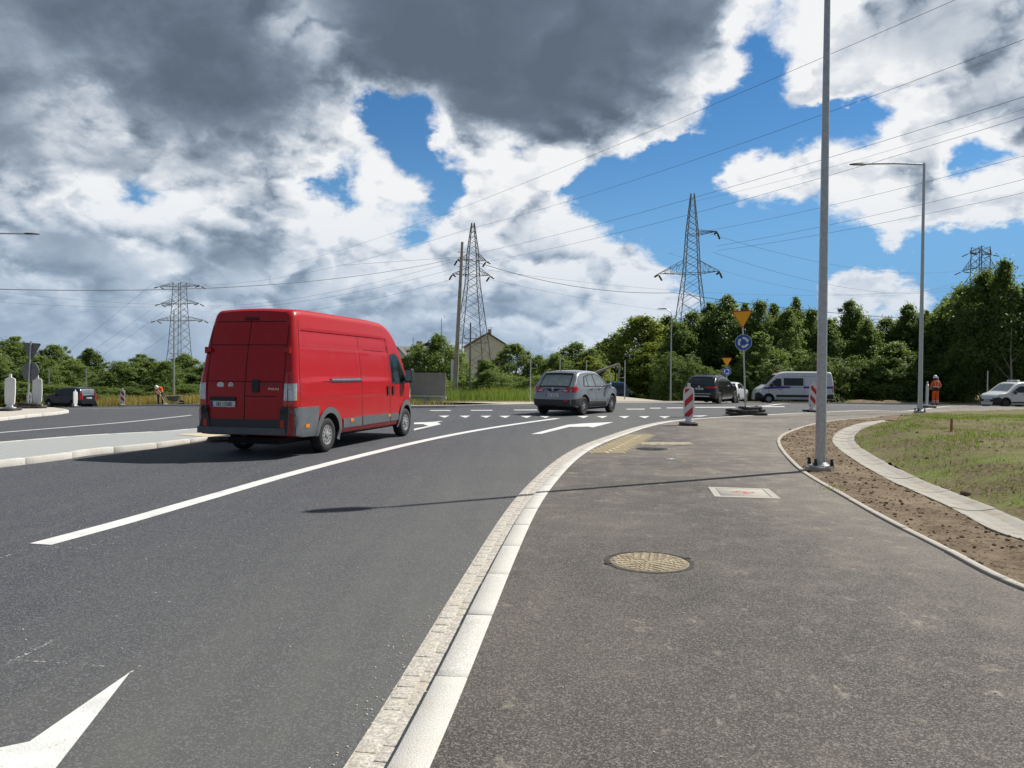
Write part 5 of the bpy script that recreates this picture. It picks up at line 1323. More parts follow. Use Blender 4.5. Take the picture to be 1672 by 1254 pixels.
kol_side = [
 ('window_seal', [(.80, 1.09), (1.02, 1.47), (1.45, 1.555), (2.05, 1.565), (2.55, 1.50), (3.16, 1.12), (3.16, 1.06), (2.2, 1.065)], M['black'], .004),
 ('quarter_window', [(.90, 1.12), (1.08, 1.42), (1.20, 1.47), (1.24, 1.12)], M['glass_light'], .009),
 ('rear_door_window', [(1.30, 1.11), (1.27, 1.49), (1.78, 1.53), (1.90, 1.10)], M['glass_light'], .009),
 ('front_door_window', [(1.99, 1.10), (1.87, 1.53), (2.28, 1.515), (2.52, 1.45), (3.02, 1.12)], M['glass_light'], .009),
 ('lower_cladding', [(1.18, .30), (1.18, .52), (2.9, .48), (2.98, .30)], M['clad'], .012),
 ('rear_bumper', [(.0, .36), (.0, .60), (.50, .66), (.60, .58), (.50, .36)], M['clad'], .015),
 ('tail_lamp', [(.0, .86), (.0, 1.05), (.20, 1.10), (.38, 1.02), (.22, .90)], M['tail'], .012),
 ('front_bumper', [(4.15, .28), (4.15, .50), (4.50, .50), (4.50, .28)], M['clad'], .012),
 ('headlamp', [(3.98, .78), (4.05, .92), (4.34, .86), (4.40, .74)], M['clear_lamp'], .008),
 ('door_handle', [(1.42, .955), (1.60, .965), (1.60, 1.0), (1.42, .99)], M['black'], .02), ('door_handle', [(2.12, .955), (2.30, .965), (2.30, 1.0), (2.12, .99)], M['black'], .02),
]
kol, kb_ = car('crossover_car', 'grey hatchback crossover following the red van into the roundabout', 'car', dict(L=4.52, W=.93, r=.355, axles=(.86, 3.55), wheel='alloy5', paint=M['grey_car'],
    top=[(0, .98), (.05, 1.04), (.32, 1.30), (.62, 1.585), (.95, 1.655), (1.7, 1.69), (2.3, 1.655), (2.75, 1.46), (3.2, 1.18), (3.38, 1.10), (3.9, 1.02), (4.3, .90), (4.52, .70)],
    bot=[(0, .42), (.45, .30), (4.1, .26), (4.52, .32)], sec=sect(.26, 1.06, 1.70, .20), plan=[(0, -.06), (.7, 0), (3.6, 0), (4.52, -.13)], rl=[(.3, .03), (.6, -.01), (1.0, .05)], rr=.28, fr=.5,
    relief=lambda x, z: .018*math.exp(-((z-.62)/.10)**2)*(1 if 1.0 < x < 3.3 else 0)+.03*math.exp(-(math.hypot(x-.86, z-.36)/.52)**8)*0 + .022*(math.exp(-((math.hypot(x-.86, z-.36)-.46)/.09)**2)+math.exp(-((math.hypot(x-3.55, z-.36)-.46)/.09)**2)),
    side=kol_side, seams=[[(1.26, .60), (1.24, 1.08)], [(1.94, .46), (1.94, 1.08)], [(3.05, .46), (3.10, 1.06)], [(1.2, .98), (3.1, .97)]],
    rear=[('rear_bumper', [(-.74, .40), (.74, .40), (.76, .60), (-.76, .60)], M['clad'], .02), ('tail_lamp', [(-.68, .86), (-.36, .90), (-.36, .98), (-.70, 1.0)], M['tail'], .012), ('tail_lamp', [(.68, .86), (.36, .90), (.36, .98), (.70, 1.0)], M['tail'], .012),
          ('lamp_lens', [(-.60, .91), (-.42, .92), (-.42, .965), (-.60, .965)], M['clear_lamp'], .016), ('lamp_lens', [(.60, .91), (.42, .92), (.42, .965), (.60, .965)], M['clear_lamp'], .016), ('reflector', [(-.66, .53), (-.48, .53), (-.48, .58), (-.66, .58)], M['tail'], .024)],
    roof=[('rear_window_seal', [(.06, -.66), (.06, .66), (.56, .60), (.56, -.60)], M['black'], .004), ('rear_window', [(.10, -.60), (.10, .60), (.50, .56), (.50, -.56)], M['glass_light'], .009), ('spoiler', [(.57, -.62), (.57, .62), (.74, .62), (.74, -.62)], M['grey_car'], .03), ('windscreen', [(2.42, -.58), (2.42, .58), (3.22, .68), (3.22, -.68)], M['glass'], .006)],
    mirror=(2.98, 1.05, M['grey_car'])))
q = kb_.rear(0, .765, .012); plate(kol, None, q)
m_ = MB(); m_.prism([(0, -.075), (.05, 0), (0, .075), (-.05, 0)], 0, .012, Matrix.Translation(kb_.rear(0, .985, .022)) @ Matrix.Rotation(R(-90), 4, 'Z') @ Matrix.Rotation(R(90), 4, 'X')); em = m_.build('diamond_emblem', M['chrome'], kol)
m_ = MB(); m_.prism([(0, -.045), (.026, 0), (0, .045), (-.026, 0)], .012, .014, Matrix.Translation(kb_.rear(0, .985, .022)) @ Matrix.Rotation(R(-90), 4, 'Z') @ Matrix.Rotation(R(90), 4, 'X')); m_.build('emblem_centre', M['black'], em)
conform([(-.12, .90), (.12, .90), (.32, 1.00), (.0, 1.005), (-.32, 1.00)], lambda a, c, o_: kb_.rear(a, c, o_), .014, .1).build('emblem_mount', M['black'], kol)
m_ = MB(); m_.tube([kb_.roof(.80, .05, 0), kb_.roof(.74, .05, .07)], [.02, .008], 6); m_.build('antenna', M['black'], kol)
place(kol, gp(951, 678), gp(1005.5, 672.4), .86, 3.55, .85)

glc_side = [
 ('window_trim', [(.62, 1.04), (.86, 1.36), (1.4, 1.50), (2.1, 1.53), (2.6, 1.44), (3.22, 1.08), (3.2, 1.03)], M['chrome'], .004),
 ('side_window', [(.70, 1.06), (.90, 1.34), (1.4, 1.47), (2.1, 1.50), (2.58, 1.41), (3.12, 1.07)], M['glass'], .009),
 ('tail_lamp', [(.0, .90), (.0, 1.02), (.34, 1.05), (.40, .98), (.2, .90)], M['tail'], .012),
 ('side_sill', [(1.25, .30), (1.25, .40), (3.1, .40), (3.1, .30)], M['chrome'], .012)]
glc, gb_ = car('estate_suv', 'black sport utility car turning right in front of the wood', 'car', dict(L=4.66, W=.945, r=.365, axles=(.92, 3.79), wheel='alloy5', paint=M['black_car'],
    top=[(0, 1.0), (.06, 1.06), (.42, 1.36), (.72, 1.53), (1.2, 1.60), (1.9, 1.64), (2.5, 1.56), (3.0, 1.32), (3.4, 1.10), (3.9, 1.03), (4.4, .90), (4.66, .70)],
    bot=[(0, .40), (.5, .28), (4.2, .26), (4.66, .32)], sec=sect(.26, 1.03, 1.64, .22), plan=[(0, -.07), (.7, 0), (3.7, 0), (4.66, -.14)], rl=[(.3, .04), (.6, 0), (1.0, .06)], rr=.30, fr=.5,
    side=glc_side, seams=[[(1.28, .5), (1.3, 1.03)], [(2.05, .42), (2.1, 1.03)], [(3.1, .42), (3.2, 1.0)]],
    rear=[('tail_lamp', [(-.72, .90), (-.34, .92), (-.34, 1.0), (-.72, 1.03)], M['tail'], .012), ('tail_lamp', [(.72, .90), (.34, .92), (.34, 1.0), (.72, 1.03)], M['tail'], .012), ('bumper_trim', [(-.62, .44), (.62, .44), (.58, .50), (-.58, .50)], M['chrome'], .02), ('bumper_trim', [(-.7, .60), (.7, .60), (.7, .615), (-.7, .615)], M['chrome'], .012)],
    roof=[('rear_window', [(.10, -.66), (.10, .66), (.56, .58), (.56, -.58)], M['glass'], .006), ('spoiler', [(.58, -.60), (.58, .60), (.82, .60), (.82, -.60)], M['black_car'], .03), ('windscreen', [(2.55, -.6), (2.55, .6), (3.3, .7), (3.3, -.7)], M['glass'], .006), ('roof_rail', [(1.0, -.62), (1.0, -.58), (2.3, -.58), (2.3, -.62)], M['galv'], .03), ('roof_rail', [(1.0, .62), (1.0, .58), (2.3, .58), (2.3, .62)], M['galv'], .03)],
    mirror=(3.0, 1.02, M['black_car'])))
plate(glc, None, gb_.rear(0, .875, .012))
m_ = MB(); m_.lathe([(.05, 0), (.04, .008)], 16, Matrix.Translation(gb_.rear(0, 1.0, .0)) @ Matrix.Rotation(R(-90), 4, 'Y')); m_.build('emblem', M['chrome'], glc)
place(glc, at(1174, 43.2), at(1199, 45.6), .92, 3.79, .86)
# white saloon, mostly hidden
sal, sb_ = car('saloon_car', 'white saloon mostly hidden between the black car and the sign post', 'car', dict(L=4.6, W=.89, r=.32, axles=(.95, 3.6), wheel='alloy5', paint=M['white_car'],
    top=[(0, .92), (.10, .97), (.55, 1.02), (.85, 1.20), (1.25, 1.40), (1.9, 1.46), (2.5, 1.36), (3.2, 1.0), (3.9, .92), (4.4, .80), (4.6, .62)],
    bot=[(0, .38), (.5, .24), (4.6, .26)], sec=sect(.24, .98, 1.46, .2), plan=[(0, -.06), (.7, 0), (3.7, 0), (4.6, -.14)], rr=.3, fr=.5,
    side=[('side_window', [(.95, 1.0), (1.28, 1.33), (2.0, 1.39), (2.45, 1.29), (2.95, 1.0)], M['glass'], .008), ('tail_lamp', [(0, .66), (0, .90), (.42, .92), (.36, .72)], M['tail'], .012)], seams=[[(1.2, .4), (1.25, .98)], [(2.0, .35), (2.05, .98)]],
    rear=[('tail_lamp', [(-.70, .66), (-.4, .70), (-.4, .86), (-.70, .88)], M['tail'], .012), ('tail_lamp', [(.70, .66), (.4, .70), (.4, .86), (.70, .88)], M['tail'], .012)],
    roof=[('rear_window', [(.62, -.58), (.62, .58), (1.15, .52), (1.15, -.52)], M['glass_light'], .006), ('windscreen', [(2.45, -.54), (2.45, .54), (3.1, .62), (3.1, -.62)], M['glass'], .006)]))
plate(sal, None, sb_.rear(0, .55, .012))
p0 = at(1204, 52.5); p1 = at(1222, 55.6); place(sal, p0, p1, .95, 3.6, .8)
# dark blue estate
roo, rb_ = car('estate_car', 'dark blue high-backed estate car passing behind the white boards', 'car', dict(L=4.21, W=.85, r=.31, axles=(.72, 3.35), wheel='alloy5', paint=M['blue_car'],
    top=[(0, 1.02), (.04, 1.10), (.16, 1.45), (.32, 1.58), (.9, 1.615), (1.6, 1.61), (2.3, 1.53), (2.85, 1.22), (3.1, 1.05), (3.7, .96), (4.05, .80), (4.21, .62)],
    bot=[(0, .36), (.4, .24), (4.21, .26)], sec=sect(.24, .98, 1.6, .16), plan=[(0, -.04), (.6, 0), (3.4, 0), (4.21, -.12)], rl=[(.3, .02), (.6, 0), (1.1, .03)], rr=.2, fr=.45,
    side=[('side_window', [(.32, 1.02), (.38, 1.46), (1.0, 1.50), (1.05, 1.02)], M['glass'], .008), ('side_window', [(1.15, 1.02), (1.10, 1.50), (1.85, 1.48), (1.90, 1.00)], M['glass'], .008), ('side_window', [(1.98, 1.0), (1.95, 1.46), (2.25, 1.42), (2.78, 1.05)], M['glass'], .008), ('tail_lamp', [(.02, .68), (.02, 1.22), (.10, 1.22), (.17, .95), (.10, .68)], M['tail'], .014), ('rear_bumper', [(0, .36), (0, .58), (.30, .58), (.36, .36)], M['blue_car'], .03)],
    seams=[[(1.1, .4), (1.1, 1.0)], [(1.93, .35), (1.93, .98)], [(2.85, .4), (2.85, .95)]],
    rear=[('tail_lamp', [(-.66, .70), (-.56, .70), (-.56, 1.22), (-.64, 1.22)], M['tail'], .012), ('tail_lamp', [(.66, .70), (.56, .70), (.56, 1.22), (.64, 1.22)], M['tail'], .012), ('bumper', [(-.66, .36), (.66, .36), (.66, .56), (-.66, .56)], M['blue_car'], .04)],
    roof=[('rear_window', [(.05, -.56), (.05, .56), (.19, .52), (.19, -.52)], M['glass_light'], .006), ('windscreen', [(2.3, -.54), (2.3, .54), (2.98, .64), (2.98, -.64)], M['glass'], .006)], mirror=(2.6, 1.0, M['blue_car'])))
plate(roo, None, rb_.rear(0, .80, .012))
dR = Vector((-.93, .36)).normalized(); q = at(137, 60.5); roo.rotation_euler.z = math.atan2(dR.y, dR.x); roo.location = (q.x+.4, q.y, T(q.x-2, q.y)-.05)

# ---- white works van seen from its left side
ww = thing('works_van', 'white works van with a purple stripe and amber beacon', 'van'); M['purple'] = mat('purple_stripe', (.085, .02, .30), .4)
wb = Body(6.0, 1.02, [(0, 2.40), (.15, 2.47), (.7, 2.50), (3.4, 2.49), (4.1, 2.40), (4.45, 2.20), (4.8, 1.86), (5.15, 1.52), (5.3, 1.38), (5.6, 1.22), (5.85, 1.05), (6.0, .82)],
          [(0, .40), (.5, .32), (6.0, .26)], [(.26, -.06), (.45, 0), (1.2, 0), (1.7, -.05), (2.5, -.17)], [(0, -.02), (.4, 0), (4.4, 0), (5.2, -.04), (6.0, -.16)], [(.4, 0), (1.3, .03), (2.5, .16)], [(.2, 0), (1, .05)], rt=.14, rty=.12, rr=.16, fr=.45)
link('body', cut(wb.shell(44), [(1.05, .36, .42, .7, 1.3), (4.98, .36, .43, .7, 1.3)], [M['white_car'], M['under']]), ww)
wheels(ww, (1.05, 4.98), .88, .34, .22, 'steel')
pair(ww, 'cab_window', [(4.02, 1.36), (4.02, 1.95), (4.36, 1.97), (4.60, 1.80), (5.00, 1.38)], wb, M['glass'], .008)
pair(ww, 'load_window', [(2.35, 1.40), (2.35, 2.00), (3.85, 2.00), (3.85, 1.40)], wb, M['glass'], .008)
pair(ww, 'window_bar', [(3.06, 1.40), (3.06, 2.00), (3.10, 2.00), (3.10, 1.40)], wb, M['black'], .014)
for a, b_ in ((3.35, 5.42), (.12, 2.35)): pair(ww, 'purple_stripe', [(a, 1.20), (a, 1.36), (min(b_, 4.4), 1.36), (b_, 1.24 if b_ > 5 else 1.36), (b_, 1.12 if b_ > 5 else 1.20)], wb, M['purple'], .005)
pair(ww, 'side_moulding', [(1.5, .50), (1.5, .68), (4.42, .68), (4.42, .50)], wb, M['black'], .018)
pair(ww, 'rear_bumper', [(0, .38), (0, .74), (.45, .74), (.62, .55), (.5, .38)], wb, M['black'], .02)
pair(ww, 'front_bumper', [(5.4, .26), (5.42, .62), (5.75, .86), (5.99, .80), (5.99, .26)], wb, M['black'], .02)
pair(ww, 'tail_lamp', [(0, .90), (0, 1.40), (.12, 1.40), (.12, .90)], wb, M['tail'], .012)
pair(ww, 'headlamp', [(5.38, .96), (5.42, 1.18), (5.66, 1.10), (5.82, .92)], wb, M['clear_lamp'], .01)
pair(ww, 'door_handle', [(4.02, 1.06), (4.2, 1.06), (4.2, 1.11), (4.02, 1.11)], wb, M['black'], .02)
conform([(4.42, -.75), (4.42, .75), (5.2, .86), (5.2, -.86)], lambda a, c, o_: wb.roof(a, c, o_), .006).build('windscreen', M['glass'], ww, True)
for sg in (-1, 1):
    s2 = MB()
    for ln in ([(2.28, .5), (2.28, 2.3)], [(3.92, .5), (3.92, 2.15)], [(.2, 2.16), (3.92, 2.14)], [(5.0, .8), (5.02, 1.34)]): ribbon(ln, .014, lambda a, c, o_, sg=sg: wb.side(a, c, o_, sg), .002, s2)
    s2.build('panel_gap', M['seam'], ww)
    pairs_ = conform([(2.42, 1.255), (3.05, 1.255), (3.05, 1.315), (2.42, 1.315)], lambda a, c, o_, sg=sg: wb.side(a, c, o_, sg), .005).build('faded_print', mat('faded_grey_print', (.30, .31, .36), .5), ww)
    m_ = MB(); m_.prism([(-.08, .05), (.08, .05), (0, -.06)], 0, .004, Matrix.Translation(wb.side(3.22, 1.28, .006, sg)) @ Matrix.Rotation(0 if sg < 0 else math.pi, 4, 'Z') @ Matrix.Rotation(R(90), 4, 'X')); m_.build('side_emblem', M['purple'], ww)
bc = MB(); bc.box((3.95, -.25, 2.44), (4.15, .25, 2.50)); bb = bc.build('beacon_bar', M['black'], ww)
bc = MB(); bc.lathe([(.085, 2.49), (.085, 2.57), (.06, 2.61)], 14, Matrix.Translation((4.05, .15, 0))); bc.lathe([(.085, 2.49), (.085, 2.57), (.06, 2.61)], 14, Matrix.Translation((4.05, -.15, 0))); bc.build('amber_beacon', M['amber'], bb, True)
mirrors(ww, wb, 4.8, 1.30, .36, M['black'], .24)
plate(ww, None, wb.rear(-.45, .86, .02))
q = at(1361, 60.5); dv = Vector((-1, .10)).normalized(); ww.rotation_euler.z = math.atan2(dv.y, dv.x); ww.location = (q.x, q.y+.6, T(q.x-2, q.y)-.02)

# ---- small white van at the frame edge
dk = thing('small_van', 'small white van with dark bumpers and a roof beacon at the frame edge', 'van')
db = Body(4.36, .875, [(0, 1.70), (.1, 1.78), (.5, 1.81), (2.2, 1.80), (2.55, 1.71), (2.95, 1.45), (3.35, 1.17), (3.55, 1.08), (3.95, 1.0), (4.22, .86), (4.36, .66)],
          [(0, .34), (.4, .24), (4.36, .24)], [(.24, -.06), (.42, 0), (1.0, 0), (1.3, -.04), (1.8, -.14)], [(0, -.02), (.4, 0), (3.4, 0), (4.36, -.13)], [(.3, 0), (1, .02), (1.8, .08)], [(.2, 0), (.9, .05)], rt=.10, rty=.10, rr=.14, fr=.45)
link('body', cut(db.shell(44), [(.82, .33, .385, .6, 1.2), (3.62, .33, .385, .6, 1.2)], [M['white_car'], M['under']]), dk)
wheels(dk, (.82, 3.62), .77, .315, .2, 'steel_dark')
pair(dk, 'door_window', [(2.02, 1.08), (2.02, 1.52), (2.35, 1.53), (2.62, 1.42), (3.12, 1.10)], db, M['glass'], .008)
pair(dk, 'front_bumper', [(3.98, .24), (4.02, .50), (3.95, .66), (4.12, .78), (4.35, .70), (4.35, .24)], db, M['black'], .018)
pair(dk, 'wheel_arch_trim', arc_poly(3.62, .33, .37, .45, R(-8), R(188)), db, M['black'], .02); pair(dk, 'wheel_arch_trim', arc_poly(.82, .33, .37, .45, R(-8), R(188)), db, M['black'], .02)
pair(dk, 'side_moulding', [(1.3, .36), (1.3, .46), (3.12, .46), (3.12, .36)], db, M['black'], .015)
pair(dk, 'headlamp', [(3.88, .80), (3.92, .93), (4.14, .86), (4.26, .74), (4.0, .74)], db, M['clear_lamp'], .012)
pair(dk, 'door_handle', [(2.05, .96), (2.22, .96), (2.22, 1.0), (2.05, 1.0)], db, M['black'], .02)
conform([(2.62, -.58), (2.62, .58), (3.38, .70), (3.38, -.70)], lambda a, c, o_: db.roof(a, c, o_), .006).build('windscreen', M['glass_light'], dk, True)
conform([(-.5, .45), (.5, .45), (.5, .62), (-.5, .62)], lambda a, c, o_: db.front(a, c, o_), .01).build('grille', M['black'], dk)
plate(dk, None, db.front(0, .53, .03), rz=R(90))
for sg in (-1, 1):
    s2 = MB()
    for ln in ([(1.95, .4), (1.95, 1.6)], [(3.15, .5), (3.2, 1.05)], [(1.0, .4), (1.0, 1.5)]): ribbon(ln, .010, lambda a, c, o_, sg=sg: db.side(a, c, o_, sg), .002, s2)
    s2.build('panel_gap', M['seam'], dk)
bc = MB(); bc.box((2.0, -.45, 1.83), (2.22, .45, 1.95), taper=.92); bb = link('beacon_bar', bevelled(bc.mesh('beacon_bar', M['white']), .03, 2), dk)
for sg in (-1, 1):
    bc = MB(); bc.box((1.99, sg*.2-.12, 1.86), (2.23, sg*.2+.12, 1.93)); bc.build('amber_beacon', M['clear_lamp'], bb)
mirrors(dk, db, 2.98, 1.02, .2, M['black'], .18)
q = at(1626, 52.5); dv = Vector((-.97, -.24)).normalized(); dk.rotation_euler.z = math.atan2(dv.y, dv.x); q2 = Vector((q.x, q.y))-dv*4.36+Vector((-dv.y, dv.x))*-.75
dk.location = (q2.x, q2.y, T(q2.x-2, q2.y)-.02)

# ---- blue lorry with a folded loading crane, behind the grey car
lr = thing('crane_lorry', 'blue lorry with a folded grey loading crane parked by the trees', 'lorry'); M['lorry_blue'] = paint('lorry_blue', (.012, .06, .17), 0, .4, .3); M['crane_grey'] = mat('crane_grey', (.30, .31, .29), .5, .2, var=.2)
bx = Body(1.9, 1.15, [(0, 2.1), (.2, 2.18), (1.3, 2.16), (1.55, 2.0), (1.75, 1.5), (1.9, 1.2)], [(0, .45), (1.9, .45)], [(.4, -.03), (.8, 0), (1.3, 0), (2.2, -.12)], [(0, 0), (1.9, -.05)], [(0, 0), (2, 0)], [(0, 0), (1, 0)], rt=.1, rty=.1, rr=.06, fr=.2)
c_ = link('cab', cut(bx.shell(30), [(1.15, .45, .5, .8, 1.4)], [M['lorry_blue'], M['under']]), lr); c_.location.x = 4.2
for sg in (-1, 1):
    w_ = conform([(.5, 1.25), (.5, 1.85), (1.3, 1.85), (1.55, 1.25)], lambda a, c, o_, sg=sg: bx.side(a, c, o_, sg), .008).build('side_window', M['glass'], c_, True)
conform([(1.52, -.9), (1.52, .9), (1.82, .95), (1.82, -.95)], lambda a, c, o_: bx.roof(a, c, o_), .008).build('windscreen', M['glass'], c_, True)
m_ = MB(); m_.box((0, -1.15, 1.0), (3.4, 1.15, 1.12)); m_.build('load_bed', M['crane_grey'], lr)
for a, b_ in (((0, -1.15, 1.12), (3.4, -1.1, 1.5)), ((0, 1.1, 1.12), (3.4, 1.15, 1.5))): m_ = MB(); m_.box(a, b_); m_.build('drop_side', M['lorry_blue'], lr)
m_ = MB(); m_.box((0, -.45, .6), (5.8, .45, .95)); m_.build('chassis', M['under'], lr)
m_ = MB(); m_.box((1.6, -.25, .9), (2.1, .25, 2.6), taper=.8); m_.build('crane_column', M['crane_grey'], lr)
m_ = MB(); m_.tube([(1.85, 0, 2.5), (1.85, 0, 3.0), (4.9, -.1, 4.15)], .17, 4); m_.build('crane_boom', M['crane_grey'], lr)
m_ = MB(); m_.tube([(2.0, 0, 2.4), (3.6, -.05, 3.50)], .08, 8); m_.build('boom_cylinder', M['black'], lr)
m_ = MB(); m_.tube([(4.9, -.1, 4.25), (5.15, -.1, 4.0), (4.95, -.1, 2.2)], .15, 4); m_.build('folded_jib', M['crane_grey'], lr)
m_ = MB(); m_.tube([(4.7, -.1, 3.9), (4.65, -.1, 2.3)], .08, 8); m_.build('jib_hose', M['black'], lr)
wheels(lr, (1.0, 5.35), 1.0, .45, .28, 'steel', .45)
q = at(1027, 68); lr.rotation_euler.z = R(-6); lr.scale = (.8, .8, .8); lr.location = (q.x-4.9, q.y+.6, T(q.x-3, q.y))

# ---- grey board trailer behind the red van
tb = thing('board_trailer', 'grey tarpaulin board trailer parked in front of the bushes', 'trailer'); M['tarp'] = mat('grey_tarpaulin', (.19, .195, .20), .7, var=.14, vscale=1.5, bump=.25, bscale=4)
gL, gR_ = gp(640, 652), gp(728, 652.5); dT = 44.5
a0, a1 = at(612, dT), at(727.5, dT); top_z = hp(690, 608.5, dT).z; bot_z = hp(690, 645.5, dT).z; Lb = (a1-a0).length
tb.location = (a0.x, a0.y, T(a0.x, a0.y))
m_ = MB(); nx, nz_ = 18, 8; vs = []
for yy in (0, .08):
    for i in range(nx+1):
        for j in range(nz_+1): vs.append((Lb*i/nx, yy+(.018*math.sin(i*1.9)*math.sin(j*.8) if 0 < i < nx else 0), bot_z-tb.location.z+(top_z-bot_z)*j/nz_))
n1_ = (nx+1)*(nz_+1); fs = []
for s0 in (0, n1_):
    for i in range(nx):
        for j in range(nz_): a = s0+i*(nz_+1)+j; fs.append((a, a+nz_+1, a+nz_+2, a+1))
for i in range(nx): a = i*(nz_+1); fs += [(a, a+nz_+1, a+nz_+1+n1_, a+n1_), (a+nz_, a+nz_+nz_+1, a+nz_+nz_+1+n1_, a+nz_+n1_)]
for j in range(nz_): fs += [(j, j+1, j+1+n1_, j+n1_), (nx*(nz_+1)+j, nx*(nz_+1)+j+1, nx*(nz_+1)+j+1+n1_, nx*(nz_+1)+j+n1_)]
m_.add(vs, fs); m_.build('tarpaulin', M['tarp'], tb, True)
zb_ = bot_z-tb.location.z
m_ = MB(); m_.box((-.05, -.05, zb_-.10), (Lb+.05, .14, zb_-.02)); m_.box((0, .1, zb_-.2), (Lb, .9, zb_-.1)); m_.build('frame_rail', M['galv_dull'], tb)
for x in (.02, Lb-.02): m_ = MB(); m_.bar((x, .1, zb_-.1), (x, .1, zb_+(top_z-bot_z)), .05); m_.build('upright', M['galv_dull'], tb)
for x in (.3, Lb*.45, Lb*.72, Lb-.35): m_ = MB(); m_.box((x-.14, .0, 0), (x+.14, .4, max(.12, zb_-.2))); m_.build('support_block', M['slab'], tb)
# ------------------------------------------------------------------ trees and bushes
M['bark'] = mat('bark', (0.10, 0.085, 0.07), .9, var=.3, vscale=8, bump=.6, bscale=20)
M['leaf_dark'] = leafmat('dark_leaf', (0.060, 0.115, 0.030), (0.128, 0.205, 0.050), (0.19, 0.255, 0.085), .48, .30)
M['leaf_mid'] = leafmat('mid_leaf', (0.105, 0.175, 0.045), (0.190, 0.270, 0.070), (0.245, 0.310, 0.120), .50, .30)
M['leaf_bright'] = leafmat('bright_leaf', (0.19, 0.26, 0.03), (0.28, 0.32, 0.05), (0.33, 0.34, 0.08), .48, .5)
def tree_meshes(seed, style, leaf, n_clumps=150, per=85, lsize=.125):
    """unit tree 10 m tall: a trunk with limbs, and a crown of leaf clumps through the crown's volume"""
    g = np.random.default_rng(seed); rd = random.Random(seed); H = 10.0
    base, Rm = {'tree': (1.6, 3.0), 'tall': (2.2, 2.3), 'bush': (.1, 4.6), 'full': (.15, 3.4), 'round': (.1, 4.3)}[style]
    def rad(t):                                                   # crown radius up its height
        return {'tree': math.sin(math.pi*min(1, t**.75*.93+.07))**.7, 'tall': math.sin(math.pi*min(1, t**.62*.95+.05))**.8, 'bush': math.sqrt(max(0, 1-t**2.2)), 'full': math.sin(math.pi*min(1, t**.70*.72+.28))**.62, 'round': math.sin(math.pi*min(1, t**.8*.66+.34))**.6}[style]
    cl = []
    lobes = [(g.uniform(0, 2*np.pi), g.uniform(.1, 1.0), g.uniform(.5, 1.5)) for _ in range(12)]
    while len(cl) < n_clumps:
        t = g.uniform(0, 1)**.85; a = g.uniform(0, 2*np.pi)
        k = 1+.30*sum(math.cos(a-la)*math.exp(-((t-lt)/.2)**2)*(lw-1)*2.5 for la, lt, lw in lobes)
        q = math.sqrt(g.uniform(.10, 1.0)); r = Rm*rad(t)*k*q
        if g.uniform() > .25+.75*rad(t): continue
        cl.append((r*math.cos(a), r*math.sin(a), base+(H-base)*t, .42+.5*g.uniform()*(1-.4*t)))
    for _ in range(34):                                           # shoots past the outline
        a = g.uniform(0, 2*np.pi); t = g.uniform(.3, 1.0); r = Rm*rad(t)*g.uniform(.9, 1.30); cl.append((r*math.cos(a), r*math.sin(a), base+(H-base)*t+g.uniform(0, .55), .26))
    CL = np.array(cl); n = len(cl)*per; idx = np.repeat(np.arange(len(cl)), per)
    P = CL[idx, :3]+g.normal(0, 1, (n, 3))*CL[idx, 3:4]*np.array([.62, .62, .48])
    P[:, 2] = np.maximum(P[:, 2], .06)
    out = P-np.array([0, 0, base+(H-base)*.4]); out /= np.linalg.norm(out, axis=1, keepdims=True)+1e-6
    N = out*.55+np.array([0, 0, .45])+g.normal(0, .65, (n, 3)); N /= np.linalg.norm(N, axis=1, keepdims=True)
    A = np.cross(N, g.normal(0, 1, (n, 3))); A /= np.linalg.norm(A, axis=1, keepdims=True); B = np.cross(N, A)
    s = lsize*g.uniform(.6, 1.4, (n, 1))
    V = np.stack([P-A*s, P+B*s*.55-A*s*.1, P+A*s, P-B*s*.55-A*s*.1], 1).reshape(-1, 3)
    me = bpy.data.meshes.new('crown'); me.vertices.add(4*n); me.vertices.foreach_set('co', V.ravel().astype(np.float32))
    me.loops.add(4*n); me.polygons.add(n); me.loops.foreach_set('vertex_index', np.arange(4*n)); me.polygons.foreach_set('loop_start', np.arange(n)*4); me.update(calc_edges=True); me.materials.append(leaf)
    m = MB(); th = H*(.86 if style != 'bush' else .5); pts = []
    bx_, by_ = g.normal(0, .25, 2)
    for k in range(8): u = k/7; pts.append(Vector((bx_*u+.12*math.sin(3*u+seed), by_*u+.12*math.cos(2.4*u+seed), th*u)))
    m.tube(pts, [.17*(1-.85*k/7)+.02 for k in range(8)], 7)
    for c in rd.sample(cl, 24):
        z0 = min(th*.95, max(.3, c[2]-g.uniform(.6, 2.0))); u = z0/th*7; i = min(6, int(u)); p0 = pts[i].lerp(pts[i+1], u-i); e = Vector(c[:3]); mid = p0.lerp(e, .5)+Vector((0, 0, -.15))
        m.tube([p0, mid, e], [.055, .035, .012], 5, cap=False)
    return m.mesh('trunk', M['bark'], True), me
KIND = {}
for nm, style, lf, k, clumps, per in (('dark', 'tree', 'leaf_dark', 4, 210, 105), ('darktall', 'tall', 'leaf_dark', 2, 170, 105), ('mid', 'full', 'leaf_mid', 4, 240, 105), ('midbush', 'bush', 'leaf_mid', 2, 200, 95), ('midround', 'round', 'leaf_mid', 4, 250, 110), ('darkbush', 'bush', 'leaf_dark', 2, 170, 80), ('bright', 'full', 'leaf_bright', 2, 230, 105)):
    KIND[nm] = [tree_meshes(100+hash_i+len(nm)*17, style, M[lf], clumps, per) for hash_i in range(k)]
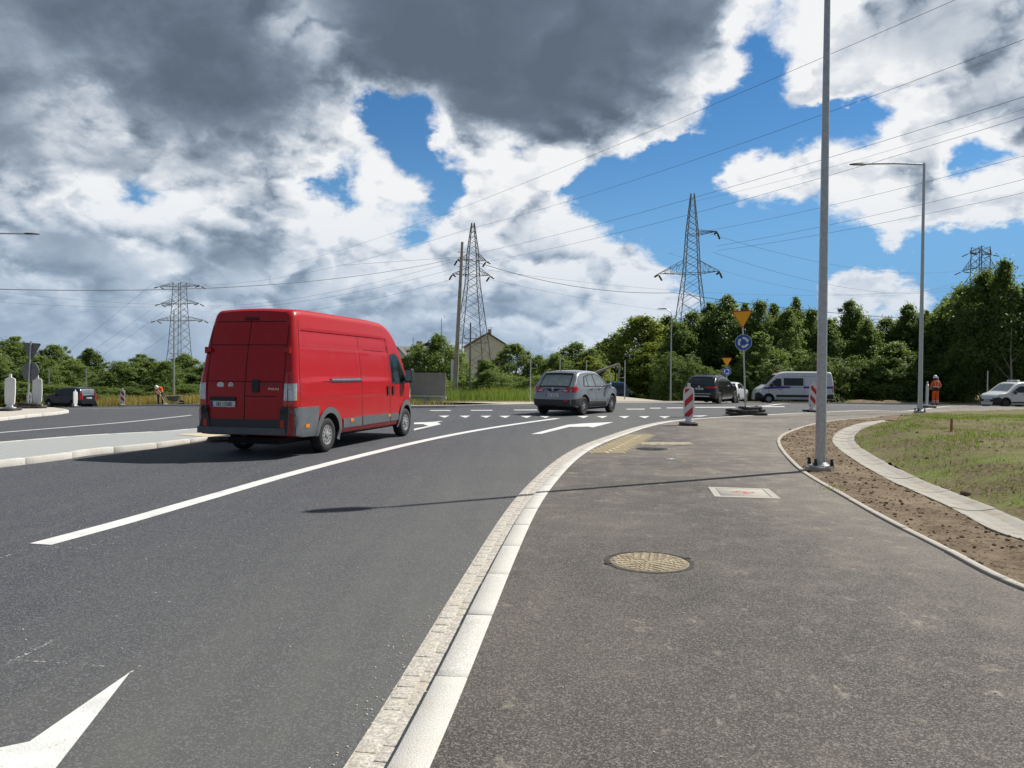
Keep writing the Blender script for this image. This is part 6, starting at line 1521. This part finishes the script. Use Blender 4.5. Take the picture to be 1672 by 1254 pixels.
def tree(px, ytop, d, width_px, kind, label, group=None, i=[0]):
    """a tree whose foot stands d ahead, as tall and wide as it shows in the photograph"""
    p = at(px, d); h = max(1.0, hp(px, ytop, d).z-p.z); w = width_px/FPX*d*1.18
    i[0] += 1; tk, cr_ = KIND[kind][i[0] % len(KIND[kind])]
    nat = {'midbush': 9.0, 'darkbush': 9.0, 'midround': 8.4}.get(kind, 6.2)
    o = thing('bush' if 'bush' in kind else 'tree', label, 'bush' if 'bush' in kind else 'tree', (p.x, p.y, p.z-.08), random.uniform(0, 6.28), group)
    s = w/nat; o.scale = (s*random.uniform(.92, 1.08), s*random.uniform(.92, 1.08), h/10.2)
    link('trunk', tk, o); link('crown', cr_, o); return o
LAB1 = {-20: 'leafy tree at the frame edge behind the nearer white board', 60: 'leafy tree directly behind the grey sign backs', 118: 'leafy tree over the roof of the dark estate car', 192: 'leafy tree behind the narrow striped board in the dry grass', 232: 'rounded leafy tree between the striped board and the stooping worker', 268: 'leafy tree right behind the stooping worker', 302: 'leafy tree between the lamp pole and the red van', 345: 'leafy tree peeping out beside the tail of the red van'}
LAB2 = {655: 'leafy tree over the bonnet of the red van', 682: 'leafy tree behind the grey trailer board', 745: 'leafy tree between the leaning pole and the house', 838: 'large round leafy tree right of the pale house', 880: 'leafy tree behind the tail of the grey crossover', 905: 'lower leafy tree over the rear window of the grey crossover', 940: 'darker tree over the roof of the grey crossover', 968: 'leafy tree between two bare posts above the grey crossover', 1005: 'tall leafy tree beside the crane jib', 985: 'darker tree behind the crane jib'}
LAB3 = {1105: 'dark tree right of the bent-arm street lamp', 1130: 'dark tree under the foot of the tall pylon', 1158: 'dark tree between the tall pylon and the give-way sign', 1186: 'highest dark crown left of the give-way triangle', 1214: 'narrow dark tree directly behind the give-way triangle', 1238: 'dark tree right of the give-way triangle', 1262: 'narrow dark tree over the cab of the works van', 1284: 'dark tree over the load window of the works van', 1298: 'slim dark tree spire left of the tall lamp post', 1322: 'dark tree just left of the tall lamp post', 1350: 'dark tree directly behind the tall lamp post', 1386: 'round dark crown standing before the white cloud', 1416: 'lower dark tree under the white cloud', 1446: 'dark tree in the dip of the wood under the cloud', 1482: 'dark tree crown left of the long-armed lamp', 1512: 'dark tree directly behind the long-armed lamp', 1540: 'dark tree over the standing orange worker', 1570: 'rising dark tree left of the frame edge pylon', 1690: 'tall dark tree at the edge of the frame'}
G1 = 'leafy trees beyond the dry grass'; LB1 = 'round leafy green tree beyond the dry grass and dark estate car'
for px, yt, d, w, k in ((-75, 560, 74, 80, 'midround'), (-20, 566, 70, 80, 'midround'), (60, 582, 70, 90, 'midround'), (118, 588, 74, 80, 'midround'), (192, 590, 70, 90, 'midround'), (232, 580, 72, 86, 'midround'), (268, 590, 68, 70, 'midround'), (302, 578, 73, 74, 'midround'), (345, 590, 72, 80, 'midround'), (400, 588, 74, 90, 'midround'), (470, 592, 73, 90, 'midround'), (540, 590, 74, 90, 'midround'), (600, 588, 75, 90, 'midround')): tree(px, yt, d, w, k, LAB1.get(px, LB1), G1)
tree(22, 552, 76, 100, 'midround', 'tallest light green tree behind the leaning grey sign backs'); tree(92, 564, 78, 76, 'midround', 'pointed green tree between the sign backs and the dark car'); tree(145, 570, 92, 46, 'dark', 'small dark tree top standing farther back than its neighbours')
for px, yt, d, w in ((20, 622, 66, 110), (90, 628, 67, 110), (170, 630, 67, 110), (240, 628, 67, 110), (310, 626, 67, 110), (380, 630, 68, 110), (-60, 620, 66, 120)): tree(px, yt, d, w, 'midbush', 'low thicket of bushes behind the dry grass', 'low bushes behind the dry grass')
G2 = 'leafy trees round the pale house'; LB2 = 'bushy green tree growing near the pale house and pylon'
for px, yt, d, w, k in ((655, 585, 84, 60, 'midround'), (682, 562, 80, 70, 'midround'), (745, 572, 88, 60, 'midround'), (838, 562, 80, 80, 'midround'), (880, 580, 78, 60, 'midround'), (905, 578, 76, 64, 'midround'), (940, 560, 82, 80, 'dark'), (968, 570, 80, 60, 'midround'), (1005, 545, 88, 80, 'midround'), (985, 560, 90, 70, 'dark')): tree(px, yt, d, w, k, LAB2.get(px, LB2), G2)
tree(714, 548, 78, 66, 'mid', 'taller green tree between the grey trailer board and the concrete pole'); tree(793, 588, 66, 52, 'mid', 'small bright bush standing before the house gable')
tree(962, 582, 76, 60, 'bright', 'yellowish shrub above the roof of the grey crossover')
for px, yt, d, w in ((700, 612, 72, 90), (830, 612, 72, 90), (880, 612, 70, 90), (930, 608, 78, 80), (985, 606, 78, 80), (760, 618, 76, 90)): tree(px, yt, d, w, 'midbush', 'low green bush along the grass near the pylon', 'low bushes along the tall grass')
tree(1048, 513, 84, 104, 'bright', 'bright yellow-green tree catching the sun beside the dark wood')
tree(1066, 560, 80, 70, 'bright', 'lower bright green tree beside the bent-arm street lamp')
G3 = 'trees of the dense dark wood'; LB3 = 'dark leafy tree in the dense wood behind the works van and lamp posts'
for px, yt, d, w, k in ((1105, 528, 74, 64, 'dark'), (1130, 510, 76, 66, 'dark'), (1158, 498, 78, 60, 'mid'), (1186, 486, 76, 70, 'dark'), (1214, 500, 80, 60, 'darktall'), (1238, 492, 75, 60, 'dark'), (1262, 500, 77, 56, 'darktall'), (1284, 506, 74, 60, 'mid'), (1298, 490, 80, 44, 'darktall'), (1322, 506, 78, 60, 'dark'), (1350, 522, 76, 60, 'dark'), (1386, 494, 78, 60, 'dark'), (1416, 524, 75, 60, 'mid'), (1446, 520, 77, 64, 'dark'), (1482, 498, 76, 62, 'dark'), (1512, 512, 74, 60, 'mid'), (1540, 500, 72, 70, 'dark'), (1570, 470, 70, 76, 'dark'), (1690, 450, 64, 90, 'dark'), (1740, 440, 64, 90, 'dark')): tree(px, yt, d, w, k, LAB3.get(px, LB3), G3)
for px in range(1090, 1780, 38): tree(px, 530+random.uniform(-14, 12) if px < 1540 else 490, 88, 70, 'dark', 'half hidden tree in the back rows of the dense wood', 'back rows of the dense wood')
for px in range(1096, 1780, 30): tree(px, 590+random.uniform(-16, 10), 70+random.uniform(-1.5, 1.5), 62, 'darkbush', 'dark bush in the undergrowth at the foot of the wood', 'undergrowth at the foot of the wood')
tree(1240, 545, 70, 70, 'mid', 'lighter leafy tree hanging over the white works van')
tree(1460, 560, 70, 80, 'mid', 'lighter green tree between the two lamp posts')
tree(1604, 446, 66, 90, 'dark', 'tall broad tree in front of the pylon at the frame edge'); tree(1636, 428, 64, 70, 'darktall', 'tallest slender tree with a pale stem by the small white van')
tree(1585, 520, 66, 60, 'dark', 'drooping dark tree right of the standing orange worker')
# pale bare stem of the slender tree
p = at(1652, 62); m = MB(); m.tube([(0, 0, 0), (-.05, 0, 2.2), (-.15, 0, 4.6), (-.1, 0, 6.5)], [.10, .085, .06, .03], 8)
for a, b in (((-.05, 0, 2.2), (-1.6, -.3, 3.6)), ((-.1, 0, 3.0), (-1.2, -.4, 4.6)), ((-.12, 0, 3.6), (1.0, -.2, 5.2))): m.tube([a, Vector(a).lerp(Vector(b), .5)+Vector((0, 0, -.1)), b], [.035, .025, .01], 5)
o = thing('dead_tree', 'thin pale stemmed tree with sparse twigs above the small white van', 'tree', p); m.build('trunk', mat('pale_bark', (.26, .24, .21), .9), o, True)
g_ = np.random.default_rng(5); pts_ = [(-.1+g_.normal(0, .7), g_.normal(0, .6), g_.uniform(4.0, 7.5)) for _ in range(500)]
cr = MB()
for x, y, z in pts_:
    v = Vector(g_.normal(0, 1, 3)).normalized(); u = v.orthogonal().normalized(); s = .14
    cr.add([Vector((x, y, z))-u*s, Vector((x, y, z))+v*s*.5, Vector((x, y, z))+u*s, Vector((x, y, z))-v*s*.5], [(0, 1, 2, 3)])
cr.build('crown', M['leaf_mid'], o)

# ------------------------------------------------------------------ grass, verges
M['reed_green'] = leafmat('tall_green_grass', (0.15, 0.26, 0.035), (0.21, 0.31, 0.055), (0.27, 0.31, 0.08), .35, .8)
M['reed_dry'] = leafmat('tall_dry_grass', (0.42, 0.32, 0.09), (0.50, 0.31, 0.12), (0.34, 0.30, 0.09), .3, .6)
M['flower'] = leafmat('goldenrod', (0.55, 0.40, 0.02), (0.6, 0.45, 0.03), (0.45, 0.40, 0.03), .2, 1.0)
def grass_belt(name, px0, px1, d0, d1, n, h, w, lean, mt, label):
    pts = []
    for _ in range(n):
        d = d0+(d1-d0)*random.random(); p = at(px0+(px1-px0)*random.random(), d)
        k = .55+.6*(.5+nz(p.x, p.y, .5, 2)); pts.append((p.x, p.y, p.z-.09-h*(1-min(1, k))*.5))
    return blades(name, pts, h, w, lean, mt, label)
grass_belt('tall_grass', 640, 885, 49, 68, 9000, .95, .022, .35, M['reed_green'], 'tall green grass in front of the house and pylon')
grass_belt('goldenrod', 775, 830, 62, 66, 700, 1.15, .04, .25, M['flower'], 'yellow flowers in the tall grass')
grass_belt('dry_grass', 160, 345, 58, 66, 6500, .85, .022, .4, M['reed_dry'], 'tall dry golden grass behind the stooping worker')
grass_belt('dry_grass', -60, 165, 64, 69, 4000, .95, .022, .4, M['reed_dry'], 'tall dry golden grass beyond the dark estate car')
grass_belt('verge_grass', 640, 900, 40, 49, 5000, .22, .012, .8, M['straw'], 'short dry grass on the verge by the leaning pole')
grass_belt('wood_edge_grass', 1380, 1760, 62.5, 69, 5000, .40, .016, .6, M['reed_green'], 'weedy grass along the foot of the wood')
# low bank of soil along the foot of the wood
bk = [at(px, 60.5 if px > 1440 else 63.5-(px-1372)*.044) for px in range(1372, 1800, 20)]; bl = [Vector((p.x, p.y)) for p in bk]; b2, b3 = offset(bl, -1.2), offset(bl, -4.0); m = MB(); vs = []
for i in range(len(bl)):
    j_ = .08*math.sin(i*1.7)
    for q, h in ((bl[i], 0.0), (b2[i], (.30+j_)), (b3[i], .18)): vs.append((q.x, q.y, T(q.x, q.y)+h-.02))
m.add(vs, [(3*i+k, 3*i+k+1, 3*i+k+4, 3*i+k+3) for i in range(len(bl)-1) for k in range(2)]); tag(m.build('soil_bank', M['soil'], smooth=True), kind='structure')

# ------------------------------------------------------------------ houses behind the trees
def house(px, d, rz, L, Wd, eave, ridge, wall, roof, label, windows):
    p = at(px, d); o = thing('house', label, 'house', p, rz)
    m = MB(); m.add([(0, 0, 0), (Wd, 0, 0), (Wd, 0, eave), (Wd/2, 0, ridge), (0, 0, eave), (0, L, 0), (Wd, L, 0), (Wd, L, eave), (Wd/2, L, ridge), (0, L, eave)], [(0, 1, 2, 3, 4), (9, 8, 7, 6, 5), (0, 4, 9, 5), (1, 6, 7, 2), (0, 5, 6, 1), (4, 3, 8, 9), (3, 2, 7, 8)]); m.build('wall', wall, o)
    m = MB(); th = .22; ov = .5; sl = (ridge-eave)/(Wd/2)
    for sg in (0, 1):
        x0, x1 = (-ov, Wd/2) if sg == 0 else (Wd+ov, Wd/2); z0 = eave-ov*sl
        m.add([(x0, -ov, z0+.06), (x1, -ov, ridge+.06), (x1, L+ov, ridge+.06), (x0, L+ov, z0+.06), (x0, -ov, z0+.06+th), (x1, -ov, ridge+.06+th), (x1, L+ov, ridge+.06+th), (x0, L+ov, z0+.06+th)], [(0, 1, 2, 3), (4, 5, 6, 7), (0, 1, 5, 4), (1, 2, 6, 5), (2, 3, 7, 6), (3, 0, 4, 7)])
    rf = m.build('roof', roof, o)
    m = MB(); m.box((Wd*.56, L*.3, ridge-.6), (Wd*.56+.6, L*.3+.6, ridge+1.0)); m.box((Wd*.56-.06, L*.3-.06, ridge+1.0), (Wd*.56+.66, L*.3+.66, ridge+1.12)); m.build('chimney', M['wood_pole'], rf)
    m = MB(); m.tube([(Wd*.62, L*.2, ridge), (Wd*.62, L*.2, ridge+1.6)], .03, 5); m.bar((Wd*.62-.5, L*.2, ridge+1.4), (Wd*.62+.5, L*.2, ridge+1.4), .03); m.bar((Wd*.62-.35, L*.2, ridge+1.15), (Wd*.62+.35, L*.2, ridge+1.15), .03); m.build('antenna', M['lattice'], rf)
    for x, z, w, h in windows:
        m = MB(); m.box((x-w/2-.08, -.05, z-.08), (x+w/2+.08, -.01, z+h+.08)); wn = m.build('window', M['white'], o)
        for k in (0, 1): m = MB(); m.box((x-w/2+k*(w/2+.03), -.065, z), (x-.03+k*(w/2+.03), -.051, z+h)); m.build('pane', M['glass'], wn)
        m = MB(); m.box((x-w/2-.15, -.18, z-.16), (x+w/2+.15, -.01, z-.085)); m.build('sill', M['galv_dull'], wn)
    return o
cream = mat('pale_render', (.72, .69, .62), .9, var=.06, vscale=.8); brown_roof = mat('brown_roof', (.10, .07, .055), .8, var=.2)
hs = house(764, 150, R(8), 11, 7.6, 8.6, 10.9, cream, brown_roof, 'pale rendered house with a brown gable roof behind the pylon', ((5.2, 4.6, 1.6, 1.2), (2.6, 4.6, 1.5, 1.2), (3.8, 1.6, 1.6, 1.3)))
house(630, 120, R(-50), 9, 8.0, 4.6, 7.0, cream, mat('grey_roof', (.17, .17, .17), .8), 'grey roofed house hidden by the trees behind the red van', ((4, 2.0, 1.4, 1.2),))
# ------------------------------------------------------------------ road workers
M['hivis'] = mat('orange_workwear', (0.86, 0.13, 0.012), .8, var=.12, vscale=12, bump=.3, bscale=18)
M['navy'] = mat('navy_workwear', (0.016, 0.018, 0.035), .8, var=.2, bump=.3, bscale=18)
M['skin'] = mat('skin', (0.48, 0.27, 0.19), .55)
M['boot'] = mat('black_boot', (0.02, 0.018, 0.016), .6)
M['band'] = mat('reflective_band', (0.62, 0.64, 0.64), .35)
M['helmet'] = mat('white_helmet', (0.80, 0.81, 0.80), .3)
M['hair'] = mat('dark_hair', (0.02, 0.015, 0.012), .7)
def person(name, label, J, bones, hands, head, face_dir, mats_, loc, rz, helmet_tilt):
    """J: joint -> (position, radius); bones: (a, b, material index); one continuous skinned body"""
    o = thing(name, label, 'person', loc, rz)
    names = list(J); me = bpy.data.meshes.new('body'); me.from_pydata([J[k][0] for k in names], [(names.index(a), names.index(b)) for a, b, _ in bones], [])
    ob = bpy.data.objects.new('body', me); C.objects.link(ob)
    md = ob.modifiers.new('skin', 'SKIN'); md.use_smooth_shade = True
    for i, k in enumerate(names):
        r = J[k][1]; me.skin_vertices[0].data[i].radius = r if isinstance(r, tuple) else (r, r)
        me.skin_vertices[0].data[i].use_root = (k == 'pelvis')
    sb2_ = ob.modifiers.new('sub', 'SUBSURF'); sb2_.levels = 2; sb2_.render_levels = 2
    dg = bpy.context.evaluated_depsgraph_get(); dg.update(); body = bpy.data.meshes.new_from_object(ob.evaluated_get(dg)); bpy.data.objects.remove(ob)
    m = MB(); m.v = [tuple(v.co) for v in body.vertices]; m.f = [tuple(p.vertices) for p in body.polygons]
    segs = [(Vector(J[a][0]), Vector(J[b][0]), mi) for a, b, mi in bones]
    def near(c):
        best = (9, 0)
        for a, b, mi in segs:
            ab = b-a; t_ = max(0, min(1, (c-a).dot(ab)/ab.length_squared)); d = (c-(a+ab*t_)).length
            if d < best[0]: best = (d, mi)
        return best[1]
    m.mi = [near(p.center) for p in body.polygons]
    for wrist, d, up in hands:                                    # palm with four fingers and a thumb
        w = Vector(J[wrist][0]); d = Vector(d).normalized(); u = Vector(up).normalized(); s = d.cross(u); m.cur = mats_.index(M['skin'])
        m.tube([w, w+d*.05, w+d*.10], [.026, .036, .030], 8)
        for k, L in enumerate((.070, .080, .075, .058)):
            b0 = w+d*.09+s*(k-1.5)*.018; m.tube([b0, b0+d*L*.55+u*.008, b0+d*L*.9-u*.018], [.010, .009, .007], 6)
        b0 = w+d*.035+s*-.03; m.tube([b0, b0+d*.03-s*.022, b0+d*.06-s*.026-u*.01], [.012, .011, .008], 6)
    hc, hr = Vector(head[0]), head[1]; fd = Vector(face_dir).normalized(); up = Vector(head[2]).normalized(); sd = fd.cross(up).normalized(); m.cur = mats_.index(M['skin'])
    m.tube([hc+fd*hr*.90+up*hr*.12, hc+fd*hr*1.22-up*hr*.15, hc+fd*hr*.92-up*hr*.25], [.010, .020, .012], 6)       # nose
    for sg in (-1, 1):
        m.tube([hc+sd*sg*hr*.86+up*.02, hc+sd*sg*hr*1.0-up*.005, hc+sd*sg*hr*.86-up*.035], [.012, .022, .012], 6)   # ears
    m.cur = mats_.index(M['hair'])
    for sg in (-1, 1): m.tube([hc+fd*hr*.88+sd*sg*hr*.36+up*hr*.05, hc+fd*hr*.97+sd*sg*hr*.36+up*hr*.05], [.012, .010], 6)  # eyes
    m.tube([hc+fd*hr*.90-up*hr*.55-sd*.025, hc+fd*hr*.96-up*hr*.56, hc+fd*hr*.90-up*hr*.55+sd*.025], [.005, .007, .005], 5)  # mouth
    m.build('body', mats_, o, True, 60)
    q = helmet_tilt; hm = MB(); Mt = Matrix.Translation(hc+q*hr*.35) @ q.to_track_quat('Z', 'Y').to_matrix().to_4x4()
    hm.lathe([(hr*1.28, -.02), (hr*1.24, 0), (hr*1.18, .05), (hr*1.0, .105), (hr*.62, .145), (hr*.2, .16)], 20, Mt)
    pk = fd-q*fd.dot(q); pk.normalize(); c0 = hc+q*hr*.35; sdv = pk.cross(q)
    hm.add([c0+pk*hr*1.15-sdv*.08, c0+pk*hr*1.15+sdv*.08, c0+pk*(hr*1.15+.06)+sdv*.05-q*.015, c0+pk*(hr*1.15+.06)-sdv*.05-q*.015, c0+pk*hr*1.1-sdv*.08+q*.02, c0+pk*hr*1.1+sdv*.08+q*.02], [(0, 1, 2, 3), (0, 4, 5, 1), (4, 3, 2, 5), (0, 3, 4), (1, 5, 2)])
    hm.build('helmet', M['helmet'], o, True, 50); return o
def ringband(o, pts, r, h, axis=(0, 0, 1), flat=1.0, name='reflective_band'):
    c = Vector(pts); a = Vector(axis).normalized(); m = MB(); Mx = Matrix.Translation(c) @ a.to_track_quat('Z', 'Y').to_matrix().to_4x4() @ Matrix.Diagonal((1, flat, 1, 1))
    m.lathe([(r, -h/2), (r*1.01, 0), (r, h/2)], 20, Mx); return m.build(name, M['band'], o, True)
MT = [M['hivis'], M['navy'], M['skin'], M['boot'], M['hair']]
# standing worker seen from behind: local -y is toward the camera
J = {'pelvis': ((0, 0, .98), (.155, .125)), 'waist': ((0, 0, 1.10), (.155, .12)), 'chest': ((0, .01, 1.32), (.185, .13)), 'shoulders': ((0, .0, 1.45), (.13, .10)), 'neck': ((0, .02, 1.54), .058), 'head': ((0, .04, 1.66), (.082, .098)), 'crown': ((0, .04, 1.73), .07),
     'shL': ((-.19, 0, 1.43), .078), 'elL': ((-.30, -.03, 1.18), .052), 'haL': ((-.21, .16, 1.03), .036), 'shR': ((.19, 0, 1.43), .078), 'elR': ((.31, -.05, 1.19), .052), 'haR': ((.19, .08, 1.02), .036),
     'hiL': ((-.095, 0, .90), .105), 'knL': ((-.115, .01, .50), .080), 'anL': ((-.12, -.01, .11), .072), 'toL': ((-.14, .16, .05), .045), 'hiR': ((.095, 0, .90), .105), 'knR': ((.11, .01, .50), .080), 'anR': ((.115, -.01, .11), .072), 'toR': ((.14, .16, .05), .045)}
BN = [('pelvis', 'waist', 1), ('waist', 'chest', 0), ('chest', 'shoulders', 0), ('shoulders', 'neck', 2), ('neck', 'head', 4), ('head', 'crown', 4), ('shoulders', 'shL', 0), ('shL', 'elL', 0), ('elL', 'haL', 2), ('shoulders', 'shR', 0), ('shR', 'elR', 0), ('elR', 'haR', 2), ('pelvis', 'hiL', 1), ('hiL', 'knL', 0), ('knL', 'anL', 0), ('anL', 'toL', 3), ('pelvis', 'hiR', 1), ('hiR', 'knR', 0), ('knR', 'anR', 0), ('anR', 'toR', 3)]
q = at(1527.5, 46.5)
wk = person('person', 'person in orange workwear and white helmet standing with back turned by the lamp post', J, BN, [('haL', (.6, .6, -.3), (0, 0, 1)), ('haR', (-.6, .6, -.2), (0, 0, 1))], ((0, .04, 1.66), .095, (0, 0, 1)), (0, 1, -.1), MT, q, R(3), Vector((0, .05, 1)).normalized())
ringband(wk, (0, 0, 1.17), .172, .05, flat=.80); ringband(wk, (-.12, -.005, .30), .085, .05); ringband(wk, (.113, -.005, .30), .085, .05); ringband(wk, (-.12, -.005, .20), .085, .045); ringband(wk, (.113, -.005, .20), .085, .045)
for sx_ in (-1, 1):
    m = MB(); m.tube([(sx_*.095, -.112, 1.19), (sx_*.10, -.130, 1.34), (sx_*.105, -.06, 1.51)], .014, 6); m.build('brace_band', M['band'], wk)
m = MB(); m.tube([(.26, .14, 1.02), (.24, .16, 1.75)], .013, 6); o = m.build('measuring_staff', M['band']); o.location = wk.location+Vector((0, 0, 0)); tag(o, 'thin pale staff held by the standing orange worker', 'staff')
# stooping worker with a shovel
J2 = {'pelvis': ((0, .06, .92), (.15, .13)), 'waist': ((-.02, -.02, 1.04), (.15, .125)), 'chest': ((-.08, -.20, 1.20), (.18, .14)), 'shoulders': ((-.12, -.30, 1.27), (.13, .10)), 'neck': ((-.16, -.38, 1.29), .056), 'head': ((-.20, -.47, 1.28), (.085, .098)), 'crown': ((-.22, -.53, 1.30), .07),
      'shL': ((-.30, -.26, 1.22), .075), 'elL': ((-.26, -.42, .98), .052), 'haL': ((-.06, -.50, .82), .036), 'shR': ((.08, -.28, 1.24), .075), 'elR': ((.16, -.40, 1.02), .052), 'haR': ((.06, -.46, .94), .036),
      'hiL': ((-.10, .05, .84), .105), 'knL': ((-.14, -.10, .48), .078), 'anL': ((-.13, .05, .11), .07), 'toL': ((-.16, -.12, .05), .045), 'hiR': ((.10, .05, .84), .105), 'knR': ((.13, -.06, .48), .078), 'anR': ((.13, .10, .11), .07), 'toR': ((.16, -.07, .05), .045)}
BN2 = [(a, b, {0: 0, 1: 1}.get(mi, mi) if not (a.startswith('hi') or a.startswith('kn')) else 1) for a, b, mi in BN]
q = at(262, 53)
w2 = person('person', 'person in orange vest, dark trousers and white helmet stooping over a shovel', J2, BN2, [('haL', (.5, -.3, -.5), (0, 0, 1)), ('haR', (-.4, -.4, -.4), (0, 0, 1))], ((-.20, -.47, 1.28), .095, (-.2, -.9, .4)), (-.15, -.5, -.85), MT, q, R(20), Vector((-.22, -.80, .55)).normalized())
m = MB(); m.tube([(-.09, -.30, 1.36), (-.06, -.12, 1.22), (-.04, .02, 1.08)], .014, 6); m.build('reflective_band', M['band'], w2)
ringband(w2, (-.04, -.08, 1.09), .168, .05, (-.1, -.5, .8), .85)
sh = thing('shovel', 'shovel with a pale wooden handle held by the stooping worker', 'shovel', q, R(20))
m = MB(); m.tube([(-.12, -.42, 1.14), (.02, -.48, .86), (.36, -.60, .14)], .018, 8); m.build('handle', mat('pale_wood', (.52, .46, .36), .7), sh)
m = MB(); m.add([(.28, -.66, .20), (.46, -.58, .22), (.52, -.58, .02), (.42, -.66, .0), (.32, -.70, .03), (.30, -.645, .205), (.47, -.565, .225), (.535, -.565, .025), (.43, -.645, .005), (.33, -.685, .035)], [(0, 1, 2, 3, 4), (9, 8, 7, 6, 5), (0, 1, 6, 5), (1, 2, 7, 6), (2, 3, 8, 7), (3, 4, 9, 8), (4, 0, 5, 9)]); m.build('blade', M['galv_dull'], sh)
# wheelbarrow beside the stooping worker
q = at(284, 54); wbw = thing('wheelbarrow', 'grey green wheelbarrow parked beside the stooping worker', 'wheelbarrow', q, R(8)); tray = mat('grey_green_tray', (.10, .125, .12), .6, var=.2)
m = MB(); lo = [(-.28, -.22, .32), (.25, -.20, .30), (.25, .20, .30), (-.28, .22, .32)]; hi = [(-.46, -.32, .66), (.48, -.30, .70), (.48, .30, .70), (-.46, .32, .66)]
m.add(lo+hi, [(3, 2, 1, 0), (0, 1, 5, 4), (1, 2, 6, 5), (2, 3, 7, 6), (3, 0, 4, 7)]); m.build('tray', tray, wbw)
m = MB(); m.tube([(p_[0], p_[1], p_[2]) for p_ in hi+[hi[0]]], .015, 6); m.build('tray_rim', M['galv_dull'], wbw)
for sg in (-1, 1):
    m = MB(); m.tube([(.62, sg*.05, .20), (.10, sg*.22, .28), (-.60, sg*.26, .48), (-.98, sg*.27, .60)], .018, 6); m.build('handle', M['galv_dull'], wbw)
    m = MB(); m.tube([(-.22, sg*.24, .33), (-.34, sg*.24, .0), (-.10, sg*.24, .0), (-.05, sg*.23, .30)], .015, 6); m.build('leg', M['galv_dull'], wbw)
tm = wheel_meshes(.19, .09, 'steel'); o = link('wheel', tm[0], wbw); o.location = (.52, 0, .19); link('rim', tm[1], o)
